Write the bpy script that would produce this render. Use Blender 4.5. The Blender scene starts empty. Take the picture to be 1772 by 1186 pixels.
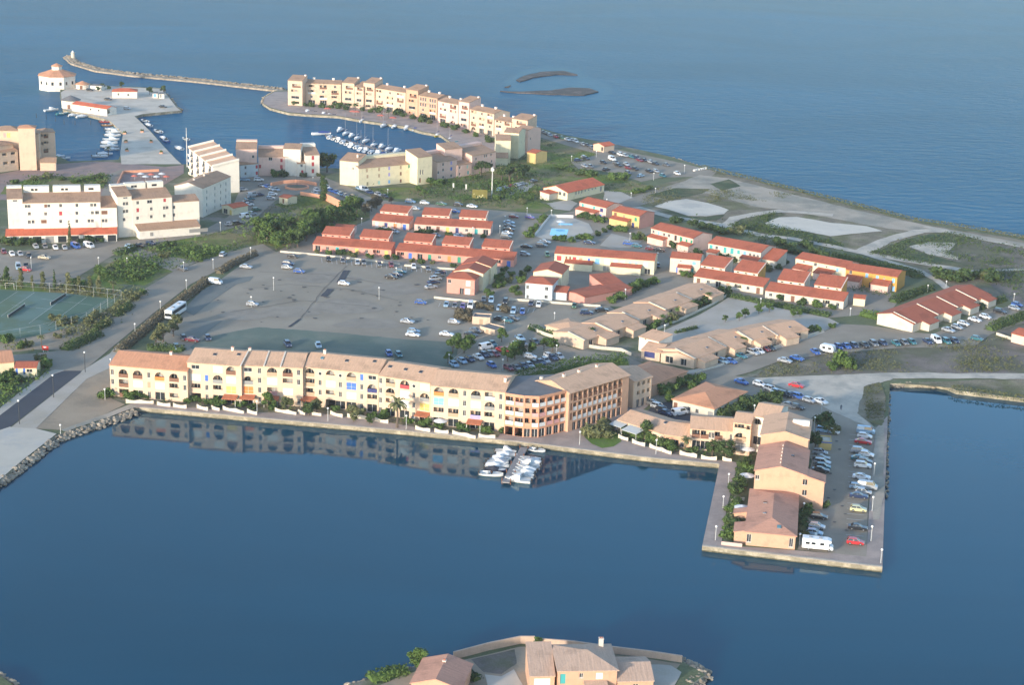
import bpy, bmesh, math, random
from math import radians, sin, cos, pi, tan, atan2, hypot
from mathutils import Vector, Matrix, noise as mnoise
from mathutils.geometry import tessellate_polygon
SC = bpy.context.scene
COL = SC.collection
random.seed(7)
# ---------------------------------------------------------------- camera
CAM_H = 157.0
HAZE = 0.00007
PITCH, ROLL, FPX = radians(17.0), 0.03, 3000.0
FW = Vector((0, cos(PITCH), -sin(PITCH)))
_r0 = Vector((1, 0, 0)); _u0 = _r0.cross(FW)
CR = cos(ROLL) * _r0 + sin(ROLL) * _u0
CU = -sin(ROLL) * _r0 + cos(ROLL) * _u0
CP = Vector((0, 0, CAM_H))
cam = bpy.data.cameras.new('camera'); camo = bpy.data.objects.new('camera', cam); COL.objects.link(camo)
cam.sensor_width = 36.0; cam.lens = FPX / 1772.0 * 36.0
cam.clip_start = 1.0; cam.clip_end = 60000.0
_m = Matrix((CR, CU, -FW)).transposed().to_4x4(); _m.translation = CP
camo.matrix_world = _m
SC.camera = camo
# ---------------------------------------------------------------- light
SUN_AZ, SUN_EL = 37.0, 11.0       # the sun stands behind and to the left of the view, low
world = bpy.data.worlds.new('World'); SC.world = world; world.use_nodes = True
nt = world.node_tree; nt.nodes.clear()
wo = nt.nodes.new('ShaderNodeOutputWorld'); bg = nt.nodes.new('ShaderNodeBackground'); sky = nt.nodes.new('ShaderNodeTexSky')
sky.sky_type = 'NISHITA'; sky.sun_disc = False
to_sun = Vector((-sin(radians(SUN_AZ)) * cos(radians(SUN_EL)), -cos(radians(SUN_AZ)) * cos(radians(SUN_EL)), sin(radians(SUN_EL))))
sky.sun_elevation = radians(SUN_EL)
sky.sun_rotation = radians(180.0 + SUN_AZ)   # measured from +Y clockwise
sky.air_density = 1.0; sky.dust_density = 0.7; sky.ozone_density = 2.2
bg.inputs['Strength'].default_value = 0.15
nt.links.new(sky.outputs[0], bg.inputs[0]); nt.links.new(bg.outputs[0], wo.inputs[0])
sun = bpy.data.lights.new('sun', 'SUN'); suno = bpy.data.objects.new('sun', sun); COL.objects.link(suno)
sun.energy = 2.0; sun.angle = radians(3.5); sun.color = (1.0, 0.88, 0.73)
suno.rotation_euler = to_sun.to_track_quat('Z', 'Y').to_euler()
SC.view_settings.view_transform = 'Standard'; SC.view_settings.look = 'None'
SC.view_settings.exposure = 1.5; SC.view_settings.gamma = 1.0
SC.render.engine = 'CYCLES'
SC.cycles.max_bounces = 6; SC.cycles.diffuse_bounces = 3; SC.cycles.glossy_bounces = 3
SC.cycles.use_denoising = True
SC.cycles.sample_clamp_indirect = 4.0
# ---------------------------------------------------------------- pixel helpers (photo pixels -> real points)
LAND = 1.2
def ray(x, y):
    return (FW * FPX + CR * (x - 886.0) - CU * (y - 593.0)).normalized()
def G(x, y, z=LAND):
    d = ray(x, y); return CP + d * ((z - CAM_H) / d.z)
def PX(p):
    v = Vector(p) - CP; zz = v.dot(FW)
    return 886 + FPX * v.dot(CR) / zz, 593 - FPX * v.dot(CU) / zz
def hgt(x, y, ytop, z=LAND):
    """height in metres of an upright edge that stands at pixel (x, y) and ends at image row ytop"""
    g = G(x, y, z); lo, hi = 0.0, 80.0
    for _ in range(40):
        m = (lo + hi) / 2
        if PX(g + Vector((0, 0, m)))[1] > ytop: lo = m
        else: hi = m
    return lo
# ---------------------------------------------------------------- materials
MATS = {}
def lin(c):
    return tuple(((v / 255.0) / 12.92 if v <= 10 else (((v / 255.0) + .055) / 1.055) ** 2.4) for v in c)
def M(name, col, rough=0.85, var=0.12, scale=0.25, col2=None, amt=0.0, sc2=0.05, stretch=None, bump=0.0, bscale=2.0, metal=0.0, coord='Object', spec=0.3, fine=0.0):
    if name in MATS: return MATS[name]
    m = bpy.data.materials.new(name); m.use_nodes = True; MATS[name] = m
    t = m.node_tree; b = t.nodes['Principled BSDF']; L = t.links.new
    b.inputs['Roughness'].default_value = rough; b.inputs['Metallic'].default_value = metal
    b.inputs['Specular IOR Level'].default_value = spec
    b.inputs['Base Color'].default_value = (*col, 1)
    if var <= 0 and not col2: return m
    tc = t.nodes.new('ShaderNodeTexCoord'); src = tc.outputs[coord]
    if stretch:
        mp = t.nodes.new('ShaderNodeMapping'); mp.inputs['Scale'].default_value = stretch
        L(src, mp.inputs[0]); src = mp.outputs[0]
    n = t.nodes.new('ShaderNodeTexNoise'); n.inputs['Scale'].default_value = scale; n.inputs['Detail'].default_value = 6; n.inputs['Roughness'].default_value = 0.6
    L(src, n.inputs['Vector'])
    r = t.nodes.new('ShaderNodeMapRange'); r.inputs[1].default_value = 0.3; r.inputs[2].default_value = 0.7
    r.inputs[3].default_value = 1 - var; r.inputs[4].default_value = 1 + var
    L(n.outputs[0], r.inputs[0])
    base = t.nodes.new('ShaderNodeRGB'); base.outputs[0].default_value = (*col, 1); cs = base.outputs[0]
    if col2:
        n2 = t.nodes.new('ShaderNodeTexNoise'); n2.inputs['Scale'].default_value = sc2; n2.inputs['Detail'].default_value = 5; n2.inputs['Roughness'].default_value = 0.65
        L(tc.outputs[coord], n2.inputs['Vector'])
        r2 = t.nodes.new('ShaderNodeMapRange'); r2.inputs[1].default_value = 0.62 - amt * 0.35; r2.inputs[2].default_value = 0.74 - amt * 0.35
        L(n2.outputs[0], r2.inputs[0])
        mx = t.nodes.new('ShaderNodeMix'); mx.data_type = 'RGBA'
        L(r2.outputs[0], mx.inputs[0]); L(cs, mx.inputs[6]); mx.inputs[7].default_value = (*col2, 1); cs = mx.outputs[2]
    mul = t.nodes.new('ShaderNodeVectorMath'); mul.operation = 'SCALE'
    L(cs, mul.inputs[0]); L(r.outputs[0], mul.inputs['Scale']); cs = mul.outputs[0]
    if fine > 0:
        n3 = t.nodes.new('ShaderNodeTexNoise'); n3.inputs['Scale'].default_value = 3.0; n3.inputs['Detail'].default_value = 3
        L(tc.outputs[coord], n3.inputs['Vector'])
        r3 = t.nodes.new('ShaderNodeMapRange'); r3.inputs[1].default_value = .3; r3.inputs[2].default_value = .7; r3.inputs[3].default_value = 1 - fine; r3.inputs[4].default_value = 1 + fine
        L(n3.outputs[0], r3.inputs[0])
        m3 = t.nodes.new('ShaderNodeVectorMath'); m3.operation = 'SCALE'; L(cs, m3.inputs[0]); L(r3.outputs[0], m3.inputs['Scale']); cs = m3.outputs[0]
    L(cs, b.inputs['Base Color'])
    if bump > 0:
        bn = t.nodes.new('ShaderNodeTexNoise'); bn.inputs['Scale'].default_value = bscale; bn.inputs['Detail'].default_value = 4
        L(src, bn.inputs['Vector'])
        bp = t.nodes.new('ShaderNodeBump'); bp.inputs['Strength'].default_value = bump; bp.inputs['Distance'].default_value = 0.3
        L(bn.outputs[0], bp.inputs['Height']); L(bp.outputs[0], b.inputs['Normal'])
    return m
# ---------------------------------------------------------------- mesh builder
class MB:
    def __init__(s): s.v = []; s.f = []; s.m = []
    def face(s, pts, m=0):
        i = len(s.v); s.v += [tuple(p) for p in pts]; s.f.append(tuple(range(i, i + len(pts)))); s.m.append(m)
    def add(s, verts, faces, m=0):
        i = len(s.v); s.v += [tuple(p) for p in verts]
        for f in faces: s.f.append(tuple(i + k for k in f)); s.m.append(m)
    def box(s, x0, y0, z0, x1, y1, z1, m=0):
        v = [(x0, y0, z0), (x1, y0, z0), (x1, y1, z0), (x0, y1, z0), (x0, y0, z1), (x1, y0, z1), (x1, y1, z1), (x0, y1, z1)]
        s.add(v, [(3, 2, 1, 0), (4, 5, 6, 7), (0, 1, 5, 4), (1, 2, 6, 5), (2, 3, 7, 6), (3, 0, 4, 7)], m)
    def poly(s, pts, m=0):
        tri = tessellate_polygon([[Vector(p) for p in pts]])
        i = len(s.v); s.v += [tuple(p) for p in pts]
        for t in tri:
            a, b, c = (Vector(pts[k]) for k in t)
            if (b - a).cross(c - a).z < 0: t = (t[0], t[2], t[1])
            s.f.append(tuple(i + k for k in t)); s.m.append(m)
    def prism(s, pts2, z0, z1, m=0, ms=None):
        """upright prism over plan points"""
        s.poly([(p[0], p[1], z1) for p in pts2], m)
        n = len(pts2)
        ar = sum(pts2[k][0] * pts2[(k + 1) % n][1] - pts2[(k + 1) % n][0] * pts2[k][1] for k in range(n))
        for k in range(n):
            a, b = pts2[k], pts2[(k + 1) % n]
            if ar < 0: a, b = b, a
            s.face([(a[0], a[1], z0), (b[0], b[1], z0), (b[0], b[1], z1), (a[0], a[1], z1)], m if ms is None else ms)
    def tube(s, p0, p1, r0, r1, n=8, m=0, cap=True):
        p0, p1 = Vector(p0), Vector(p1); d = (p1 - p0).normalized()
        a = d.orthogonal().normalized(); b = d.cross(a); i = len(s.v)
        for p, r in ((p0, r0), (p1, r1)):
            for k in range(n):
                t = 2 * pi * k / n; s.v.append(tuple(p + a * (r * cos(t)) + b * (r * sin(t))))
        for k in range(n):
            s.f.append((i + k, i + (k + 1) % n, i + n + (k + 1) % n, i + n + k)); s.m.append(m)
        if cap:
            s.f.append(tuple(i + n + k for k in range(n))); s.m.append(m)
            s.f.append(tuple(i + k for k in reversed(range(n)))); s.m.append(m)
    def lathe(s, prof, n=12, c=(0, 0, 0), m=0, sx=1, sy=1, ph=0.0):
        i = len(s.v)
        for r, z in prof:
            for k in range(n):
                t = 2 * pi * k / n + ph; s.v.append((c[0] + r * cos(t) * sx, c[1] + r * sin(t) * sy, c[2] + z))
        for j in range(len(prof) - 1):
            for k in range(n):
                s.f.append((i + j * n + k, i + j * n + (k + 1) % n, i + (j + 1) * n + (k + 1) % n, i + (j + 1) * n + k)); s.m.append(m)
    def loft(s, secs, m=0, cap=True):
        """closed sections with equal point counts"""
        n = len(secs[0]); i = len(s.v)
        for q in secs: s.v += [tuple(p) for p in q]
        for j in range(len(secs) - 1):
            for k in range(n):
                s.f.append((i + j * n + k, i + j * n + (k + 1) % n, i + (j + 1) * n + (k + 1) % n, i + (j + 1) * n + k)); s.m.append(m)
        if cap:
            s.f.append(tuple(i + k for k in reversed(range(n)))); s.m.append(m)
            s.f.append(tuple(i + (len(secs) - 1) * n + k for k in range(n))); s.m.append(m)
    def mesh(s, name, mats, smooth=False):
        me = bpy.data.meshes.new(name); me.from_pydata(s.v, [], s.f)
        for x in mats: me.materials.append(x)
        me.polygons.foreach_set('material_index', s.m)
        if smooth: me.polygons.foreach_set('use_smooth', [True] * len(s.f))
        me.update(); return me
    def obj(s, name, mats, parent=None, smooth=False):
        if not isinstance(mats, (list, tuple)): mats = [mats]
        return link(name, s.mesh(name, mats, smooth), parent)
def link(name, data, parent=None):
    o = bpy.data.objects.new(name, data); COL.objects.link(o)
    if parent is not None: o.parent = parent
    return o
def thing(name, label, cat, loc=(0, 0, 0), rz=0.0, group=None, data=None):
    o = bpy.data.objects.new(name, data); COL.objects.link(o)
    o.location = loc; o.rotation_euler = (0, 0, rz)
    return tag(o, label, cat, group)
def tag(o, label, cat, group=None):
    o['label'] = label; o['category'] = cat
    if group: o['group'] = group
    return o
def struct(o, kind='structure'):
    o['kind'] = kind; return o
def rough(pts, amp=0.5, step=2.0, seed=0):
    """break up the edge of an open-ground patch"""
    out = []; n = len(pts)
    for k in range(n):
        a, b = Vector(pts[k]), Vector(pts[(k + 1) % n]); m = max(1, int((b - a).length / step))
        for j in range(m):
            p = a.lerp(b, j / m)
            q = Vector((p.x * .11 + seed, p.y * .11, 0)); w = Vector((p.x * .45, p.y * .45 + seed, 3))
            p = p + amp * Vector((mnoise.noise(q) + .6 * mnoise.noise(w), 1.4 * (mnoise.noise(q + Vector((9, 4, 1))) + .6 * mnoise.noise(w + Vector((5, 5, 5)))), 0))
            out.append(p)
    return out
_lv = [0]
def lvl(k):
    _lv[0] += 1; return LAND + 0.02 * k + 0.0002 * _lv[0]
def sheet(name, px, mat, k, amp=0.0, kind='structure', seed=1, z=None):
    zz = lvl(k) if z is None else z
    pts = [G(x, y, zz) for x, y in px]
    if amp > 0: pts = rough(pts, amp, 2.0, seed)
    mb = MB(); mb.poly([(p[0], p[1], zz) for p in pts])
    return struct(mb.obj(name, mat), kind)
def band(pts, w):
    """outline of a path of width w (m) along world points"""
    Lp, Rp = [], []
    for k, p in enumerate(pts):
        a = pts[max(0, k - 1)]; b = pts[min(len(pts) - 1, k + 1)]
        d = (b - a); d.z = 0; d.normalize(); nn = Vector((-d.y, d.x, 0)) * (w / 2)
        Lp.append(p + nn); Rp.append(p - nn)
    return Lp + Rp[::-1]
def path(name, px, w, mat, k, amp=0.2, kind='structure'):
    zz = lvl(k); pts = band([G(x, y, zz) for x, y in px], w)
    if amp > 0: pts = rough(pts, amp, 2.0, k)
    mb = MB(); mb.poly([(p[0], p[1], zz) for p in pts]); return struct(mb.obj(name, mat), kind)
# ================================================================ ground, water, roads
SOIL = M('scrub_soil', (.25, .215, .18), .95, .22, .09, (.12, .14, .07), .75, .035, bump=.3, fine=.18, coord='Object')
ASPH = M('old_asphalt', (.295, .25, .19), .9, .12, .05, (.325, .275, .21), .5, .03, fine=.06)
ASPHB = M('worn_asphalt', (.285, .243, .188), .9, .14, .07, (.32, .27, .21), .4, .05, fine=.06)
NEWA = M('new_asphalt', (.062, .066, .078), .85, .12, .2, fine=.05)
CONC = M('pale_concrete', (.46, .41, .345), .9, .08, .2, (.4, .35, .28), .4, .1, fine=.05)
PLAZ = M('white_concrete', (.52, .47, .39), .9, .06, .2, (.44, .42, .38), .3, .08)
GRAV = M('gravel', (.43, .36, .28), .95, .12, .12, (.29, .27, .22), .5, .05, fine=.1)
SAND = M('white_sand', (.64, .57, .47), .95, .08, .12, (.47, .43, .37), .35, .06, fine=.05)
TRACK = M('pale_track', (.54, .47, .38), .95, .12, .2, (.4, .36, .3), .4, .12, fine=.06)
DIRT = M('brown_dirt', (.2, .165, .14), .95, .2, .12, (.13, .125, .075), .55, .05, bump=.3, fine=.15)
BEIGE = M('beige_dirt', (.37, .29, .205), .95, .08, .2, (.27, .22, .16), .4, .1, fine=.06)
PROM = M('pink_paving', (.41, .32, .27), .85, .1, .25, (.33, .265, .23), .45, .15, fine=.06)
BRICKP = M('red_paving', (.33, .22, .185), .85, .12, .3, (.27, .2, .18), .5, .12, fine=.06)
GRASS = M('grass_turf', (.13, .18, .025), .95, .3, .12, (.22, .18, .08), .55, .045, bump=.5, fine=.25)
DRYG = M('dry_scrub', (.15, .145, .068), .95, .3, .15, (.22, .185, .13), .6, .06, bump=.5, fine=.25)
DARKG = M('dark_scrub', (.055, .085, .035), .95, .35, .2, (.12, .12, .06), .5, .07, bump=.6, fine=.3)
TENN = M('tennis_green', (.115, .17, .105), .85, .1, .1, (.12, .19, .16), .5, .05)
TENND = M('tennis_dark', (.085, .15, .105), .85, .1, .1)
QUAY = M('quay_wall', (.40, .345, .25), .9, .2, .4, (.24, .21, .15), .6, .35, fine=.12)
COPE = M('coping_stone', (.46, .41, .33), .9, .12, .5, fine=.08)
LINE = M('white_line', (.62, .61, .58), .8, .15, .8)

land_px = [(-250, 1010), (0, 832), (40, 798), (98, 753), (120, 746), (180, 727), (232, 706), (242, 706), (430, 723), (680, 745), (900, 766), (1130, 794),
    (1245, 804), (1215, 946), (1527, 983), (1531, 860), (1538, 700), (1540, 664), (1619, 665), (1640, 669), (1655, 676), (1772, 690), (2100, 715), (2400, 735),
    (2500, 560), (2100, 480), (1772, 411), (1656, 391), (1582, 380), (1480, 354), (1383, 330), (1308, 311), (1253, 300), (1156, 270), (1066, 250), (975, 233), (917, 216),
    (860, 204), (760, 188), (660, 174), (580, 165), (505, 155), (476, 157), (458, 167), (454, 178), (467, 187), (500, 195.5), (532, 198), (586, 201), (624, 208),
    (700, 219), (730, 228), (763, 234), (778, 245), (800, 255), (785, 275), (700, 287), (600, 292), (555, 290), (400, 288), (335, 284), (315, 284),
    (306, 276), (286, 255), (260, 226), (234, 201), (247, 198), (315, 191), (306, 185), (289, 163), (278, 152), (185, 148), (156, 144), (131, 141), (104, 155), (104, 163),
    (109, 190), (154, 199), (189, 208), (200, 217), (213, 230), (211, 262), (205, 276), (120, 279), (100, 270), (60, 250), (0, 238), (-300, 228), (-420, 600)]
def land_mass(name, px, mat, side, zb=-1.5):
    pts = [G(x, y) for x, y in px]
    mb = MB(); mb.prism([(p.x, p.y) for p in pts], zb, LAND, 0, 1)
    return struct(mb.obj(name, [mat, side]))
land_mass('ground', land_px, SOIL, QUAY)

def water_mat(name, wave, rough_, base, wscale, stretch, k):
    """water body colour under a Fresnel mirror that choppy water shows only in part"""
    m = bpy.data.materials.new(name); m.use_nodes = True; t = m.node_tree; t.nodes.clear(); L = t.links.new; N = t.nodes.new
    out = N('ShaderNodeOutputMaterial'); df = N('ShaderNodeBsdfDiffuse'); gl = N('ShaderNodeBsdfGlossy'); fr = N('ShaderNodeFresnel'); mul = N('ShaderNodeMath'); mx = N('ShaderNodeMixShader')
    gl.inputs['Color'].default_value = (.78, .94, 1, 1); gl.inputs['Roughness'].default_value = rough_; fr.inputs['IOR'].default_value = 1.333; mul.operation = 'MULTIPLY'; mul.inputs[1].default_value = k
    tc = N('ShaderNodeTexCoord'); n2 = N('ShaderNodeTexNoise'); n2.inputs['Scale'].default_value = 0.008; n2.inputs['Detail'].default_value = 4; n2.inputs['Distortion'].default_value = .8
    mp2 = N('ShaderNodeMapping'); mp2.inputs['Scale'].default_value = (.5, 1, 1); L(tc.outputs['Object'], mp2.inputs[0]); L(mp2.outputs[0], n2.inputs['Vector'])
    rc = N('ShaderNodeMapRange'); rc.inputs[1].default_value = .3; rc.inputs[2].default_value = .7; rc.inputs[3].default_value = .82; rc.inputs[4].default_value = 1.18; L(n2.outputs[0], rc.inputs[0])
    sc = N('ShaderNodeVectorMath'); sc.operation = 'SCALE'; sc.inputs[0].default_value = base; L(rc.outputs[0], sc.inputs['Scale']); L(sc.outputs[0], df.inputs['Color'])
    mp = N('ShaderNodeMapping'); mp.inputs['Scale'].default_value = stretch; mp.inputs['Rotation'].default_value = (0, 0, -0.04); L(tc.outputs['Object'], mp.inputs[0])
    n = N('ShaderNodeTexNoise'); n.inputs['Scale'].default_value = wscale; n.inputs['Detail'].default_value = 4; n.inputs['Roughness'].default_value = .55; L(mp.outputs[0], n.inputs['Vector'])
    r = N('ShaderNodeMapRange'); r.inputs[1].default_value = .35; r.inputs[2].default_value = .65; r.inputs[3].default_value = wave * .55; r.inputs[4].default_value = wave; L(n2.outputs[0], r.inputs[0])
    bp = N('ShaderNodeBump'); bp.inputs['Distance'].default_value = 1.0; L(r.outputs[0], bp.inputs['Strength']); L(n.outputs[0], bp.inputs['Height'])
    for q in (df, gl, fr): L(bp.outputs[0], q.inputs['Normal'])
    L(fr.outputs[0], mul.inputs[0]); L(mul.outputs[0], mx.inputs[0]); L(df.outputs[0], mx.inputs[1]); L(gl.outputs[0], mx.inputs[2]); L(mx.outputs[0], out.inputs['Surface'])
    return m
split_y = G(886, 600, 0).y
SEA = water_mat('sea_water', 1.0, .12, (.008, .1, .19), .22, (.45, 1.0, 1.0), .22)
BASIN = water_mat('basin_water', .012, .03, (.0005, .05, .088), .5, (1, 1, 1), .9)
mb = MB(); mb.face([(-9000, split_y, 0), (9000, split_y, 0), (9000, 14000, 0), (-9000, 14000, 0)]); struct(mb.obj('sea_water', SEA))
mb = MB(); mb.face([(-9000, -3000, 0), (9000, -3000, 0), (9000, split_y, 0), (-9000, split_y, 0)]); struct(mb.obj('basin_water', BASIN))

# --- sheets from low to high
sheet('scrub_ground', [(1130, 322), (1240, 297), (1383, 333), (1582, 384), (1772, 416), (2200, 505), (2200, 540), (1772, 525), (1700, 510), (1640, 497), (1560, 455), (1460, 430), (1300, 402), (1180, 378), (1100, 352), (1060, 345)], DRYG, 1, .8)
sheet('scrub_ground', [(1640, 424), (1690, 416), (1772, 428), (2000, 470), (2000, 560), (1772, 535), (1720, 500), (1690, 470), (1640, 455)], DIRT, 2, 1.2)
sheet('dirt_field', [(1430, 612), (1546, 602), (1662, 599), (1690, 596), (1714, 580), (1772, 560), (2100, 600), (2100, 660), (1772, 650), (1540, 645), (1430, 648), (1300, 655), (1330, 632)], DIRT, 2, .8)
sheet('dirt_field', [(1300, 655), (1345, 630), (1400, 622), (1420, 640), (1380, 652)], DRYG, 3, .8)
sheet('scrub_ground', [(1560, 664), (1640, 660), (1772, 656), (2050, 668), (2050, 712), (1772, 688), (1650, 672)], DRYG, 2, .6)
sheet('lawn', [(926, 238), (985, 252), (1035, 267), (990, 280), (1000, 295), (1060, 304), (1110, 318), (1135, 322), (1100, 336), (1055, 330), (940, 322), (920, 345), (960, 360), (940, 370), (860, 362), (760, 354), (700, 345), (655, 340), (640, 325), (720, 325), (800, 300), (870, 280), (925, 275)], GRASS, 1, .8, 'stuff')
sheet('lawn', [(466, 356), (490, 350), (523, 336), (560, 345), (620, 362), (650, 372), (600, 396), (545, 404), (500, 432), (455, 424), (420, 425), (370, 447), (320, 450), (300, 470), (250, 494), (210, 492), (150, 488), (165, 470), (190, 455), (240, 430), (302, 417), (382, 401), (415, 392), (449, 373)], GRASS, 1, .8, 'stuff')
sheet('lawn', [(-200, 480), (0, 478), (95, 497), (160, 485), (215, 495), (180, 530), (60, 520), (-200, 515)], GRASS, 2, .6, 'stuff')
sheet('bare_earth', [(40, 575), (130, 540), (200, 540), (250, 500), (262, 512), (200, 575), (150, 606), (60, 605), (0, 612), (-150, 620), (-150, 590), (0, 585)], BEIGE, 2, .6)
sheet('bare_earth', [(430, 360), (470, 352), (520, 372), (470, 385), (420, 405), (400, 402)], DIRT, 3, .8)
sheet('parking_lot', [(478, 436), (600, 447), (700, 458), (790, 468), (800, 500), (900, 520), (1000, 527), (1055, 530), (1075, 545), (960, 572), (928, 578), (1000, 606), (1080, 615), (1112, 630), (1180, 640), (1180, 668), (1090, 668), (900, 680), (600, 665), (330, 615), (262, 600), (330, 528), (380, 485), (440, 442)], ASPH, 3)
sheet('street', [(640, 345), (730, 352), (880, 366), (960, 372), (1060, 352), (1156, 322), (1212, 304), (1240, 297), (1225, 312), (1150, 345), (1080, 362), (1040, 372), (1130, 392), (1240, 420), (1370, 440), (1500, 488), (1560, 515), (1540, 540), (1430, 551), (1262, 514), (1140, 535), (1060, 530), (900, 521), (800, 501), (790, 469), (600, 448), (478, 437), (530, 405), (600, 396), (640, 380)], ASPHB, 2)
sheet('parking_lot', [(917, 221), (975, 237), (1032, 252), (1066, 258), (1156, 277), (1240, 296), (1212, 306), (1145, 307), (1109, 314), (1066, 301), (1034, 294), (1000, 292), (989, 280), (1035, 267), (985, 253), (917, 232)], ASPHB, 3, .5)
sheet('street', [(-200, 440), (0, 436), (100, 430), (200, 418), (345, 402), (395, 375), (412, 335), (418, 308), (470, 302), (560, 306), (600, 322), (660, 350), (640, 364), (615, 351), (560, 341), (523, 334), (480, 345), (466, 356), (449, 372), (415, 391), (382, 400), (354, 408), (302, 416), (230, 425), (190, 445), (130, 482), (95, 497), (0, 480), (-200, 483)], ASPHB, 4)
sheet('road', [(60, 612), (110, 606), (150, 605), (200, 547), (250, 500), (300, 470), (360, 448), (420, 430), (455, 422), (478, 436), (440, 442), (380, 466), (330, 492), (262, 545), (205, 592), (142, 644), (93, 648), (75, 625), (0, 630), (-200, 640), (-200, 622), (0, 615)], ASPHB, 5)
sheet('road', [(300, 470), (250, 452), (215, 438), (240, 430), (300, 445), (345, 452)], ASPHB, 6)
sheet('road', [(-60, 765), (-60, 757), (0, 719), (93, 648), (111, 642), (142, 642), (139, 646), (19, 738), (-10, 760)], NEWA, 6)
sheet('sidewalk', [(-60, 752), (0, 706), (78, 645), (95, 640), (112, 641), (93, 648), (0, 719), (-60, 762)], CONC, 7)
sheet('sidewalk', [(19, 740), (139, 646), (142, 642), (190, 612), (205, 594), (209, 600), (196, 634), (150, 656), (62, 742)], CONC, 7)
sheet('plaza', [(-150, 770), (-60, 765), (17, 739), (62, 742), (98, 751), (40, 796), (0, 830), (-150, 930)], PLAZ, 6)
sheet('bare_earth', [(150, 656), (190, 636), (193, 690), (218, 700), (180, 718), (105, 744), (62, 742)], BEIGE, 5, .3)
sheet('path', [(105, 744), (180, 718), (225, 700), (240, 703), (180, 725), (112, 747)], GRAV, 7, .3)
sheet('tennis_court', [(-200, 492), (0, 501), (115, 508), (210, 519), (150, 557), (70, 580), (0, 592), (-200, 610)], TENN, 6)
sheet('promenade', [(232, 706), (242, 706), (430, 723), (680, 745), (900, 766), (1130, 794), (1245, 804), (1215, 946), (1527, 983), (1531, 860), (1536, 720), (1515, 742), (1505, 858), (1499, 964), (1440, 958), (1376, 953), (1248, 944), (1257, 883), (1271, 826), (1276, 801), (1267, 799), (1210, 794), (1164, 786), (1118, 773), (1070, 758), (1062, 748), (1125, 700), (1090, 688), (985, 742), (880, 750), (858, 752), (743, 740), (672, 728), (555, 714), (441, 712), (323, 702), (218, 694)], PROM, 5)
sheet('lawn', [(1012, 757), (1020, 748), (1038, 740), (1052, 738), (1070, 752), (1076, 764), (1062, 773), (1042, 776), (1024, 768)], M('bright_turf', (.12, .2, .03), .95, .25, .3, (.1, .14, .04), .4, .3, bump=.4, fine=.2), 8, .2, 'stuff')
sheet('garden_soil', [(192, 682), (324, 692), (524, 702), (655, 716), (745, 731), (868, 747), (862, 757), (743, 744), (672, 731), (555, 716), (441, 714), (323, 705), (218, 696)], DRYG, 7)
sheet('parking_lot', [(1130, 700), (1190, 690), (1215, 735), (1150, 735), (1118, 715)], NEWA, 6)
sheet('parking_lot', [(1380, 952), (1440, 958), (1499, 964), (1503, 858), (1515, 742), (1490, 715), (1440, 700), (1400, 680), (1330, 655), (1230, 648), (1180, 645), (1180, 668), (1250, 672), (1320, 690), (1380, 730), (1405, 800), (1404, 870)], ASPHB, 6)
sheet('dirt_track', [(1300, 655), (1430, 649), (1546, 645), (1772, 647), (2050, 655), (2050, 664), (1772, 656), (1546, 655), (1520, 665), (1500, 690), (1482, 715), (1515, 742), (1480, 730), (1440, 712), (1400, 688), (1340, 666)], TRACK, 7, .5)
sheet('scrub_ground', [(1495, 670), (1522, 662), (1534, 690), (1528, 738), (1500, 730), (1482, 715)], DRYG, 8, .6)
sheet('gravel_strip', [(1515, 742), (1530, 735), (1530, 860), (1522, 900), (1511, 900), (1508, 850)], GRAV, 8, .3)
sheet('road', [(1090, 664), (1112, 632), (1180, 643), (1201, 644), (1246, 634), (1303, 614), (1364, 597), (1425, 575), (1453, 561), (1500, 563), (1578, 575), (1615, 578), (1693, 544), (1772, 523), (1900, 490), (1930, 515), (1772, 557), (1714, 579), (1690, 597), (1662, 600), (1546, 603), (1430, 613), (1344, 627), (1299, 644), (1222, 664), (1180, 670)], ASPHB, 7)
sheet('courtyard', [(1262, 514), (1384, 541), (1435, 551), (1453, 560), (1425, 574), (1364, 595), (1240, 605), (1150, 592), (1120, 585), (1210, 545), (1240, 528)], CONC, 4)
sheet('sidewalk', [(1150, 645), (1200, 640), (1246, 628), (1303, 609), (1364, 592), (1425, 570), (1427, 575), (1364, 598), (1303, 615), (1246, 635), (1203, 646)], PLAZ, 8)
sheet('sand_patch', [(1133, 357), (1160, 347), (1188, 344), (1225, 351), (1262, 363), (1253, 370), (1221, 374), (1191, 373), (1160, 364)], SAND, 6, .5)
sheet('sand_patch', [(1323, 386), (1349, 376), (1379, 375), (1435, 385), (1500, 391), (1528, 400), (1470, 405), (1438, 409), (1392, 400), (1336, 395)], SAND, 6, .5)
sheet('sand_patch', [(1573, 427), (1600, 419), (1656, 420), (1638, 436), (1660, 445), (1656, 450), (1610, 441)], TRACK, 6, .6)
sheet('gravel_strip', [(1150, 330), (1210, 302), (1262, 309), (1364, 334), (1480, 363), (1600, 389), (1772, 421), (2100, 485), (2100, 490), (1772, 427), (1640, 405), (1590, 401), (1540, 396), (1440, 378), (1380, 367), (1300, 356), (1262, 345), (1225, 335), (1170, 340)], GRAV, 3, .8)
sheet('scrub_ground', [(1262, 392), (1290, 376), (1340, 366), (1362, 371), (1325, 386), (1336, 396), (1392, 401), (1438, 410), (1462, 428), (1400, 418), (1330, 404), (1290, 400)], DARKG, 5, .7)
sheet('scrub_ground', [(1145, 366), (1160, 365), (1191, 374), (1221, 375), (1254, 371), (1240, 382), (1190, 380)], DARKG, 5, .6)
sheet('scrub_ground', [(1516, 436), (1560, 416), (1620, 402), (1690, 412), (1640, 420), (1600, 418), (1570, 428), (1612, 443), (1690, 462), (1660, 462), (1580, 450)], DARKG, 5, .8)
sheet('scrub_ground', [(1120, 338), (1170, 325), (1228, 327), (1215, 335), (1160, 345)], DARKG, 5, .6)
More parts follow.
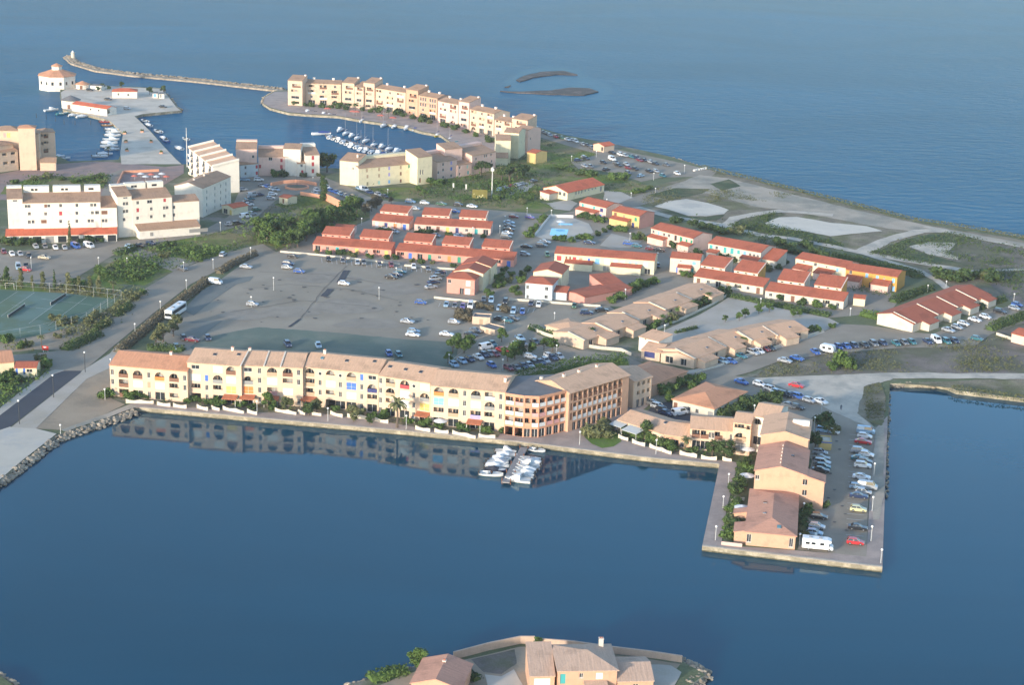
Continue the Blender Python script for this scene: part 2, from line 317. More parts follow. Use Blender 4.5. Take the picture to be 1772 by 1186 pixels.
sheet('scrub_ground', [(1230, 318), (1262, 310), (1283, 322), (1250, 330)], DARKG, 6, .6)
path('dirt_track', [(1100, 358), (1160, 375), (1240, 387), (1262, 393), (1318, 407), (1368, 412), (1438, 426), (1489, 437), (1563, 450), (1660, 466)], 4.5, TRACK, 7, .5)
path('dirt_track', [(1255, 392), (1272, 377), (1310, 370), (1350, 365), (1440, 372)], 5.0, TRACK, 8, .5)
path('dirt_track', [(1489, 437), (1530, 450), (1590, 468), (1620, 484), (1640, 500)], 3.0, TRACK, 8, .3)
path('dirt_track', [(1489, 437), (1530, 417), (1590, 400), (1640, 398)], 6.0, TRACK, 9, .6)
path('dirt_track', [(1650, 470), (1720, 468), (1790, 466)], 2.5, TRACK, 7, .3)
path('dirt_track', [(1600, 392), (1690, 412), (1790, 432)], 2.5, TRACK, 8, .3)
sheet('plaza', [(-200, 320), (0, 301), (40, 293), (95, 284), (165, 279), (205, 281), (285, 289), (318, 285), (318, 300), (280, 322), (200, 342), (0, 346), (-200, 350)], BRICKP, 4)
sheet('lawn', [(10, 322), (70, 303), (130, 306), (190, 301), (180, 326), (60, 336), (0, 336)], GRASS, 5, .4, 'stuff')
sheet('road', [(190, 301), (215, 291), (214, 300), (185, 345), (172, 345)], ASPHB, 6)
JET = M('sandy_paving', (.60, .52, .42), .9, .1, .15, (.5, .43, .34), .4, .08, fine=.06)
sheet('jetty_paving', [(200, 218), (189, 208), (154, 199), (109, 189), (105, 160), (131, 143), (185, 149), (278, 153), (289, 164), (305, 185), (313, 191), (247, 197), (233, 201), (259, 226), (285, 255), (305, 276), (314, 284), (210, 284), (208, 265), (213, 230)], JET, 5)
sheet('promenade', [(476, 158), (458, 168), (455, 178), (468, 186), (500, 194), (532, 197), (586, 200), (624, 207), (700, 218), (730, 227), (763, 233), (778, 244), (800, 254), (830, 262), (870, 262), (930, 250), (917, 222), (860, 210), (760, 194), (660, 180), (580, 171), (505, 158)], PROM, 4)
sheet('parking_lot', [(872, 322), (905, 314), (925, 318), (915, 330), (880, 338)], CONC, 4, .3)
sheet('path', [(945, 352), (985, 345), (1000, 352), (985, 365), (960, 362)], CONC, 5, .4)
sheet('path', [(1045, 330), (1075, 332), (1095, 342), (1070, 352), (1045, 345)], CONC, 5, .4)
sheet('pool_deck', [(952, 375.5), (992, 377), (1019, 387), (1027, 402), (1002, 417), (937, 413), (926, 408)], PLAZ, 6)
sheet('driveway', [(1038, 425), (1058, 404), (1090, 412), (1110, 418), (1100, 428), (1060, 430)], CONC, 6)
# foreground islet and the corner of the next quay
islet_px = [(602, 1186), (703, 1160), (785, 1140), (900, 1113), (952, 1116), (1057, 1129), (1124, 1137), (1180, 1145), (1220, 1168), (1190, 1190), (1250, 1330), (550, 1330)]
land_mass('ground', islet_px, SOIL, QUAY)
land_mass('ground', [(-120, 1140), (0, 1170), (22, 1186), (40, 1240), (-120, 1240)], SOIL, QUAY)
sheet('patio', [(640, 1192), (706, 1168), (785, 1147), (900, 1119), (952, 1121), (1057, 1134), (1124, 1142), (1178, 1150), (1150, 1186), (1180, 1240), (640, 1240)], BEIGE, 3, .4)
sheet('patio', [(838, 1168), (868, 1172), (890, 1160), (905, 1186), (880, 1215), (850, 1215)], PLAZ, 5, .2)
sheet('patio', [(1100, 1150), (1160, 1152), (1180, 1165), (1160, 1200), (1110, 1200)], CONC, 4, .3)
sheet('garden_soil', [(815, 1142), (890, 1124), (894, 1150), (868, 1168), (836, 1164)], DIRT, 4, .2)
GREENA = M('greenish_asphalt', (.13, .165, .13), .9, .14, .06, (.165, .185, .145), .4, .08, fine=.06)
sheet('darker_strip', [(356, 584), (400, 575), (448, 566), (520, 571), (600, 578), (700, 587), (775, 592), (792, 603), (785, 640), (600, 655), (400, 630), (345, 612), (330, 600)], GREENA, 5, .5)  # darker greenish area along the near edge of the car park
sheet('darker_strip', [(316, 538), (350, 502), (385, 484), (440, 478), (432, 486), (410, 492), (372, 517), (335, 546)], M('grey_green_asphalt', (.18, .185, .165), .9, .1, .1, fine=.05), 5, .4)  # darker grey-green areas at the left side of the car park
sheet('darker_strip', [(290, 575), (320, 556), (385, 555), (352, 580), (330, 592)], MATS['grey_green_asphalt'], 6, .4)
# sand spits in the sea
SPIT = M('wet_sand', (.07, .055, .045), .7, .25, .2, (.14, .11, .09), .3, .1)
for px in ([(893, 138), (905, 131), (935, 124), (975, 122), (1000, 129), (965, 128), (925, 133), (900, 141)], [(865, 157), (905, 158), (955, 156), (985, 151), (1020, 152), (1035, 158), (1010, 164), (960, 163), (900, 160)], [(873, 150), (884, 147), (880, 150)]):
    pts = rough([G(x, y, .5) for x, y in px], .8, 3, 5); m2 = MB(); m2.prism([(p.x, p.y) for p in pts], -.4, .5); struct(m2.obj('sand_spit', SPIT))
SHOAL = water_mat('shoal_water', .5, .12, (.012, .1, .178), .22, (.45, 1.0, 1.0), .24)
for px in ([(868, 142), (900, 122), (950, 114), (1005, 120), (1020, 134), (1060, 150), (1058, 172), (1000, 180), (940, 172), (880, 162)],):
    pts = rough([G(x, y, .02) for x, y in px], 3, 4, 8); m2 = MB(); m2.poly([(p.x, p.y, .02) for p in pts]); struct(m2.obj('shallow_water', SHOAL))

WEED = M('tide_weed', (.07, .065, .04), .8, .3, 1.5, (.13, .12, .08), .4, .8)
def tide(px):
    mb = MB()
    for (x0, y0), (x1, y1) in zip(px, px[1:]):
        a, b = G(x0, y0), G(x1, y1); d = b - a; n = Vector((-d.y, d.x, 0)).normalized(); n = n * (.01 if n.dot(CP - a) > 0 else -.01); k = max(1, int(d.length / 2))
        for j in range(k):
            p, q = a + d * (j / k) + n, a + d * ((j + 1) / k) + n; t0, t1 = (.3 + .12 * mnoise.noise(Vector((v.x * .3, v.y * .3, 0))) for v in (p, q))
            mb.face([(p.x, p.y, -.2), (q.x, q.y, -.2), (q.x, q.y, t1), (p.x, p.y, t0)])
    struct(mb.obj('tide_line', WEED))
tide([(232, 706), (242, 706), (430, 723), (680, 745), (900, 766), (1130, 794), (1245, 804), (1215, 946), (1527, 983)])
def coping(px):
    P = [G(x, y, LAND) for x, y in px]; mb = MB(); c = G(1300, 850)
    for a, b in zip(P, P[1:]):
        d = (b - a); L = d.length; d.normalize(); n = Vector((-d.y, d.x, 0)); n = n if n.dot(CP - a) < 0 or a.x > 150 and b.y < a.y - 5 else -n
        k = max(1, int(L / 1.6))
        for j in range(k):
            p, q = a + d * (L * j / k + .02), a + d * (L * (j + 1) / k - .02); z = LAND + .16 + .012 * (j % 3)
            v = [p - n * .02, q - n * .02, q + n * .65, p + n * .65]; mb.add([(w.x, w.y, LAND - .05) for w in v] + [(w.x, w.y, z) for w in v], [(4, 5, 6, 7), (0, 1, 5, 4), (1, 2, 6, 5), (2, 3, 7, 6), (3, 0, 4, 7)])
    struct(mb.obj('quay_coping', COPE))
coping([(242, 706), (430, 723), (680, 745), (900, 766), (1130, 794), (1245, 804)]); coping([(1215, 946), (1527, 983)])
# ================================================================ building kit
def wallm(name, rgb): c_ = tuple(.88 * v for v in lin(rgb)); return M('wall_' + name, c_, .9, .05, .5, tuple(v * .86 for v in c_), .25, .35, fine=.02)
def roofm(name, rgb, d):
    c = lin(rgb); st = (1.0, .12, .12) if d == 'u' else (.12, 1.0, .12)
    return M('roof_%s_%s' % (name, d), c, .9, .1, 2.2, (c[0] * .8, c[1] * .8, c[2] * .8), .3, .22, stretch=st, bump=.3, bscale=2.5, fine=.08)
GLASS = M('window_glass', (.03, .035, .04), .12, 0, spec=.6)
GLASSL = M('curtained_glass', (.3, .29, .27), .25, 0, spec=.5)
FRAME = M('white_frame', (.6, .58, .55), .6, 0)
DARK = M('dark_opening', (.03, .027, .025), .9, 0)
WHITE = M('white_render', (.7, .67, .62), .85, .05, .6)
BLIND = M('pale_blind', (.55, .56, .53), .6, .06, 1.0)
METAL = M('grey_metal', (.3, .3, .31), .45, 0, spec=.5)
BROWN = M('brown_wood', (.2, .085, .045), .75, .1, 1.2)
TERR = M('terracotta_tile', (.43, .15, .075), .85, .15, 1.0)
ORANGE_T = M('orange_canopy', (.6, .22, .1), .8, .08, 1.0)
CHIM = M('chimney_render', (.62, .55, .46), .9, .08, .8)
COLS = {'blue': (.06, .16, .5), 'sky': (.2, .42, .68), 'green': (.03, .25, .16), 'teal': (.06, .36, .36), 'red': (.45, .06, .07), 'brown': (.2, .1, .065), 'navy': (.04, .05, .16),
    'white': (.66, .65, .62), 'grey': (.27, .27, .26), 'lilac': (.34, .3, .58), 'yellow': (.66, .5, .14), 'olive': (.28, .25, .16), 'pink': (.6, .32, .3), 'orange': (.7, .22, .06), 'dark': (.05, .05, .05), 'tan': (.42, .3, .2), 'mint': (.32, .55, .48)}
def paint(c): return M('painted_' + c, COLS[c], .7, .05, 1.0)
class Side:
    """maps (a along wall, z, depth inward) to building space"""
    def __init__(s, W, D, side):
        s.k = side; s.W, s.D = W, D; s.len = W if side in 'fb' else D
    def __call__(s, a, z, d=0.0):
        if s.k == 'f': return (a, d, z)
        if s.k == 'b': return (s.W - a, s.D - d, z)
        if s.k == 'r': return (s.W - d, a, z)
        return (d, s.D - a, z)
def sbox(mb, S, a0, z0, d0, a1, z1, d1, m=0):
    p = [S(a0, z0, d0), S(a1, z0, d0), S(a1, z0, d1), S(a0, z0, d1), S(a0, z1, d0), S(a1, z1, d0), S(a1, z1, d1), S(a0, z1, d1)]
    mb.add(p, [(3, 2, 1, 0), (4, 5, 6, 7), (0, 1, 5, 4), (1, 2, 6, 5), (2, 3, 7, 6), (3, 0, 4, 7)], m)
def cutwall(mb, S, a0, a1, z0, z1, holes, m=0):
    """wall face with openings; holes = (a0, z0, a1, z1, depth, arch)"""
    holes = [(max(a0 + .02, h[0]), max(z0, h[1]), min(a1 - .02, h[2]), min(z1 - .02, h[3]), h[4], h[5]) for h in holes]
    holes = [h for h in holes if h[2] - h[0] > .15 and h[3] - h[1] > .15]
    As = sorted(set([a0, a1] + [h[0] for h in holes] + [h[2] for h in holes]))
    for i in range(len(As) - 1):
        x0, x1 = As[i], As[i + 1]
        if x1 - x0 < 1e-5: continue
        xm = (x0 + x1) / 2
        hs = sorted([h for h in holes if h[0] <= xm <= h[2]], key=lambda h: h[1])
        z = z0
        for h in hs:
            if h[1] > z + 1e-5: mb.face([S(x0, z), S(x1, z), S(x1, h[1]), S(x0, h[1])], m)
            z = max(z, h[3])
        if z < z1 - 1e-5: mb.face([S(x0, z), S(x1, z), S(x1, z1), S(x0, z1)], m)
    for x0, y0, x1, y1, d, arch in holes:
        mb.face([S(x0, y0), S(x1, y0), S(x1, y0, d), S(x0, y0, d)], m)
        r = (x1 - x0) / 2; ys = y1 - r if arch else y1
        mb.face([S(x0, y0), S(x0, ys), S(x0, ys, d), S(x0, y0, d)], m); mb.face([S(x1, y0), S(x1, ys), S(x1, ys, d), S(x1, y0, d)], m)
        if not arch: mb.face([S(x0, y1), S(x1, y1), S(x1, y1, d), S(x0, y1, d)], m)
        else:
            cx = (x0 + x1) / 2; N = 10
            pt = [(cx - r * cos(pi * k / N), ys + r * sin(pi * k / N)) for k in range(N + 1)]
            for k in range(N):
                (xa, ya), (xb, yb) = pt[k], pt[k + 1]
                mb.face([S(xa, ya), S(xb, yb), S(xb, y1), S(xa, y1)], m)
                mb.face([S(xa, ya), S(xb, yb), S(xb, yb, d), S(xa, ya, d)], m)
    return holes
def opening(S, root, kind, a, z, w, h, wm, col=None):
    """adds the parts of one opening, returns its hole"""
    a0, a1, z1 = a - w / 2, a + w / 2, z + h
    mb = MB()
    if kind in ('w', 'o'):
        d = .14
        sbox(mb, S, a0, z, d, a1, z1, d + .04, 0)
        f = .07
        for q in ((a0, z, a0 + f, z1), (a1 - f, z, a1, z1), (a0 + f, z, a1 - f, z + f), (a0 + f, z1 - f, a1 - f, z1), (a - f / 2, z + f, a + f / 2, z1 - f)): sbox(mb, S, q[0], q[1], d - .05, q[2], q[3], d - .004, 1)
        sbox(mb, S, a0 - .06, z - .09, -.06, a1 + .06, z - .003, .02, 1)
        mb.obj('window', [GLASS, FRAME], root)
        if kind == 'o':
            for q0, q1 in ((a0 - w * .5 - .03, a0 - .03), (a1 + .03, a1 + w * .5 + .03)):
                s = MB(); sbox(s, S, q0, z - .03, -.07, q1, z1 + .03, -.012); s.obj('shutter', paint(col), root)
        return (a0, z, a1, z1, d + .04, False)
    if kind == 's':
        sbox(mb, S, a0, z, .03, a1, z1, .08, 0)
        sbox(mb, S, a - .02, z, .018, a + .02, z1, .028, 0)
        mb.obj('shutter', paint(col), root); return (a0, z, a1, z1, .1, False)
    if kind == 'd':
        sbox(mb, S, a0, z, .12, a1, z1, .18, 0); mb.obj('door', paint(col or 'brown'), root); return (a0, z, a1, z1, .18, False)
    if kind == 'r':
        n = 14; r = w / 2; c = (a, z + r)
        for k in range(n):
            t0, t1 = 2 * pi * k / n, 2 * pi * (k + 1) / n
            mb.face([S(c[0], c[1], -.03), S(c[0] + r * cos(t0), c[1] + r * sin(t0), -.03), S(c[0] + r * cos(t1), c[1] + r * sin(t1), -.03)], 0)
            mb.face([S(c[0] + r * cos(t0), c[1] + r * sin(t0), -.05), S(c[0] + r * cos(t1), c[1] + r * sin(t1), -.05), S(c[0] + 1.25 * r * cos(t1), c[1] + 1.25 * r * sin(t1), -.05), S(c[0] + 1.25 * r * cos(t0), c[1] + 1.25 * r * sin(t0), -.05)], 1)
        mb.obj('window', [GLASS, FRAME], root); return None
    if kind == 'g':     # glazed shop front or patio door
        d = .3
        sbox(mb, S, a0, z, d, a1, z1, d + .05, 0); n = max(2, int(w / 1.1))
        for k in range(n + 1):
            x = a0 + (a1 - a0) * k / n; sbox(mb, S, max(a0, x - .05), z, d - .06, min(a1, x + .05), z1, d - .003, 1)
        sbox(mb, S, a0, z1 - .1, d - .07, a1, z1, d - .062, 1)
        mb.obj('glazed_door', [GLASS if (col or '') != 'pale' else GLASSL, FRAME], root); return (a0, z, a1, z1, d + .05, False)
    if kind == 'k':     # open passage
        d = 3.0
        sbox(mb, S, a0, z, d, a1, z1, d + .1, 0); mb.face([S(a0, z, .1), S(a1, z, .1), S(a1, z, d), S(a0, z, d)], 0)
        mb.obj('passage', [DARK], root); return (a0, z, a1, z1, d, False)
    if kind == 'B':     # loggia closed with a blind or glazing
        sbox(mb, S, a0, z, .06, a1, z1, .1, 0); n = max(2, int(w / 1.0))
        for k in range(1, n): x = a0 + w * k / n; sbox(mb, S, x - .03, z, .035, x + .03, z1, .057, 1)
        sbox(mb, S, a0, z + h * .36, .034, a1, z + h * .36 + .05, .057, 1)
        mb.obj('glazed_balcony', [paint(col) if col else BLIND, FRAME], root); return (a0, z, a1, z1, .1, False)
    if kind in ('L', 'A'):   # loggia, square or arched
        d = 1.5; ph = min(.95, h * .45)
        mb.face([S(a0, z, d), S(a1, z, d), S(a1, z1, d), S(a0, z1, d)], 0)
        if kind == 'L': pass
        dw = min(1.5, w * .55); x = a0 + (w - dw) * random.choice((.2, .5, .8))
        sbox(mb, S, x, z + .02, d - .08, x + dw, z + min(h - .15, 2.05), d - .01, 1)
        sbox(mb, S, x + dw / 2 - .03, z + .02, d - .12, x + dw / 2 + .03, z + min(h - .15, 2.05), d - .083, 2)
        lo = mb.obj('loggia', [wm, random.choice((GLASS, GLASS, GLASSL)), FRAME], root)
        p = MB(); sbox(p, S, a0 + .004, z + .004, .06, a1 - .004, z + ph, .16); sbox(p, S, a0 + .004, z + ph + .003, .03, a1 - .004, z + ph + .07, .19)
        p.obj('parapet', paint(col) if col else wm, lo)
        return (a0, z, a1, z1, d, kind == 'A')
def chimney(root, x, y, z, h=1.1, w=.7, d=.7, m=None):
    mb = MB(); mb.box(x - w / 2, y - d / 2, z - .6, x + w / 2, y + d / 2, z + h, 0); mb.box(x - w / 2 - .08, y - d / 2 - .08, z + h + .003, x + w / 2 + .08, y + d / 2 + .08, z + h + .12, 0)
    for k in (-1, 1): mb.box(x + k * w * .22 - .1, y - .1, z + h + .12, x + k * w * .22 + .1, y + .1, z + h + .32, 1)
    return mb.obj('chimney', [m or CHIM, TERR], root)
def skylight(parent, x, y, z, sl, w=.9, l=1.1, m=None):
    mb = MB(); t = math.atan(sl); p = lambda a, b, c: (x + a, y + b * cos(t) - c * sin(t), z + b * sin(t) + c * cos(t))
    v = [p(a, b, c) for c in (0, .16) for a, b in ((-w / 2, -l / 2), (w / 2, -l / 2), (w / 2, l / 2), (-w / 2, l / 2))]
    mb.add(v, [(4, 5, 6, 7)], 0); mb.add(v, [(0, 1, 5, 4), (1, 2, 6, 5), (2, 3, 7, 6), (3, 0, 4, 7)], 1)
    return mb.obj('skylight', [m or GLASS, METAL], parent)
class Bld:
    """house(front-left px, front-right px, depth m, height m): local x along the front, y away from the viewer, z up"""
    def __init__(s, name, label, cat, A, B, D, h, wall, roof, rt='gable_u', slope=.27, ov=.35, group=None, z0=LAND, eave=None, hb=None, rdg=.5, gz=None):
        if eave is not None: a, b = G(A[0], A[1], z0 + eave), G(B[0], B[1], z0 + eave)
        else: a, b = G(A[0], A[1], z0), G(B[0], B[1], z0)
        d = b - a; d.z = 0
        s.W = d.length; s.D = D; s.h = h; s.hb = hb if hb is not None else h; s.wm = wall; s.rt = rt; s.sl = slope; s.ov = ov; s.z0 = z0; s.rf = rdg
        s.rz = atan2(d.y, d.x); s.o = Vector((a.x, a.y, z0))
        s.root = thing(name, label, cat, s.o, s.rz, group)
        s.S = {k: Side(s.W, s.D, k) for k in 'fbrl'}
        s.holes = {k: [] for k in 'fbrl'}
        s.roofmat = roof
    def loc(s, p):
        v = Vector(p) - s.o; c, n = cos(-s.rz), sin(-s.rz); return Vector((v.x * c - v.y * n, v.x * n + v.y * c, v.z))
    def wpt(s, p):
        c, n = cos(s.rz), sin(s.rz); return Vector((p[0] * c - p[1] * n, p[0] * n + p[1] * c, p[2])) + s.o
    def hit(s, side, px, py):
        """photo pixel -> (along, z) on a wall"""
        d = ray(px, py); c, n = cos(-s.rz), sin(-s.rz); o = CP - s.o
        o = Vector((o.x * c - o.y * n, o.x * n + o.y * c, o.z)); d = Vector((d.x * c - d.y * n, d.x * n + d.y * c, d.z))
        if side in 'fb': t = ((0 if side == 'f' else s.D) - o.y) / d.y; p = o + d * t; a = p.x if side == 'f' else s.W - p.x
        else: t = ((s.W if side == 'r' else 0) - o.x) / d.x; p = o + d * t; a = p.y if side == 'r' else s.D - p.y
        return a, p.z
    def put(s, side, kind, px, py, w=1.0, h=1.25, col=None):
        """an opening centred on a photo pixel"""
        a, z = s.hit(side, px, py); s.at(side, kind, a, z - h / 2, w, h, col)
    def at(s, side, kind, a, z, w=1.0, h=1.25, col=None):
        L = s.S[side].len
        if a - w / 2 < .1 or a + w / 2 > L - .1: a = min(max(a, w / 2 + .15), L - w / 2 - .15)
        z = max(z, .06); h = min(h, s.h - z - .08)
        if h < .3: return
        hole = (a - w / 2, z, a + w / 2, z + h)
        for q in s.holes[side]:
            if hole[0] < q[2] - .01 and hole[2] > q[0] + .01 and hole[1] < q[3] - .01 and hole[3] > q[1] + .01: return
        r = opening(s.S[side], s.root, kind, a, z, w, h, s.wm, col)
        if r: s.holes[side].append(r)
    def grid(s, side, xs, zs, kind='w', w=1.0, h=1.25, cols=None):
        k = 0
        for z in zs:
            for x in xs:
                c = cols[k % len(cols)] if cols else None; k += 1
                kd = kind
                if c and c.startswith('!'): kd, c = 's', c[1:]
                elif c == '-': continue
                elif c == 'w': kd, c = 'w', None
                s.at(side, kd, x * s.S[side].len, z, w, h, c)
    def rz_at(s, y):   # roof surface height at depth y (gable_u / mono)
        if s.rt == 'mono': return s.h + s.sl * y
        yr = s.D * s.rf; return s.h + s.sl * y if y <= yr else s.h + s.sl * yr - s.sl * (y - yr)
    def finish(s, roofname='roof', th=.16, verge=None):
        W, D, h, sl, ov = s.W, s.D, s.h, s.sl, s.ov; mb = MB()
        hb = h
        if s.rt == 'mono': hb = h + sl * D
        elif s.rt == 'gable_u': hb = h + sl * D * s.rf - sl * D * (1 - s.rf)
        for k in 'fbrl':
            top = {'f': h, 'b': hb, 'r': min(h, hb), 'l': min(h, hb)}[k]
            cutwall(mb, s.S[k], 0, s.S[k].len, 0, top, s.holes[k])
        R = MB()
        def slab(p):   # four corners, top side; builds a thin slab downwards
            lo = [(q[0], q[1], q[2] - th) for q in p]; n = len(p)
            R.face(p, 0); R.face(lo[::-1], 0)
            for i in range(n): R.face([p[i], lo[i], lo[(i + 1) % n], p[(i + 1) % n]], 0)
        if s.rt in ('gable_u', 'mono'):
            yr = D * s.rf if s.rt == 'gable_u' else D; zr = h + sl * yr
            for k in 'rl':
                S = s.S[k]; f = (lambda y, z: S(y, z)) if k == 'r' else (lambda y, z: S(D - y, z))
                lo_ = min(h, hb)
                pts = [f(0, lo_), f(D, lo_)] + ([f(D, hb)] if hb > lo_ + .01 else []) + [f(yr, zr)] + ([f(0, h)] if h > lo_ + .01 else [])
                if s.rt == 'mono': pts = [f(0, h), f(D, h), f(D, zr)]
                mb.face(pts)
            e = .05
            slab([(-ov * .4, -ov, h - sl * ov + e + th), (W + ov * .4, -ov, h - sl * ov + e + th), (W + ov * .4, yr, zr + e + th), (-ov * .4, yr, zr + e + th)])
            if s.rt == 'gable_u':
                slab([(W + ov * .4, D + ov, hb - sl * ov + e + th), (-ov * .4, D + ov, hb - sl * ov + e + th), (-ov * .4, yr, zr + e + th), (W + ov * .4, yr, zr + e + th)])
        elif s.rt == 'gable_v':
            xr = W * s.rf; zr = h + sl * xr; hr = zr - sl * (W - xr)
            for k in 'fb':
                S = s.S[k]; f = (lambda x, z: S(x, z)) if k == 'f' else (lambda x, z: S(W - x, z))
                mb.face([f(0, h), f(W, h), f(xr, zr)] if abs(hr - h) < .01 else [f(0, h), f(W, min(h, hr)), f(W, hr), f(xr, zr)])
            e = .05
            slab([(-ov, D + ov * .4, h - sl * ov + e + th), (-ov, -ov * .4, h - sl * ov + e + th), (xr, -ov * .4, zr + e + th), (xr, D + ov * .4, zr + e + th)])
            slab([(W + ov, -ov * .4, hr - sl * ov + e + th), (W + ov, D + ov * .4, hr - sl * ov + e + th), (xr, D + ov * .4, zr + e + th), (xr, -ov * .4, zr + e + th)])
        elif s.rt == 'hip':
            q = min(W, D) / 2; zr = h + sl * q; e = .05 + th; o = ov; zo = h - sl * o + e
            c = [(-o, -o, zo), (W + o, -o, zo), (W + o, D + o, zo), (-o, D + o, zo)]
            if W >= D: r1, r2 = (q, D / 2, zr + e), (W - q + .001, D / 2, zr + e); F = [[c[0], c[1], r2, r1], [c[1], c[2], r2], [c[2], c[3], r1, r2], [c[3], c[0], r1]]
            else: r1, r2 = (W / 2, q, zr + e), (W / 2, D - q + .001, zr + e); F = [[c[0], c[1], r1], [c[1], c[2], r2, r1], [c[2], c[3], r2], [c[3], c[0], r1, r2]]
            for f in F: R.face(f, 0)
            cl = [(p[0], p[1], p[2] - th) for p in c]
            for i in range(4): R.face([c[i], cl[i], cl[(i + 1) % 4], c[(i + 1) % 4]], 0)
            R.face(cl[::-1], 0)
        elif s.rt == 'flat':
            R.box(.2, .2, h - .5, W - .2, D - .2, h - .3, 0)
            for q in ((0, 0, W, .2), (0, D - .2, W, D), (0, .2, .2, D - .2), (W - .2, .2, W, D - .2)): mb.box(q[0] + .003, q[1] + .003, h - .5, q[2] - .003, q[3] - .003, h + .003, 0)
        s.wall = mb.obj('wall', s.wm, s.root); s.roof = R.obj(roofname, s.roofmat, s.root)
        if s.rt == 'gable_u' and verge:
            yr = D * s.rf; zr = h + sl * yr
            for x in verge:
                x *= W; v = MB()
                v.add([(x - .18, -ov - .05, h - sl * ov + .2), (x + .18, -ov - .05, h - sl * ov + .2), (x + .18, yr, zr + .2), (x - .18, yr, zr + .2), (x - .18, -ov - .05, h - sl * ov + .45), (x + .18, -ov - .05, h - sl * ov + .45), (x + .18, yr, zr + .45), (x - .18, yr, zr + .45)], [(4, 5, 6, 7), (0, 1, 5, 4), (1, 2, 6, 5), (2, 3, 7, 6), (3, 0, 4, 7)])
                v.obj('verge', WHITE if s.wm.name.startswith('wall_white') else CHIM, s.roof)
        return s
    def sky(s, px, py, m=None, w=.9, l=1.1):
        """skylight on the front slope at a photo pixel (gable_u / mono)"""
        d = ray(px, py); c, n = cos(-s.rz), sin(-s.rz); o = CP - s.o
        o = Vector((o.x * c - o.y * n, o.x * n + o.y * c, o.z)); d = Vector((d.x * c - d.y * n, d.x * n + d.y * c, d.z))
        t = (s.h + .22 + s.sl * o.y - o.z) / (d.z - s.sl * d.y); p = o + d * t
        if 0 < p.x < s.W: skylight(s.roof, p.x, p.y, p.z, s.sl, w, l, m)
    def chim(s, u, v, h=1.0, w=.7, d=.7, m=None):
        chimney(s.root, u * s.W, v * s.D, s.rz_at(v * s.D) + .2 if s.rt in ('gable_u', 'mono') else s.h + .8, h, w, d, m)
def annex(b, u0, v0, u1, v1, h, wall, roof, slope=.27, name='annex', dirn='f', th=.14, label=None, ov=.25, up=None):
    """lower extension of a house, its roof running down to one side; plan in metres of the house's own frame"""
    W, D = u1 - u0, v1 - v0; mb = MB(); r = slope * (D if dirn in 'fb' else W)
    hz = {'f': (h, h, h + r, h + r), 'b': (h + r, h + r, h, h), 'l': (h, h + r, h + r, h), 'r': (h + r, h, h, h + r)}[dirn]
    c = [(u0, v0), (u1, v0), (u1, v1), (u0, v1)]
    for k in range(4):
        p, q = c[k], c[(k + 1) % 4]; mb.face([(*p, 0), (*q, 0), (*q, hz[(k + 1) % 4]), (*p, hz[k])], 0)
    o = mb.obj(name, wall, b.root)
    if label: o['label'] = label
    R = MB(); e = ov; cc = [(u0 - e, v0 - e), (u1 + e, v0 - e), (u1 + e, v1 + e), (u0 - e, v1 + e)]
    dz = {'f': (-1, -1, 1, 1), 'b': (1, 1, -1, -1), 'l': (-1, 1, 1, -1), 'r': (1, -1, -1, 1)}[dirn]
    top = [(*cc[k], hz[k] + dz[k] * slope * e + th + .04) for k in range(4)]; lo = [(p[0], p[1], p[2] - th) for p in top]
    R.face(top, 0); R.face(lo[::-1], 0)
    for k in range(4): R.face([top[k], lo[k], lo[(k + 1) % 4], top[(k + 1) % 4]], 0)
    R.obj('annex_roof', roof, o)
    return o
# ================================================================ waterfront buildings and the pier
CREAM = wallm('cream', (219, 192, 166)); PEACH = wallm('peach', (208, 166, 138)); SALM = wallm('salmon', (208, 154, 124)); OCHRE = wallm('ochre', (214, 160, 84)); YELL = wallm('yellow', (218, 190, 128))
WHT = wallm('white', (238, 229, 214)); PINK = wallm('pink', (216, 156, 140)); ROSE = wallm('rose', (232, 196, 180)); OFFW = wallm('offwhite', (216, 206, 188)); COOLW = wallm('coolwhite', (204, 212, 214)); LEMON = wallm('lemon', (232, 220, 186))
RTAN = {d: roofm('tan', (204, 166, 136), d) for d in 'uv'}; RORA = {d: roofm('orange', (204, 146, 112), d) for d in 'uv'}; RRED = {d: roofm('red', (172, 96, 72), d) for d in 'uv'}
RBRN = {d: roofm('brown', (172, 138, 112), d) for d in 'uv'}; RPIN = {d: roofm('rosy', (190, 142, 120), d) for d in 'uv'}; RBRI = {d: roofm('bright', (200, 104, 74), d) for d in 'uv'}
RSAL = {d: roofm('sand', (206, 168, 138), d) for d in 'uv'}
GREYR = M('grey_roofing', (.17, .165, .165), .9, .15, .4)
def absorb(main, sec):
    """make a section of a building (its parts) part of the main building"""
    bm_ = Matrix.Translation(main.o) @ Matrix.Rotation(main.rz, 4, 'Z'); sm = Matrix.Translation(sec.o) @ Matrix.Rotation(sec.rz, 4, 'Z')
    rel = bm_.inverted() @ sm
    for c in list(sec.root.children):
        c.parent = main.root; c.matrix_basis = rel @ c.matrix_basis
    bpy.data.objects.remove(sec.root)
FL4 = (.2, 2.95, 5.7, 8.45)
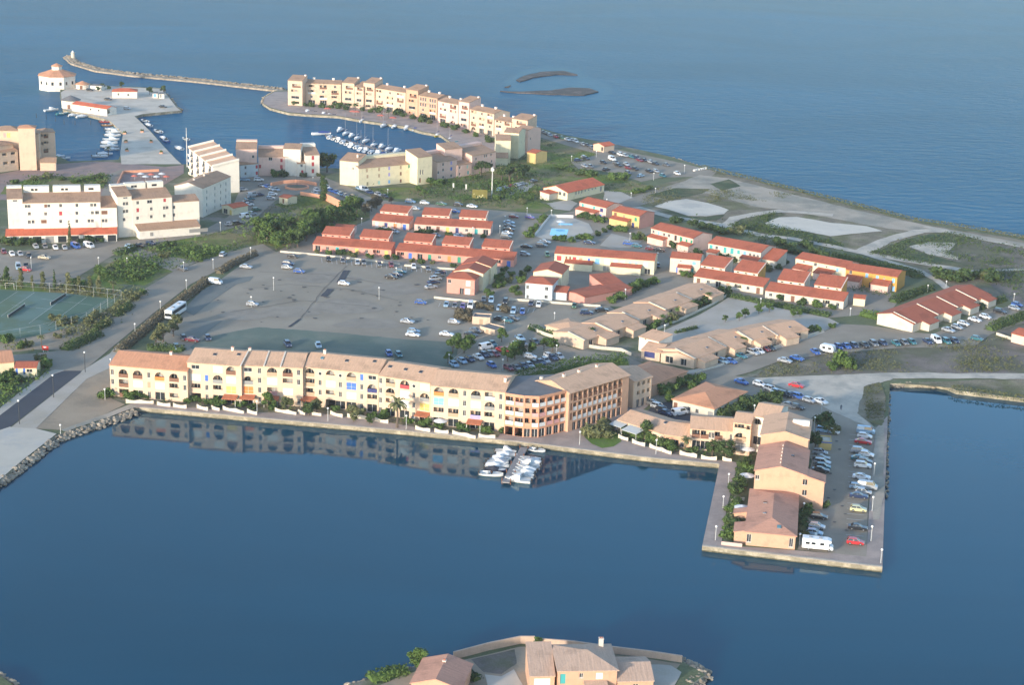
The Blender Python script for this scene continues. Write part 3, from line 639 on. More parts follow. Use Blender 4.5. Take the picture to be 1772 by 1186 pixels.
def column(b, px, py, codes, w=2.75):
    """one bay of the arcade: px, py = photo pixel at its middle, codes from the ground floor up"""
    a, _ = b.hit('f', px, py)
    for i, c in enumerate(codes):
        if c == '-': continue
        z = FL4[i]; k, col = (c.split(':') + [None])[:2]
        if k == 'n': b.at('f', 'w', a, z + .55, .85, 1.55)
        elif k == 'nc': b.at('f', 's', a, z + .45, .9, 1.7, col)
        elif k == 'r': b.at('f', 'r', a, z + .75, .85, .85)
        elif k == 'sm': b.at('f', 'w', a, z + .9, w * .8, 1.15)
        elif k == 'A': b.at('f', 'A', a, z, w, 2.35, col)
        elif k == 'L': b.at('f', 'L', a, z, w, 2.25, col)
        elif k == 'B': b.at('f', 'B', a, z + .25, w, 1.95, col)
        elif k == 'G': b.at('f', 'g', a, z, w, 2.2, col)
        elif k == 'K': b.at('f', 'k', a, .08, w, 2.4)
        elif k == 'T':
            m = MB(); sbox(m, b.S['f'], a - w * .72, 2.2, -2.6, a + w * .72, 2.32, -.02); m.v = [(p[0], p[1], p[2] + (p[1] + 2.6) * .22) for p in m.v]
            m.obj('canopy', paint(col) if col else TERR, b.root)
            for x in (a - w * .66, a + w * .66): m2 = MB(); sbox(m2, b.S['f'], x - .06, 0, -2.5, x + .06, 2.2, -2.38); m2.obj('canopy_post', FRAME, b.root); b.at('f', 'g', a, FL4[0], w, 2.0)
ARC = 'long cream arcaded apartment building with tan tiled roofs along the quay'
def sec(A, B, h, wall=CREAM, roof=None, D=14, verge=None):
    return Bld('apartment_building', ARC, 'apartment building', A, B, D, h, wall, roof or RTAN['u'], 'gable_u', .27, .35, eave=h, ), verge
bA, _ = sec((189.5, 632), (324, 643.2), 9.0, CREAM, RORA['u'])
for x, c in ((195, ('n', 'n', 'n')), (214, ('L:brown', 'L:brown', 'A:brown')), (238.6, ('G', 'B', 'A:brown')), (258, ('n', 'nc:tan', 'n')), (276.5, ('G', 'B', 'A:orange')), (301.5, ('L', 'L', 'A:brown')), (320, ('-', 'n', 'n'))):
    column(bA, x, 660 + (x - 190) * .09, c)
bA.finish(); bA.chim(.68, .5, .7)
b1, _ = sec((324, 627.3), (417.5, 634.3), 11.1)
for x, c in ((338.8, ('K', 'L', 'B:white', 'sm')), (357.8, ('n', 'n', 'nc:blue', '-')), (377, ('G', 'L', 'A:grey', 'B')), (400, ('T:terr', 'B:yellow', 'B', 'A:brown'))):
    column(b1, x, 662 + (x - 324) * .09, [q if q != 'T:terr' else 'T' for q in c])
b1.finish(verge=(.995,)); b1.sky(371.7, 614); b1.sky(413, 614); b1.chim(.7, .5, .8)
b2, _ = sec((418, 632.5), (524, 637.5), 11.1, PEACH if False else CREAM)
for x, c in ((429.5, ('T', 'B:orange', 'A:grey', 'sm')), (449.5, ('n', 'n', 'n', 'n')), (471, ('T', 'L:pink', 'B:white', 'A:tan')), (498, ('G', 'B:white', 'L', 'A:brown')), (517, ('n', '-', 'n', 'n'))):
    column(b2, x, 668 + (x - 418) * .07, c)
b2.finish(verge=(.37, .64)); b2.chim(.05, .5, .6)
b3, _ = sec((524.5, 635), (655, 648), 11.1)
for x, c in ((536, ('T', 'L:tan', 'L:tan', 'A:tan')), (554, ('-', 'n', 'n', 'r')), (572, ('K', 'L', 'B', 'A')), (589, ('G', 'n', 'n', 'r')), (608, ('G:navy', 'B:white', 'B:blue', 'A:tan')), (626, ('n', 'n', 'n', 'nc:blue')), (644, ('G', 'L', 'A:navy', 'sm'))):
    column(b3, x, 672 + (x - 524) * .1, c)
b3.finish(); b3.sky(557.6, 620.4, M('blue_skylight', (.1, .22, .26), .15, 0)); b3.sky(600, 625); b3.sky(648, 626); b3.chim(.18, .5, .9)
b4, _ = sec((655.5, 650.5), (744.5, 663.5), 11.1)
for x, c in ((658.5, ('n', 'n', 'n', 'n')), (675.6, ('G', 'L', 'A:tan', 'L:tan')), (700, ('G', 'B', 'B:white', 'A:red')), (716, ('n', 'n', 'n', 'r')), (734.6, ('T', 'B:yellow', 'A:grey', 'B'))):
    column(b4, x, 686 + (x - 655) * .12, c)
b4.finish(); b4.sky(675, 635); b4.sky(702, 640); b4.sky(728, 644.4)
bC, _ = sec((745, 667.5), (874.5, 679.5), 11.1, CREAM, None, 15)
for x, c in ((759, ('G', 'L', 'B:sky', 'A:orange')), (784.5, ('G', 'L:tan', 'B:white', 'A:tan')), (803.7, ('d', 'n', 'n', 'n')), (823, ('T', 'L:lilac', 'B:white', 'A:grey')), (847, ('G', 'L', 'A:grey', 'L:white')), (866, ('-', 'n', 'n', 'n'))):
    column(bC, x, 703 + (x - 745) * .1, c)
bC.finish(); bC.chim(.95, .3, 1.0)
for q in (b1, b2, b3, b4, bC): absorb(bA, q)

# ---- curved corner block with its long galleried wing
cz = LAND
foot = [G(*p) for p in ((872, 752.5), (905, 757.5), (931, 758.5), (957, 752.5), (978, 747))]
back = [G(985, 715), G(890, 720)]
corner = thing('apartment_building', 'curved corner apartment building with a grey flat roof and white balcony fronts', 'apartment building', foot[0], 0)
o0 = foot[0]; fp = [(p - o0) for p in foot + back]; HC = 11.2
wb = MB(); n = len(fp)
class Edge:
    def __init__(s, p, q):
        s.p, s.q = p, q; d = q - p; s.len = d.length; s.d = d.normalized(); s.n = Vector((-s.d.y, s.d.x, 0))
    def __call__(s, a, z, d=0.0):
        v = s.p + s.d * a + s.n * d; return (v.x, v.y, z)
for k in range(n):
    E_ = Edge(fp[k], fp[(k + 1) % n]); hs = []
    if k < 4:
        L = E_.len; nb = 2 if k in (0, 1, 2) else 2; bw = L / nb
        for fl in range(4):
            z = (.15, 3.0, 5.75, 8.5)[fl]
            for j in range(nb):
                a = bw * (j + .5)
                if fl == 0: r = opening(E_, corner, 'k' if k == 0 and True else 'g', a, z, bw * .8, 2.3, SALM)
                elif k == 1 and j == 0: r = opening(E_, corner, 'L', a, z, bw * .72, 2.35, SALM, 'tan')
                else: r = opening(E_, corner, 'L', a, z, bw * .84, 2.2, SALM, 'white' if (fl + j + k) % 4 else 'pink')
                if r: hs.append(r)
    cutwall(wb, E_, 0, E_.len, 0, HC, hs)
for k in range(4): sbox(wb, Edge(fp[k], fp[k + 1]), 0, HC - .25, -.12, Edge(fp[k], fp[k + 1]).len, HC + .35, .14)
wb.obj('wall', SALM, corner)
rb = MB(); rb.prism([(p.x * .985, p.y + .25) for p in fp], HC - .15, HC + .02); rb.obj('roof', GREYR, corner)
t = MB(); t.tube((fp[5].x - 8, fp[5].y - 6, HC), (fp[5].x - 8, fp[5].y - 6, HC + .9), .5, .5, 10); t.obj('chimney', CHIM, corner)
bE = Bld('apartment_building', 'salmon galleried apartment wing with rows of brown top balconies, running back from the curved corner', 'apartment building', (985, 681), (1089, 649.5), 13, 10.9, PEACH, RSAL['u'], 'gable_u', .27, .45, eave=10.9)
for j in range(10):
    a = bE.W * (.105 + .083 * j)
    for fl in range(4):
        z = (.1, 2.85, 5.6, 8.2)[fl]
        bE.at('f', ('g', 'L', 'L', 'L')[fl], a, z, bE.W * .062, (2.3, 2.3, 2.2, 2.3)[fl], (None, 'white', 'white', 'brown')[fl] if j < 9 else 'brown')
for fl in range(3): bE.at('f', 's', bE.W * .045, 3.2 + 2.7 * fl, .8, 2.0, 'brown')
bE.finish(); bE.chim(.75, .5, .5); bE.chim(.45, .5, .5); bE.chim(.2, .5, .6)
bF, _ = sec((1097, 661.5), (1128.5, 652.3), 7.8, CREAM, RSAL['u'], 12)
for j, x in enumerate((.28, .56, .84)):
    for fl in range(3): bF.at('f', ('g', 'L', 'A')[fl], x * bF.W, (.1, 2.7, 5.2)[fl], bF.W * .17, (2.2, 2.1, 2.2)[fl])
bF.finish(); absorb(bE, bF)
# ---- single storey houses around the passage
def simple(name, label, cat, A, B, D, h, wall, roof, rt='gable_u', slope=.27, front=(), right=(), left=(), win=(1.0, 1.25), sky=(), chim=(), group=None, rdg=.5, verge=None, fin=True, ov=.35, **kw):
    b = Bld(name, label, cat, A, B, D, h, wall, roof, rt, slope, ov, group, eave=h, rdg=rdg, **kw)
    for sd, L in (('f', front), ('r', right), ('l', left)):
        for q in L:
            k, x, y = q[:3]; r = list(q[3:]); w = r[0] if len(r) > 0 and r[0] else win[0]; hh = r[1] if len(r) > 1 and r[1] else win[1]; c = r[2] if len(r) > 2 else None
            b.put(sd, k, x, y, w, hh, c)
    if fin:
        b.finish(verge=verge)
        for q in sky: b.sky(*q)
        for q in chim: b.chim(*q)
    return b
h1 = simple('restaurant_building', 'one storey tan house with an orange hipped roof behind the salmon wing', 'building', (1129, 667), (1189, 643), 13, 3.5, PEACH, RORA['u'], 'hip', .27)
h2 = simple('restaurant_building', 'low white walled building with a broad orange hipped roof beside the small car yard', 'building', (1164.5, 691.5), (1236, 708.5), 19, 3.0, OFFW, RORA['v'], 'hip', .26,
    front=[('w', 1192, 708), ('w', 1206, 712), ('d', 1229, 722, 1.6, 2.0, 'grey'), ('d', 1169, 703, 1.2, 2.0, 'brown')], right=[('w', 1262, 716), ('w', 1290, 707)])
h3 = simple('restaurant_building', 'long low tan roofed house with pale awnings over its quayside garden', 'building', (1069, 727), (1149, 752.5), 11, 3.0, CREAM, RSAL['u'], 'gable_u', .25,
    front=[('g', 1082, 742, 2.6, 2.1), ('g', 1105, 749, 3.2, 2.1), ('g', 1128, 757, 3, 2.1)], sky=[(1152, 732)])
h3b = simple('restaurant_building', '', 'building', (1150, 752.5), (1194, 758.5), 12, 3.1, PEACH, RSAL['u'], 'gable_u', .25, front=[('g', 1168, 771, 1.8, 2.0), ('w', 1180, 770)])
absorb(h3, h3b)
for px, py, w, d in ((1076, 738, 4, 3), (1104, 747, 5, 4)):
    a, z = h3.hit('f', px, py); m = MB(); sbox(m, h3.S['f'], a - w / 2, 2.35, -d, a + w / 2, 2.45, -.05); m.v = [(p[0], p[1], p[2] + (p[1] + d) * .12) for p in m.v]; m.obj('awning', BLIND, h3.root)
    for x in (-w / 2 + .1, w / 2 - .1): m = MB(); sbox(m, h3.S['f'], a + x - .04, 0, -d + .1, a + x + .04, 2.35, -d + .18); m.obj('awning_post', FRAME, h3.root)
h4 = simple('apartment_building', 'two storey cream arcaded house with brown balcony fronts facing the quay corner', 'apartment building', (1194.5, 742.5), (1269, 747.5), 11, 5.7, CREAM, RTAN['u'], 'gable_u', .27,
    front=[('L', 1204.5, 751.5, 2.1, 2.2, 'brown'), ('L', 1219.5, 753, 2.1, 2.2, 'brown'), ('w', 1229, 753.5, .7, 1.6), ('w', 1234, 754, .7, 1.6), ('L', 1243.5, 755, 2.1, 2.2, 'brown'), ('L', 1257, 756, 2.1, 2.2, 'brown'), ('w', 1265, 757, .6, 1.6),
           ('g', 1204.5, 770, 2.1, 2.3), ('g', 1219.5, 771, 2.1, 2.3), ('g', 1243.5, 773, 2.1, 2.3), ('g', 1257, 774, 2.1, 2.3)])
h5 = simple('apartment_building', 'narrow three storey cream house with a round arched balcony at the pier root', 'apartment building', (1269.5, 731.5), (1300, 735), 9, 8.6, CREAM, RTAN['u'], 'gable_u', .27,
    front=[('L', 1281, 741, 3.0, 1.9), ('A', 1281, 757, 3.2, 2.3, 'tan'), ('L', 1296, 744, 1.0, 2.0), ('g', 1281, 775, 2.8, 2.4, 'pale'), ('w', 1296, 772, 1, 1.2)])
# ---- the pier terrace, far to near
p1 = simple('apartment_building', 'white fronted house with an arched window and tan roof behind the pier terrace', 'apartment building', (1303, 720.5), (1345, 727), 12, 9.6, WHT, RSAL['u'], 'gable_u', .27,
    front=[('A', 1310, 733, 2.2, 2.6), ('L', 1310, 747, 2.2, 2.2), ('g', 1310, 763, 2.2, 2.2)])
pm = Bld('terraced_house', 'tallest house of the pier terrace, tan roofed, its front gable showing above the brown roof', 'house', (1317, 754), (1399, 762), 15, 10.6, PEACH, RSAL['v'], 'gable_v', .26, .3, eave=10.6)
pm.finish()
mdl = MB(); mdl.box(pm.W * .62, 8.2, 11.2, pm.W * .98, 9.2, 12.6); mdl.obj('dormer', WHT, pm.root)
pn = Bld('terraced_house', 'middle house of the pier terrace with a wide peach gable and brown tiled roof', 'house', (1306.5, 815.3), (1395, 824), 17.5, 8.3, PEACH, RPIN['v'], 'gable_v', .27, .3, eave=8.3)
for q in (('w', 1310.5, 826.5, 1.0, 1.1),): pn.put('f', *q)
pn.finish()
W_ = pn.W; rr = 8.3
ax = annex(pn, W_ + .01, 0.004, W_ + 4.4, 4.6, 8.3 - .27 * 4.4 - .05, PEACH, RPIN['v'], .27, 'wing', 'r')
for px, py in ((1393, 835), (1392, 853)):
    a, z = pn.hit('f', px, py); m = MB(); S = pn.S['f']; sbox(m, S, a - .5, z - .65, -.03, a + .5, z + .65, -.006, 0); sbox(m, S, a - .58, z - .74, -.06, a + .58, z - .655, -.004, 1)
    sbox(m, S, a - .04, z - .65, -.05, a + .04, z + .65, -.032, 1); m.obj('window', [GLASS, FRAME], pn.root)
po = Bld('terraced_house', 'end house of the pier terrace, low peach front below a big brown hipped roof', 'house', (1291, 920.5), (1377, 928.6), 26, 3.3, PEACH, RPIN['v'], 'hip', .27, .35, eave=3.3)
po.put('f', 'w', 1296, 932, 1.0, 1.9); po.put('f', 'w', 1369, 940, .9, 2.1)
po.finish()
skylight(po.roof, 7.2, 2.2, 3.3 + .27 * 2.2 + .3, .27, .9, 1.1, MATS['blue_skylight'])
skylight(po.roof, 3.6, 15, 3.3 + .27 * 3.6 + .35, 0, .8, .9); skylight(po.roof, 3.7, 8.5, 3.3 + .27 * 3.7 + .35, 0, .8, .5)
an = annex(po, -2.6, .8, -.01, 6, 2.6, PEACH, RPIN['v'], .2, 'annex', 'l'); annex(po, -3.2, 12, -.01, 14.5, 2.5, PEACH, RPIN['v'], .2, 'annex', 'l')
for k in range(6):   # ridge vents of the middle roof
    m = MB(); m.tube((W_ / 2 - .25, 2.2 + 2.4 * k, 9.75), (W_ / 2 - .25, 2.2 + 2.4 * k, 10.45), .14, .12, 8); m.obj('roof_vent', CHIM, pn.roof)
m = MB(); m.box(W_ * .66, 9, 9.2, W_ * .66 + .8, 9.5, 9.75); m.obj('skylight', GLASS, pn.roof)
# ================================================================ red roofed houses, tan villas and the white blocks
def hitd(b, px, py, yd):
    d = ray(px, py); c, n = cos(-b.rz), sin(-b.rz); o = CP - b.o
    o = Vector((o.x * c - o.y * n, o.x * n + o.y * c, o.z)); d = Vector((d.x * c - d.y * n, d.x * n + d.y * c, d.z))
    t = (yd - o.y) / d.y; return o + d * t
GR = 'red roofed terraces behind the car park'
def terrace(label, A, B, ups, wall, doors, h=2.7, D1=5.5, D2=5.5, roof=RRED, upwall=None, sl=.27, endcol=None, name='terraced_house', group=GR):
    """one storey front under a long roof, with taller blocks behind it; ups = pixel pairs on the upper eaves"""
    b = Bld(name, label, 'house', A, B, D1, h, wall, roof['u'], 'mono', sl, .3, group, eave=h)
    n = max(3, int(b.W / 3.6))
    for k in range(n):
        a = b.W * (k + .5) / n; c = doors[k % len(doors)]
        if c == 'w': b.at('f', 'w', a, .9, 1.1, 1.1)
        elif c == 'g': b.at('f', 'g', a, .06, 1.9, 2.1)
        elif c == 'k': b.at('f', 'L', a, .06, 2.6, 2.2)
        else: b.at('f', 's', a, .06, 1.3, 2.1, c)
    b.finish()
    hu = h + sl * D1 + 1.15
    for i, (p, q) in enumerate(ups):
        u0 = max(0, hitd(b, *p, D1).x); u1 = min(b.W, hitd(b, *q, D1).x)
        o = annex(b, u0, D1 + .01, u1, D1 + D2, hu, upwall or wall, roof['u'], sl, 'upper_storey', 'f')
        m = MB(); k = max(2, int((u1 - u0) / 2.6))
        for j in range(k):
            x = u0 + (u1 - u0) * (j + .5) / k; w_ = MB(); w_.box(x - .45, D1 - .03, hu - .75, x + .45, D1 + .005, hu - .35); w_.obj('window', GLASS, o)
        if endcol and i == len(ups) - 1:
            m = MB(); r_ = sl * D2
            m.face([(u1 + .004, D1 - .3, 0), (u1 + .004, D1 + D2, 0), (u1 + .004, D1 + D2, hu + r_), (u1 + .004, D1 - .3, hu - .08)]); m.obj('end_wall', endcol, o)
        v = MB(); z0_ = hu + .24; v.add([(u1 - .15, D1 - .2, z0_), (u1 + .15, D1 - .2, z0_), (u1 + .15, D1 + D2, z0_ + sl * D2), (u1 - .15, D1 + D2, z0_ + sl * D2)] + [(u1 - .15, D1 - .2, z0_ - .3), (u1 + .15, D1 - .2, z0_ - .3), (u1 + .15, D1 + D2, z0_ + sl * D2 - .3), (u1 - .15, D1 + D2, z0_ + sl * D2 - .3)], [(0, 1, 2, 3), (0, 4, 5, 1), (1, 5, 6, 2), (2, 6, 7, 3), (3, 7, 4, 0)]); v.obj('verge', CHIM, o)
    # fence walls between the front gardens
    return b
terrace('short red roofed terrace nearest the north road, left of the longer one', (644, 381), (708, 387), [((658, 367), (706, 370.5))], ROSE, ['white', 'navy', 'orange', 'blue', 'w'])
terrace('red roofed terrace with two upper blocks, right along the north road', (717, 387.5), (849, 395.6), [((730.6, 372), (777.6, 375)), ((795, 377.5), (841, 380))], ROSE, ['w', 'g', 'brown', 'yellow', 'navy', 'w', 'teal', 'g'])
terrace('red roofed terrace with coloured doors at the far left of the central car park', (541.5, 422), (677, 432.6), [((557.6, 405), (606, 412)), ((623, 410), (673, 416.5))], PINK, ['g', 'w', 'teal', 'pink', 'yellow', 'w', 'k', 'yellow'])
terrace('long red roofed terrace with three upper blocks behind the central car park', (684.6, 433.5), (889, 450), [((699, 417), (748, 422.7)), ((765, 422), (813, 427)), ((834, 428.5), (882, 434))], PINK, ['k', 'blue', 'g', 'green', 'w', 'orange', 'green', 'w', 'k', 'tan'])
simple('garden_store', 'small red roofed store with a blue band, behind the far left terrace', 'house', (579, 394), (611, 396), 6, 2.7, ROSE, RRED['u'], 'gable_u', .2, front=[('s', 590, 400, 3.5, .7, 'lilac')])
def tgroup(label, secs, wall, roof=RRED):
    main = None
    for i, (A, B, h, D, rt, w, op) in enumerate(secs):
        b = Bld('terraced_house', label, 'house', A, B, D, h, w or wall, roof['v' if rt in ('gable_v', 'hip') else 'u'], rt, .27, .25, GR, eave=h)
        for sd, k, x, y, ww, hh, c in op: b.put(sd, k, x, y, ww, hh, c)
        b.finish()
        if main is None: main = b
        else: absorb(main, b)
    return main
tgroup('pink stepped red roofed terrace that runs back from the right of the central car park', [
    ((773.5, 481), (821.5, 485), 5.3, 9, 'hip', PINK, [('f', 'w', 778, 487, 1.1, 1.3, None), ('f', 'B', 810, 491, 1.6, 1.9, 'white'), ('f', 'g', 799, 505, 1.4, 2.1, None), ('f', 'B', 809, 505, 1.8, 2, 'white'), ('r', 'w', 828, 489, .9, 1.2, None)]),
    ((785, 470), (836, 474.5), 5.9, 9, 'gable_v', LEMON, [('r', 'w', 848, 476, .9, 1.2, None)]),
    ((799, 458), (850, 462.5), 6.2, 9, 'gable_v', LEMON, [('r', 'w', 860, 464, .9, 1.2, None)])], PINK)
tw = tgroup('cool white end house of a red roofed terrace beside the planted footpath', [
    ((909.5, 489.5), (956, 493.7), 5.5, 9, 'hip', COOLW, [('f', 'w', 913, 497, .9, 1.4, None), ('f', 'w', 946, 500, 1.1, 1.3, None), ('f', 'w', 945, 514, 1.1, 1.2, None), ('f', 'w', 913, 514, .8, 1.3, None), ('r', 's', 960, 513, 1.0, 2.0, 'mint')]),
    ((923, 471), (972, 475.5), 6.1, 12, 'gable_v', LEMON, [('r', 'w', 975, 474, .9, 1.2, None)])], COOLW)
annex(tw, tw.W + .01, 2.0, tw.W + 4.5, 6, 2.7, COOLW, RRED['u'], .25)
simple('garage_block', 'long low red roofed garage block with pink walls beside the white end house', 'garage', (981, 505), (1011.6, 515), 22, 2.6, PINK, RRED['v'], 'gable_v', .1, front=[])
simple('garage_block', 'short low red roofed garage block with pink walls in front of the colourful terrace', 'garage', (1049, 497.5), (1083.6, 494), 12, 2.7, PINK, RRED['u'], 'mono', .12)
m1 = simple('terraced_house', 'two storey red roofed terrace with coloured shutters, below the swimming pool', 'house', (959.8, 438.5), (1132.5, 451.5), 10, 5.2, LEMON, RRED['u'], 'gable_u', .27, group=GR,
    front=[('s', 967.5, 447, 1.7, 1.8, 'red'), ('s', 980, 447.5, .7, 1.6, 'brown'), ('s', 986.5, 448, .7, 1.6, 'brown'), ('s', 994, 448.5, 1.3, 1.5, 'red'), ('s', 1005, 450, 1.2, 1.5, 'tan'), ('s', 1019, 451, .9, 1.5, 'blue'), ('s', 1033.7, 452.5, 1.7, 2.0, 'sky'), ('B', 1050, 453, 2.0, 1.9, 'white'),
      ('B', 1065, 454, 1.5, 1.6, 'white'), ('B', 1077, 455, 1.5, 1.6, 'white'), ('s', 1090, 456, 1.2, 1.5, 'mint'), ('s', 1101, 457, 1.2, 1.5, 'mint'), ('B', 1117, 458, 1.6, 1.6, 'white'), ('g', 981, 461, 2.2, 2.0), ('g', 1000, 462, 2, 2), ('s', 1018, 464, 1.2, 2.0, 'lilac'), ('g', 1049, 468, 2.4, 2, 'pale'), ('g', 1092, 471, 2.0, 2.0), ('s', 1103, 471, .8, 1.8, 'green'), ('g', 1120, 473, 2, 2)])
def porch(b, px0, px1, y, d=2.6, h=2.6, roof=None, wall=None, side='f'):
    a0, z = b.hit('f', px0, y); a1, _ = b.hit('f', px1, y); a0, a1 = max(0, a0), min(b.W, a1)
    return annex(b, a0, -d, a1, -.01, h, wall or b.wm, roof or RRED['u'], .27, 'porch', 'f')
porch(m1, 979, 1026, 458); porch(m1, 1058, 1110, 465)
m2 = simple('terraced_house', 'lone two storey red roofed house with an arched porch, right of the colourful terrace', 'house', (1160, 446), (1212, 450.5), 9, 5.3, OFFW, RRED['u'], 'gable_u', .25, front=[('w', 1178, 452, .6, .6), ('s', 1201, 456, 1.3, 1.2, 'sky'), ('s', 1172, 470, .9, 2.0, 'blue'), ('s', 1198, 472, .9, 2, 'teal')])
porch(m2, 1174, 1196, 466, 2.2, 2.5, None, ROSE)
n1 = simple('terraced_house', 'two storey pink and white house with a red roof left of the swimming pool gardens, nearest the hall', 'house', (1003, 349.5), (1049, 360), 10, 5.1, ROSE, RRED['u'], 'gable_u', .25, front=[('s', 1008.5, 355.5, 1.1, 1.5, 'teal'), ('s', 1028, 360, 1.1, 1.5, 'teal'), ('s', 1041, 364, 1.6, 1.5, 'navy'), ('s', 1039, 375, 1.2, 1.9, 'blue'), ('w', 1048, 377, .8, 1.2)])
n1.root['label'] = 'two storey pink and white house with a red roof, nearest the orange roofed hall'
porch(n1, 1003, 1037, 369)
n2 = simple('terraced_house', 'two storey yellow fronted red roofed house with a blank pink side wall', 'house', (1059.6, 365), (1106.6, 374.7), 10, 5.1, YELL, RRED['u'], 'gable_u', .25, front=[('s', 1065, 371, 1.4, 1.5, 'brown'), ('s', 1080, 375, 1.1, 1.5, 'olive'), ('s', 1100, 380, 1.2, 1.5, 'green'), ('s', 1095, 394, 1.3, 2.0, 'navy'), ('w', 1070, 388)], right=[('d', 1110, 393, .9, 1.9, 'navy')])
pw = MB(); pw.face([(n2.W + .004, 0, 0), (n2.W + .004, 10, 0), (n2.W + .004, 10, 5.1), (n2.W + .004, 5, 6.3), (n2.W + .004, 0, 5.1)]); o_ = pw.obj('side_wall', PINK, n2.root); o_['label'] = 'blank pink side wall'
porch(n2, 1061, 1092, 386)
e2 = simple('terraced_house', 'two storey red roofed terrace with green shutters, first of three along the sand track', 'house', (1126.8, 395), (1199.5, 413), 11, 5.4, ROSE, RRED['u'], 'gable_u', .25, group=GR, front=[('w', 1130.6, 401), ('s', 1140, 403.5, 1, 1.3, 'sky'), ('w', 1149, 406), ('w', 1157.5, 408), ('d', 1169, 412, 1.2, 2, 'dark'), ('s', 1178.5, 414.5, 1.3, 2, 'green'), ('s', 1188, 417, 1.0, 1.4, 'green'), ('s', 1196.5, 419, 1, 1.4, 'green'), ('g', 1150, 420, 2, 2), ('g', 1175, 426, 2, 2), ('w', 1195, 431)])
porch(e2, 1128, 1155, 412); porch(e2, 1180, 1200, 426)
e3 = simple('terraced_house', 'red roofed terrace with teal shutters and a white garage wing, along the sand track', 'house', (1226, 421), (1316.8, 437.5), 12, 5.3, OFFW, RRED['u'], 'gable_u', .25, group=GR, front=[('s', 1230.5, 427, 1.3, 1.4, 'teal'), ('w', 1240, 429), ('s', 1254.6, 433, 1.2, 2.1, 'teal'), ('s', 1266.7, 434.6, 1.3, 2.1, 'teal'), ('s', 1278, 436.5, 1.1, 1.4, 'teal'), ('s', 1288.6, 438.5, 1.2, 1.4, 'sky'), ('w', 1298, 441, .9, 1.2), ('w', 1304.7, 442.5, .9, 1.2), ('w', 1311, 444, .9, 1.2), ('g', 1250, 447, 2.2, 2), ('g', 1285, 453, 2.2, 2), ('g', 1305, 457, 2.2, 2)])
porch(e3, 1228, 1245, 438); porch(e3, 1285, 1316, 452)
annex(e3, e3.W + .01, 1, e3.W + 6, 9, 2.9, OFFW, RRED['u'], .3, 'garage_wing', 'f')
e4 = simple('terraced_house', 'half cream, half orange red roofed terrace with sky blue shutters', 'house', (1377, 447), (1464, 464), 10, 5.3, LEMON, RRED['u'], 'gable_u', .25, group=GR, front=[('w', 1391, 453, .8, .8), ('w', 1411, 458, 1.1, 1.3), ('w', 1430, 462, .7, .7), ('s', 1449, 467, 1.1, 1.4, 'sky'), ('w', 1386, 465), ('w', 1420, 471), ('s', 1451, 481, 1.0, 1.6, 'sky')])
porch(e4, 1380, 1405, 466, 4, 2.5, None, ROSE); porch(e4, 1416, 1445, 474, 4, 2.5, None, ROSE)
e5 = simple('terraced_house', '', 'house', (1464, 466.5), (1553, 480), 10, 5.3, OCHRE, RRED['u'], 'gable_u', .25, front=[('w', 1472, 471), ('s', 1500, 477, 1.0, 1.6, 'sky'), ('s', 1518, 481, 1.0, 1.6, 'sky'), ('w', 1530, 482, .6, .6), ('s', 1546, 486, 1.0, 1.6, 'sky'), ('s', 1545.7, 500, 1.0, 1.8, 'sky'), ('d', 1506, 498, 1.2, 1.9, 'dark')])
porch(e5, 1466, 1492, 487, 4, 2.5, None, ROSE); porch(e5, 1512, 1542, 495, 4, 2.5, None, ROSE)
absorb(e4, e5)
terrace('red roofed terrace with a yellow end wall, left of its twin by the pale courtyard', (1200.6, 478), (1321, 497), [((1212, 461), (1254, 471.5)), ((1270, 474.5), (1311, 485.7))], OFFW, ['brown', 'w', 'g', 'tan', 'k', 'w', 'brown'], D1=6, D2=7.5, endcol=OCHRE, roof=RRED)
terrace('red roofed terrace with a yellow end wall, right of its twin by the pale courtyard', (1324.5, 503), (1460, 522), [((1345.5, 491), (1391, 502)), ((1408.6, 504.5), (1455, 517))], OFFW, ['w', 'g', 'brown', 'w', 'navy', 'k', 'w'], D1=6, D2=7.5, endcol=OCHRE)
simple('garden_store', 'small cream store with a red roof at the right end of the paired terraces', 'house', (1477, 516), (1497, 518), 5, 2.6, LEMON, RRED['u'], 'gable_u', .25)
e7 = simple('terraced_house', 'red roofed diagonal terrace with pale stepped verges, far right by the parked cars', 'house', (1580, 561.5), (1714.5, 510.5), 13, 2.8, OFFW, RRED['u'], 'gable_u', .25, rdg=.6, group=GR, verge=(.02, .3, .55, .8),
    front=[('g', 1600, 563, 1.8, 2), ('w', 1622, 552), ('g', 1642, 546, 1.8, 2), ('w', 1662, 538), ('g', 1682, 532, 1.8, 2), ('w', 1700, 524)], left=[('w', 1535, 541, .8, .8), ('w', 1546, 544, .8, .9)])
for f0, f1 in ((.1, .22), (.38, .5), (.62, .74), (.86, .97)): annex(e7, f0 * e7.W, -3, f1 * e7.W, -.01, 2.3, OFFW, RRED['u'], .22, 'porch', 'f')
simple('bungalow', 'pale red roofed bungalow behind a low wall at the right edge', 'house', (1751, 577), (1800, 590), 8, 2.9, ROSE, RRED['u'], 'gable_u', .25)
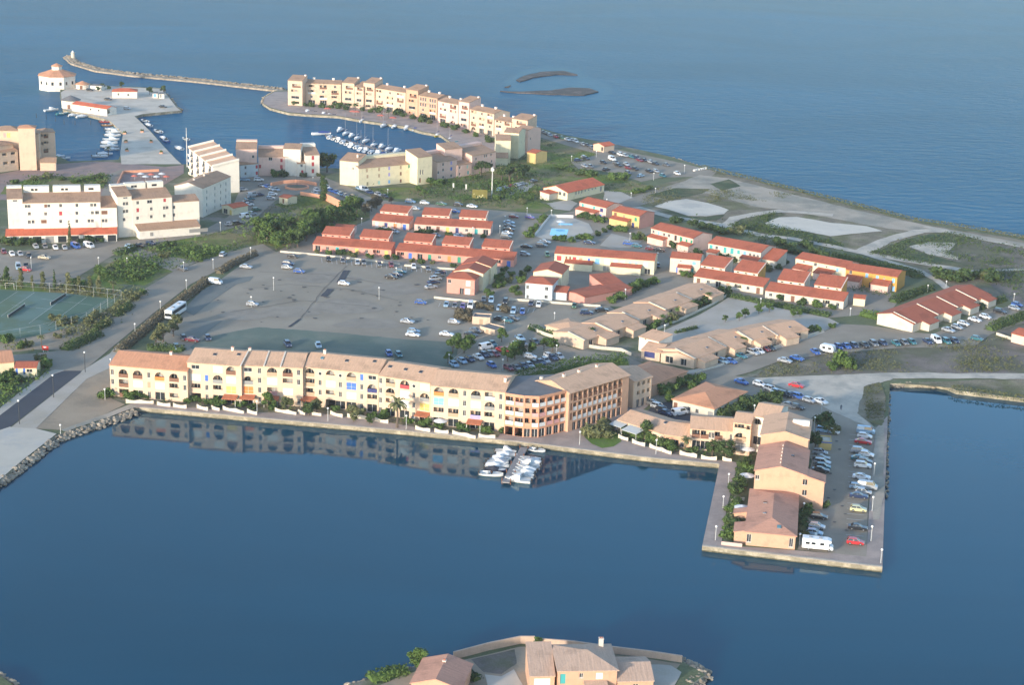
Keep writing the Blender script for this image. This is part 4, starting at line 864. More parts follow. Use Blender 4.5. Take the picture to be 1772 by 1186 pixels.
# tan roofed villas
TV = 'tan roofed villas round the pale courtyard'; tv = RTAN
tanr = {d: roofm('villa', (216, 172, 138), d) for d in 'uv'}
def villa(label, A, B, D, h=2.8, rt='gable_u', sl=.2, front=(), left=(), rdg=.5, right=(), verge=None, wall=CREAM):
    b = simple('villa', label, 'house', A, B, D, h, wall, tanr['v' if rt in ('gable_v', 'hip') and False else 'u'], rt, sl, front=front, left=left, right=right, rdg=rdg, group=TV, verge=verge); return b
villa('tan hipped villa at the left end of the far villa row, behind a hedge', (945, 563.5), (988, 575), 11, 2.7, 'hip')
v = [((1010, 590), (1060, 573.5), 12), ((1058, 574), (1106, 557.5), 12), ((1104, 555), (1152, 538), 12), ((1150, 537), (1196, 520.5), 12), ((1195, 519), (1241, 501.5), 11)]
nm = ['first', 'second', 'third', 'fourth', 'fifth']
for k, (A, B, D) in enumerate(v):
    b = villa('tan gabled villa, %s from the left hipped one in the far villa row' % nm[k], A, B, D, 2.8 + .25 * (k % 2), 'gable_u', .2, front=[('g', A[0] * .75 + B[0] * .25, A[1] * .75 + B[1] * .25 + 8, 2, 2), ('w', A[0] * .3 + B[0] * .7, A[1] * .3 + B[1] * .7 + 7)], left=[('w', A[0] - 14, A[1] - 3, .8, .8), ('w', A[0] - 22, A[1] - 8, .8, .8)], verge=(.01,), rdg=.52)
    annex(b, b.W * .5, -3.2, b.W * .95, -.01, 2.3, CREAM, tanr['u'], .2, 'porch', 'f'); b.sky(A[0] * .5 + B[0] * .5 - 5, A[1] * .5 + B[1] * .5 - 9, None, .9, .7)
villa('tan roofed villa with a dark blue awning, left end of the near row', (1110, 606), (1142, 611.5), 11, 2.7, 'gable_u', .2, front=[('s', 1124, 614, 3.4, 1.9, 'navy')])
w = [((1144, 612), (1200, 622.5), 13, 'gable_v'), ((1201, 622), (1256, 602), 14, 'gable_u'), ((1254, 601), (1301, 587), 13, 'gable_u'), ((1300, 590), (1346, 579.5), 12, 'gable_u'), ((1344, 582), (1399, 571), 13, 'gable_u')]
for k, (A, B, D, rt) in enumerate(w):
    b = villa('tan roofed villa, %s from the blue awning in the near villa row' % nm[k], A, B, D, 2.8 + .2 * (k % 2), rt, .2, front=[('g', A[0] * .75 + B[0] * .25, A[1] * .75 + B[1] * .25 + 8, 2.4, 2), ('g', A[0] * .3 + B[0] * .7, A[1] * .3 + B[1] * .7 + 8, 2, 2)], left=[('w', A[0] - 12, A[1] - 2, .8, .8)], verge=(.01,) if rt == 'gable_u' else None, rdg=.5)
    if rt == 'gable_u': annex(b, b.W * .1, -3, b.W * .5, -.01, 2.3, CREAM, tanr['u'], .2, 'porch', 'f'); b.sky(A[0] * .5 + B[0] * .5 - 5, A[1] * .5 + B[1] * .5 - 10, None, .9, .7)
villa('white two storey villa block behind the near villa row, with a low tan roof', (1106, 583), (1140, 592), 7, 4.4, 'mono', .12, front=[('w', 1117, 586, .7, 1.1)], wall=WHT)
# kiosks of the car park
for lab, A, B, D, h in (('cream flat roofed kiosk at the edge of the central car park, the farther one', (817, 561), (848, 563), 4.5, 2.5), ('cream flat roofed transformer kiosk nearer the bays of parked cars', (830, 574.5), (856, 581.5), 5, 1.9)):
    b = Bld('kiosk', lab, 'kiosk', A, B, D, h, CREAM, GREYR, 'flat'); b.at('f', 's', b.W * .5, .06, 1.2, 1.7, 'tan'); b.finish()
hall = simple('community_hall', 'lemon walled hall with a bright orange tiled roof near the sea', 'hall', (982, 334), (1045.5, 319.5), 13, 3.3, LEMON, RBRI['u'], 'gable_u', .3, front=[('w', 997 + 5 * k, 334 - 1.2 * k, .8, 1.6) for k in range(3)] + [('w', 1013 + 6 * k, 330 - 1.4 * k, .8, .8) for k in range(4)] + [('d', 1040, 327, 1.4, 2.2, 'grey')], left=[('w', 969, 334, 1.3, 1.9), ('w', 976.5, 336, 1.3, 1.9)])
annex(hall, -6, 5, -.01, 10, 2.8, OFFW, RBRI['u'], .08)
simple('beach_hut', 'small cream hut with a bright orange roof on the seashore', 'hut', (1027, 249.8), (1045, 253.5), 7.5, 2.9, CREAM, RBRI['v'], 'gable_v', .3, front=[('d', 1042, 258, 1.2, 2, 'dark')])
lodge = simple('lodge', 'yellow house with an orange roof at the left edge, beside the tennis courts', 'house', (-25, 631), (24, 627), 12, 3.6, LEMON, RORA['u'], 'gable_u', .25)
lw = simple('lodge', '', 'house', (25, 637), (63, 637), 6, 2.9, LEMON, RRED['u'], 'gable_u', .25, front=[('s', 29, 643, .6, 2, 'blue'), ('g', 35, 644, 1.6, 2, 'pale'), ('s', 42, 643, .6, 2, 'blue'), ('w', 51, 642, 1.6, 1.0)]); absorb(lodge, lw)
# foreground islet houses
FR = {d: roofm('islet', (186, 158, 138), d) for d in 'uv'}
f1 = simple('villa', 'house with a rosy gabled roof at the bottom edge, on the near islet', 'house', (712, 1184), (796, 1194), 10, 3.2, PEACH, RPIN['v'], 'gable_v', .3)
f1.chim(.5, .7, .9, .6, .6); 
f2 = simple('villa', 'large peach villa with sandy tiled roofs on the near islet', 'house', (967, 1162), (1068, 1160.5), 10, 5.6, PEACH, FR['u'], 'hip', .3, front=[('w', 1006, 1170, .7, .9), ('B', 1037, 1171, 1.3, 1.3, 'white'), ('d', 974, 1176, 1, 2, 'teal')])
f2b = simple('villa', '', 'house', (917, 1171), (960, 1170.5), 9, 3.8, PEACH, FR['u'], 'mono', .25, front=[('B', 938, 1182, 3, 1.6, 'white')]); absorb(f2, f2b)
f2c = simple('villa', '', 'house', (1069, 1180), (1131, 1178.5), 9, 3.4, PEACH, FR['u'], 'gable_u', .3, front=[('w', 1100, 1190)]); absorb(f2, f2c)
chimney(f2.root, f2.W * .82, 8.2, 6.2, 1.7, .8, .7)
porch(f2, 1012, 1048, 1180, 2.2, 2.8, FR['u'])
# ================================================================ north: white blocks, marina houses, spit terrace, island
WB = 'white and pastel marina blocks'
def blk(label, A, B, h, D, wall, roof=RBRN, rt='mono', sl=.22, wins=(), rows=(), xs=(), parapet=0.0, name='apartment_building', sh=None, right=(), left=(), w=1.1, wh=1.5, chim=(), grp=WB, segs=None):
    b = Bld(name, label, 'apartment building', A, B, D, h, wall, roof['u' if rt != 'gable_v' else 'v'], rt, sl, .25, grp, eave=h)
    for q in wins: b.put('f', *q)
    for q in right: b.put('r', *q)
    for q in left: b.put('l', *q)
    if rows: b.grid('f', xs, rows, 'w', w, wh, sh)
    b.finish()
    if parapet > 0:   # white penthouse walls stand up behind the roof
        zt = h + sl * D + .3
        for f0, f1 in (segs or ((0, 1),)):
            m = MB(); m.box(f0 * b.W, D - .35, h, f1 * b.W, D + 2.5, zt + parapet); b_ = m.obj('penthouse_wall', wall, b.root)
            if f1 - f0 > .15 and segs:
                for q in (.35, .5): x = (f0 + (f1 - f0) * q) * b.W; w_ = MB(); w_.box(x - .5, D - .39, zt + .5, x + .5, D - .355, zt + 1.3); w_.obj('window', GLASS, b_)
    for q in chim: b.chim(*q)
    return b
# far left white block
a = blk('broad white apartment block with an orange tiled arcade at its foot, far left', (39, 352), (173.5, 349.7), 14.0, 9, WHT, wins=[('w', 45.5, 357, 1.0, 1.1), ('w', 50.5, 357, 1.0, 1.1), ('s', 79, 356.5, 1, 1.2, 'brown'), ('w', 84.5, 356.3, 1, 1.1), ('w', 105, 355.8), ('w', 133, 355.3), ('w', 158.5, 354.8, 1, 1.2), ('w', 164.5, 354.7, 1, 1.2),
    ('w', 51, 370), ('w', 79, 370), ('s', 105, 369.4, 1.1, 1.5, 'red'), ('w', 133, 368.8), ('w', 160, 368.2), ('w', 168, 368, 1.4, 1.3), ('w', 51, 384.3), ('w', 57.5, 384), ('s', 76, 383.6, 2, 1.3, 'brown'), ('w', 105, 383.2), ('w', 133, 382.8), ('w', 154, 382.3), ('w', 160, 382.2)], parapet=2.1, segs=((.0, .33), (.38, .74), (.79, 1.0)))
a2 = blk('', (12, 344.8), (38.5, 344), 15.6, 9, WHT, wins=[('w', 26, 347.5, 1.6, .6)], parapet=.6); absorb(a, a2)
a3 = blk('', (174.5, 360), (202, 359.2), 11.8, 10, WHT, wins=[('s', 176, 368, 2.2, 1.4, 'brown'), ('w', 178, 382), ('w', 184, 382, .9, 1.3)]); absorb(a, a3)
ar = annex(a, -6.2, -4.5, a.W + 5.5, -.01, 2.9, WHT, RBRI['u'], .3, 'arcade', 'f')
for k in range(9):
    x = -5.6 + (a.W + 10.5) * k / 8.6; m = MB(); m.box(x, -4.53, .1, x + 3.0, -4.46, 2.5); m.obj('glazed_door', GLASS if k % 3 else GLASSL, ar)
m = MB()
for k in range(5): m.box(4 + k * 5.7, 8.2, 16.2, 4 + k * 5.7 + 1.4, 8.6, 16.9)
# second white block
b = blk('white apartment block with a brown lean-to roof along its foot, beside the tall stepped block', (228, 346), (297.5, 341), 14.0, 9, WHT, wins=[('w', 238.4, 350.8), ('w', 259, 349, 1.9, 1.2), ('s', 285, 346.5, 1, 1.3, 'red'), ('s', 238.4, 363.7, 1, 1.5, 'red'), ('w', 262, 361.5), ('w', 284.5, 359.7), ('w', 289.5, 359.4), ('w', 238.4, 377.5), ('w', 262, 375), ('w', 284.5, 373.5)], parapet=2.1, segs=((.0, .5), (.55, .95)))
b2_ = blk('', (202.5, 340.8), (227.5, 339), 15.5, 9, WHT, wins=[('w', 217, 342.5, 1.6, .5), ('w', 215, 352.5), ('w', 220, 352.3), ('w', 215, 366), ('w', 220, 365.5), ('w', 215, 380)], parapet=.3); absorb(b, b2_)
b3_ = blk('', (298, 350.5), (344.5, 347.5), 11.8, 12, WHT, wins=[('w', 299.7, 358.8), ('w', 300, 372, .9, 1.3)], right=[('L', 348, 352, 3, 2.2), ('L', 348, 365, 3, 2.2)], rt='gable_u'); absorb(b, b3_)
b3c = annex(b, 1, -5.5, b.W + 9, -.01, 3.2, WHT, RBRN['u'], .25, 'ground_floor', 'f')
for x in (5, 20): m = MB(); m.box(x, -5.54, 1, x + 6 * (x > 10) + 1.2, -5.47, 2.4); m.obj('window', GLASSL, b3c)
# white block facing the car park
c = blk('cool white four storey block turned side on, with small windows in two columns', (350, 326.5), (399, 305.5), 11.5, 12, WHT, rt='gable_u', sl=.3,
    wins=[('w', 356 + dx, 330 + dy - dx * .43, .8, 1.4) for dx in (2, 16, 26, 35) for dy in (3, 14, 25, 36)], chim=[(.55, .5, .6), (.2, .5, .5)])
d = blk('tall stepped white apartment block with balconies and sloping brown roofs between white verges', (327, 256), (369, 289), 11.4, 11, WHT, rt='mono', sl=.2, roof=RTAN)
for k in range(5):
    x = d.W * (k / 4) - .3
    m = MB(); m.box(x, -.4, 0, x + .7, d.D, .9); m.v = [(a_, b_, c_ + d.h + .05 + d.sl * b_) for a_, b_, c_ in m.v]; m.obj('verge', WHT, d.root)
for k in range(4):
    for z in (.6, 3.4, 6.2, 8.6):
        x = d.W * (k + .5) / 4; m = MB(); m.box(x - 2.2, -1.4, z, x + 2.2, -.01, z + .15); m.box(x - 2.2, -1.4, z + .15, x + 2.2, -1.3, z + 1.0); o = m.obj('balcony', WHT, d.root)
        m = MB(); m.box(x - 1.2, -.06, z + .2, x + 1.2, -.005, z + 2.2); m.obj('glazed_door', GLASS, o)
e = blk('pink and white block with red shutters left of the yellow block', (447, 271.5), (514, 271.7), 8.4, 9, ROSE, wins=[('s', 487, 277.5, 1, 1.5, 'red'), ('w', 504, 276), ('s', 487, 289, 1.1, 1.8, 'red'), ('w', 504, 287.5), ('s', 487, 301, 1, 1.5, 'red'), ('w', 504, 299), ('w', 468, 275, 1.6, 1.4), ('s', 445.5, 288, 1, 1.5, 'red')], parapet=.9)
e1 = blk('', (416, 286), (446.5, 283.5), 5.6, 9, COOLW, wins=[('w', 425, 290, .9, 1.3), ('w', 425, 300.5, .9, 1.3), ('s', 445, 288.5, 1, 1.5, 'red'), ('s', 445, 299.5, 1, 1.5, 'red')]); absorb(e, e1)
e2_ = blk('', (528.5, 269), (553, 268.2), 9.4, 9, WHT, wins=[('s', 541.5, 273, 1.1, 1.8, 'red'), ('s', 541.5, 284, 1.1, 1.8, 'red'), ('s', 541.5, 296, 1.1, 1.8, 'red')], parapet=1.2); absorb(e, e2_)
e3_ = blk('', (514.5, 283.5), (528, 283), 5.8, 9, WHT, wins=[('w', 522, 286.5), ('s', 523, 297.5, 1, 1.5, 'red')]); absorb(e, e3_)
e4_ = blk('', (408, 258), (444, 258.3), 12, 8, ROSE, parapet=.5, wins=[('w', 438, 271)]); absorb(e, e4_)
e5_ = blk('', (490, 257.5), (520, 258.5), 12, 6, WHT, roof=RBRN, wins=[]); absorb(e, e5_)
f = blk('long pale yellow block with pastel shutters facing the lawn', (621, 292), (722, 283), 8.2, 9, LEMON, wins=[(('s' if q else 'w'), x, y, .9, 1.5, q) for x, y, q in ((635, 295, 'tan'), (656, 293, 'tan'), (673.5, 291, 'lilac'), (693.5, 289.5, 'tan'), (708, 288, 'green'), (636, 305.5, 'tan'), (656, 304, 'tan'), (673.5, 302, 'lilac'), (693.5, 300.5, 'brown'), (711, 298.5, 'mint'), (636, 318, 'olive'), (656, 316, 'mint'), (673.5, 314.5, 'sky'), (693.5, 313, 'brown'), (711, 311.5, 'mint'))], parapet=1.0)
f1_ = blk('', (588, 278), (620, 281), 10.5, 9, LEMON, wins=[('w', 611, 292, .7, 1), ('s', 618, 308, .9, 1.2, 'sky'), ('w', 618, 318)], chim=[(.75, .5, 1.2)]); absorb(f, f1_)
f2_ = blk('', (722.5, 273), (748, 270), 12, 9, LEMON, wins=[('w', 728, 298, .7, 2.2), ('w', 732, 297.6, .7, 2.2), ('d', 727, 312, 1, 2)]); absorb(f, f2_)
pq = MB()
g = blk('pale pink stepped block with small shutters right of the yellow one', (757, 281.5), (791, 276), 8.0, 9, ROSE, wins=[('w', 767, 284.5), ('s', 781, 282, 1.1, 1.5, 'lilac'), ('w', 767, 294), ('s', 781, 292, 1.1, 1.5, 'blue'), ('w', 767, 307), ('w', 781, 304), ('w', 750, 300)], parapet=.8)
g1 = blk('', (791.5, 286.5), (816.5, 282.5), 5.4, 9, ROSE, wins=[('w', 796, 290), ('s', 809, 288.5, .9, 1.4, 'mint'), ('w', 796, 301), ('s', 810, 298.5, 1, 1.6, 'teal')]); absorb(g, g1)
g2 = blk('', (817, 270), (858, 262.5), 8.6, 9, ROSE, wins=[('w', 824, 275), ('w', 839, 270), ('w', 842, 269.5), ('w', 824, 284), ('w', 838, 281), ('w', 851, 279), ('w', 850, 268)], parapet=.9); absorb(g, g2)
g3 = blk('', (770, 259), (800, 256), 12, 7, ROSE, wins=[]); absorb(g, g3)
h_ = blk('yellow end block of the marina with a row of windows on its sunless side', (858.5, 243), (884, 243.5), 10.6, 14, LEMON, wins=[('w', 866, 280, 2.2, 1.5), ('w', 873, 279, 1.2, 1.5)], rt='gable_u', right=[('w', 888 + 5 * k, 250 + 13 * j - 3 * k, .8, 1.3) for k in range(4) for j in range(3)])
h1_ = blk('', (872, 229), (898, 231), 12, 12, LEMON, rt='gable_u', right=[('w', 902, 246, .8, 1.2), ('w', 908, 243, .8, 1.2)]); absorb(h_, h1_)
h2_ = blk('', (893, 222.5), (914, 226), 11, 10, ROSE, rt='gable_u', right=[('w', 918, 240, .8, 1.2)]); absorb(h_, h2_)
annex(h_, 0, -5, 5.5, -.01, 3.4, LEMON, RBRN['u'], .3, 'porch', 'f')
h3_ = blk('', (912, 263), (927, 266), 4.8, 8, YELL, rt='gable_u', roof=RRED); absorb(h_, h3_)
# ---- terrace on the spit
SG = 'harbour terrace on the spit'
def harbour(label, A, B, h=11.6, D=11, wall=CREAM, n=3, tower=None, grid=False):
    b = Bld('harbour_terrace', label, 'terrace', A, B, D, h, wall, RBRN['u'], 'gable_u', .25, .3, SG, eave=h)
    for fl, z in enumerate((.1, 3.0, 5.9, 8.7)):
        for k in range(n):
            a_ = b.W * (k + .5) / n; w_ = b.W / n * .62
            if grid and fl > 1:
                for j in (-1, 0, 1): b.at('f', 'w', a_ + j * w_ * .4, z + .3, w_ * .25, 2.0)
            elif fl == 0: b.at('f', 'A' if (k + int(A[0])) % 3 == 0 else 'g', a_, z, w_ * .9, 2.5, None if (k + int(A[0])) % 3 == 0 else None)
            else: b.at('f', ('L', 'L', 'w')[(k * 2 + fl + int(A[0])) % 3], a_, z + (.7 if (k * 2 + fl + int(A[0])) % 3 == 2 else 0), w_ if (k * 2 + fl + int(A[0])) % 3 != 2 else 1.2, 2.2 if (k * 2 + fl + int(A[0])) % 3 != 2 else 1.4, (None, 'brown', 'white')[(k + fl) % 3])
    b.finish(); b.chim(.2, .5, .8, 1.2, .8, WHITE); b.chim(.75, .5, .8, 1.2, .8, WHITE)
    if tower:
        for (A2, B2, h2) in tower:
            t = Bld('harbour_terrace', label, 'terrace', A2, B2, D - 2, h2, wall, RBRN['u'], 'mono', .2, .3, SG, eave=h2)
            for z in (.1, 3.4, 6.6): t.at('f', 'L' if z != 3.4 else 'w', t.W * .5, z + (.4 if z == 3.4 else 0), t.W * .55, 2.2 if z != 3.4 else 1.5)
            t.at('f', 'L', t.W * .6, 9.8, t.W * .6, 2.0, 'brown'); t.finish(); t.chim(.9, .9, .5, 1.0, .8, WHITE); absorb(b, t)
    return b
harbour('cream harbour terrace with two towers at the tip of the spit, beside the round quay', (529, 144), (590, 146), 11.6, 11, CREAM, 3, [((498, 139), (523, 140.5), 13.5), ((592, 143), (613, 144.5), 13.2)])
harbour('cream harbour terrace behind the palms, second building from the tip of the spit', (648, 152), (702, 160.5), 11.6, 11, CREAM, 3, [((613.5, 150), (629, 151.5), 11.6), ((629, 143), (648, 145), 14)])
harbour('peach harbour terrace with a grid of dark upper windows, third from the tip', (724, 165), (757, 170.5), 11.6, 11, PEACH, 2, [((703, 154.5), (723.5, 157.5), 13.8)], grid=True)
harbour('peach harbour terrace with a low tower at its right end, fourth building from the tip', (758, 174.5), (793, 181.5), 11.4, 11, ROSE, 2, [((794, 175), (812, 178), 13.6)])
harbour('cream harbour terrace with dark balconies, fifth building from the tip of the spit', (813, 189), (855, 197.5), 11.2, 11, CREAM, 3)
harbour('cream harbour terrace with a tower, last of the row beside the yellow end block', (856, 207), (885, 212), 10.6, 10, CREAM, 2, [((886, 205), (913, 209), 12.5)])
# ---- round corner blocks at the left edge
r_ = blk('tall cream corner block with three towers and pyramid roofs, left edge by the water', (35.5, 232.5), (67, 232.5), 15.4, 9, CREAM, roof=RBRN, rt='hip', sl=.3, wins=[('B', 51.5, 240, 1.1, 2.4, 'yellow'), ('B', 51.5, 252, 1.1, 2.0, 'yellow'), ('B', 51.5, 266, 1.1, 2.6, 'yellow'), ('g', 41, 282, 1.6, 2.2, 'pale'), ('g', 52, 283, 1.8, 2.2, 'pale'), ('g', 63, 282, 1.4, 2.2, 'pale')])
r1 = blk('', (68.5, 230), (95, 229), 14.6, 9, CREAM, roof=RBRN, rt='hip', sl=.3, wins=[('L', 79.5, 235.5, 2, 1.8, 'brown'), ('L', 79.5, 248, 2, 1.8), ('L', 79.5, 261, 2, 1.8, 'brown'), ('A', 70, 236, 1.3, 2.2), ('A', 70, 250, 1.3, 2.2), ('A', 70, 263, 1.3, 2)]); absorb(r_, r1)
r2 = blk('', (-12, 226), (33, 226.5), 16, 9, CREAM, roof=RBRN, rt='hip', sl=.3, wins=[('B', 15, 234, 1.4, 2, 'yellow'), ('s', 8, 234, 1.0, 2, 'pink')]); absorb(r_, r2)
r3 = blk('', (31, 222), (60, 222), 18.6, 6, CREAM, roof=RORA, rt='hip', sl=.3); absorb(r_, r3)
annex(r_, r_.W + .3, -4, r_.W + 7, -.01, 3.6, CREAM, RBRN['u'], .35, 'porch', 'f')
q = blk('lower cream block with dark balconies at the left edge, in front of the tower block', (-30, 257), (22.5, 249.8), 11, 11, CREAM, roof=RBRN, rt='hip', sl=.3)
q1 = blk('', (-25, 267), (30.5, 260.5), 8.6, 5, CREAM, roof=RBRN, wins=[('L', 8, 269, 2.2, 2), ('L', 23, 267, 2.2, 2), ('L', 10, 284, 2.4, 2.2), ('L', 23, 282, 2.4, 2.2)]); absorb(q, q1)
# ---- the island: octagonal restaurant, round hall, sheds
c0 = G(100, 153, .2); oc = thing('octagonal_pavilion', 'white octagonal pavilion with a red tiled roof and a lantern, standing in the sea', 'pavilion', (c0.x, c0.y, 0), .2)
R8 = 10.6
m = MB(); m.lathe([(R8, -.8), (R8, 8.2)], 8, m=0, ph=pi / 8)
for k in range(9):
    pass
m.obj('wall', WHT, oc.id_data if False else oc)
m = MB(); m.lathe([(R8 + .6, 8.0), (R8 + .6, 8.2), (3.2, 11.0), (3.2, 11.0)], 8, ph=pi / 8); m.obj('roof', RORA['u'], oc)
m = MB(); m.lathe([(2.9, 10.7), (2.9, 13.0)], 8, ph=pi / 8); ln = m.obj('lantern', WHT, oc)
m = MB(); m.lathe([(3.4, 12.9), (3.4, 13.05), (.05, 14.6)], 8, ph=pi / 8); m.obj('lantern_roof', RORA['u'], ln)
for k in range(8):
    t = pi / 8 + pi / 4 * k + pi / 8; rr_ = R8 * cos(pi / 8) + .02
    for j in (-1, 1):
        m = MB(); cx, cy = rr_ * cos(t) - j * 2.2 * sin(t), rr_ * sin(t) + j * 2.2 * cos(t)
        ex, ey = -sin(t) * .6, cos(t) * .6; nx, ny = cos(t) * .05, sin(t) * .05
        m.add([(cx - ex + nx, cy - ey + ny, 3.4), (cx + ex + nx, cy + ey + ny, 3.4), (cx + ex + nx, cy + ey + ny, 5.2), (cx - ex + nx, cy - ey + ny, 5.2), (cx - ex - nx, cy - ey - ny, 3.4), (cx + ex - nx, cy + ey - ny, 3.4), (cx + ex - nx, cy + ey - ny, 5.2), (cx - ex - nx, cy - ey - ny, 5.2)], [(0, 1, 2, 3), (0, 4, 5, 1), (1, 5, 6, 2), (2, 6, 7, 3), (3, 7, 4, 0)]); m.obj('window', GLASS, oc)
def rotunda(label, px, py, r, h, roof, rise):
    g_ = G(px, py); t = thing('rotunda', label, 'round hall', (g_.x, g_.y, LAND), 0)
    m = MB(); m.lathe([(r, 0), (r, h)], 16); m.obj('wall', WHT, t)
    m = MB(); m.lathe([(r + .5, h - .1), (r + .5, h + .1), (.05, h + rise)], 16); m.obj('roof', roof, t)
    m = MB(); m.box(-.7, -r - .06, 0, .7, -r + .1, 2.2); m.obj('door', paint('brown'), t)
rotunda('white round hall with a dark conical roof at the end of the vaulted shed', 123, 186, 4.8, 4.2, GREYR, 2.4)
rotunda('small white round hall with a red conical roof beside the octagonal pavilion', 143, 153, 3.6, 2.6, RORA['u'], 1.8)
blk('long low white vaulted shed with an orange roof on the island quay', (124, 180), (185, 189), 3.6, 7, WHT, roof=RBRI, rt='gable_u', sl=.3, wins=[('r', 157, 189, 1.2, 1.2), ('r', 171, 191, 1.2, 1.2)], right=[('k', 187, 192, 2.2, 2.6)], name='vaulted_shed', grp=None)
blk('low white house with a bright orange roof in the middle of the island', (194, 158.5), (237, 158.7), 3.6, 8, WHT, roof=RBRI, rt='hip', sl=.3, wins=[('w', 205, 163), ('w', 222, 164)], name='island_house', grp=None)
blk('small white cabin with a blue door panel at the right end of the island', (264, 161.5), (272.5, 161.6), 2.6, 4, WHT, roof={'u': GREYR}, rt='mono', sl=.05, wins=[('s', 268, 165, 1.6, 1.8, 'sky')], name='cabin', grp=None)
blk('small plain white cabin, rightmost on the island', (275, 162.5), (284, 162.6), 2.6, 4, WHT, roof={'u': GREYR}, rt='mono', sl=.05, wins=[('d', 278, 166, 1, 1.9, 'grey')], name='cabin', grp=None)
blk('low white flat roofed store between the round hall and the orange roofed house', (156, 148), (176, 149), 2.6, 5, WHT, roof={'u': GREYR}, rt='mono', sl=.05, name='cabin', grp=None)
# ---- small houses near the north car parks
k1 = simple('kiosk', 'lemon kiosk with a red roof beside the round planter', 'kiosk', (483, 340.5), (498, 343.5), 5.5, 2.8, LEMON, RRED['u'], 'gable_u', .2, front=[('d', 490, 348, 1, 2, 'brown')])
k2 = simple('cafe', 'lemon cafe with an orange roof at the corner of the side-on white block', 'cafe', (384, 356), (403, 360.5), 8, 3.0, LEMON, RBRI['v'], 'gable_v', .25, front=[('g', 390, 366, 2.4, 2), ('d', 399, 368, 1.2, 2, 'yellow')])
# ================================================================ plants
def leafmat(name, c, c2):
    m = bpy.data.materials.new(name); m.use_nodes = True; t = m.node_tree; b = t.nodes['Principled BSDF']; L = t.links.new
    b.inputs['Roughness'].default_value = .8; b.inputs['Specular IOR Level'].default_value = .2
    oi = t.nodes.new('ShaderNodeObjectInfo'); geo = t.nodes.new('ShaderNodeNewGeometry')
    tc = t.nodes.new('ShaderNodeTexCoord'); n = t.nodes.new('ShaderNodeTexNoise'); n.inputs['Scale'].default_value = .9; n.inputs['Detail'].default_value = 3
    L(tc.outputs['Object'], n.inputs['Vector'])
    ad = t.nodes.new('ShaderNodeMath'); ad.operation = 'MULTIPLY_ADD'; ad.inputs[1].default_value = .55; L(oi.outputs['Random'], ad.inputs[0])
    r = t.nodes.new('ShaderNodeMapRange'); r.inputs[1].default_value = .3; r.inputs[2].default_value = .75; r.inputs[3].default_value = -.15; r.inputs[4].default_value = .6
    L(n.outputs[0], r.inputs[0]); L(r.outputs[0], ad.inputs[2])
    ri = t.nodes.new('ShaderNodeMath'); ri.operation = 'MULTIPLY_ADD'; ri.inputs[1].default_value = .35; ri.inputs[2].default_value = -.1; L(geo.outputs['Random Per Island'], ri.inputs[0])
    a2 = t.nodes.new('ShaderNodeMath'); a2.operation = 'ADD'; a2.use_clamp = True; L(ad.outputs[0], a2.inputs[0]); L(ri.outputs[0], a2.inputs[1])
    mx = t.nodes.new('ShaderNodeMix'); mx.data_type = 'RGBA'; mx.inputs[6].default_value = (*c, 1); mx.inputs[7].default_value = (*c2, 1); L(a2.outputs[0], mx.inputs[0])
    L(mx.outputs[2], b.inputs['Base Color']); return m
LG = leafmat('leaf_green', (.045, .085, .022), (.105, .165, .04))
LD = leafmat('leaf_dark', (.034, .062, .02), (.075, .115, .035))
LO = leafmat('leaf_olive', (.085, .1, .04), (.16, .165, .075))
LB = leafmat('leaf_tamarisk', (.1, .085, .055), (.15, .13, .085))
LY = leafmat('leaf_bright', (.07, .12, .025), (.13, .19, .05))
BARK = M('bark', (.13, .1, .075), .95, .2, 2.0)
def leaf(mb, p, s, rng):
    a = Vector((rng.gauss(0, 1), rng.gauss(0, 1), rng.gauss(0, 1))).normalized(); b = a.orthogonal().normalized(); c = a.cross(b)
    t = rng.random() * 6.28; b, c = b * cos(t) + c * sin(t), c * cos(t) - b * sin(t)
    s1, s2 = s * rng.uniform(.7, 1.3), s * rng.uniform(.4, .8)
    mb.face([p - b * s1, p - c * s2, p + b * s1, p + c * s2])
def clumps(seed, blobs, n, s):
    """leaf sized faces gathered on uneven clumps"""
    rng = random.Random(seed); mb = MB(); tot = sum(q[3] ** 2 for q in blobs)
    for x, y, z, r, fz in blobs:
        q = r * .72; mb.lathe([(.02, -q * fz), (q * .7, -q * .7 * fz), (q, 0), (q * .7, q * .7 * fz), (.02, q * fz)], 7, (x, y, max(z, q * fz * .9)), ph=seed + x)
        for _ in range(max(8, int(n * r * r / tot))):
            d = Vector((rng.gauss(0, 1), rng.gauss(0, 1), rng.gauss(0, 1))).normalized(); rr_ = r * (1 - .45 * rng.random() ** 2) * rng.uniform(.85, 1.12)
            leaf(mb, Vector((x + d.x * rr_, y + d.y * rr_, max(.05, z + d.z * rr_ * fz))), s, rng)
    return mb
def bush_mesh(seed):
    rng = random.Random(seed); bl = [(0, 0, .4, .55, .8)]
    for _ in range(6):
        t = rng.random() * 6.28; q = rng.uniform(.35, .75); bl.append((q * cos(t), q * sin(t), rng.uniform(.25, .8), rng.uniform(.25, .45), .9))
    return clumps(seed, bl, 430, .145).mesh('shrub', [LG])
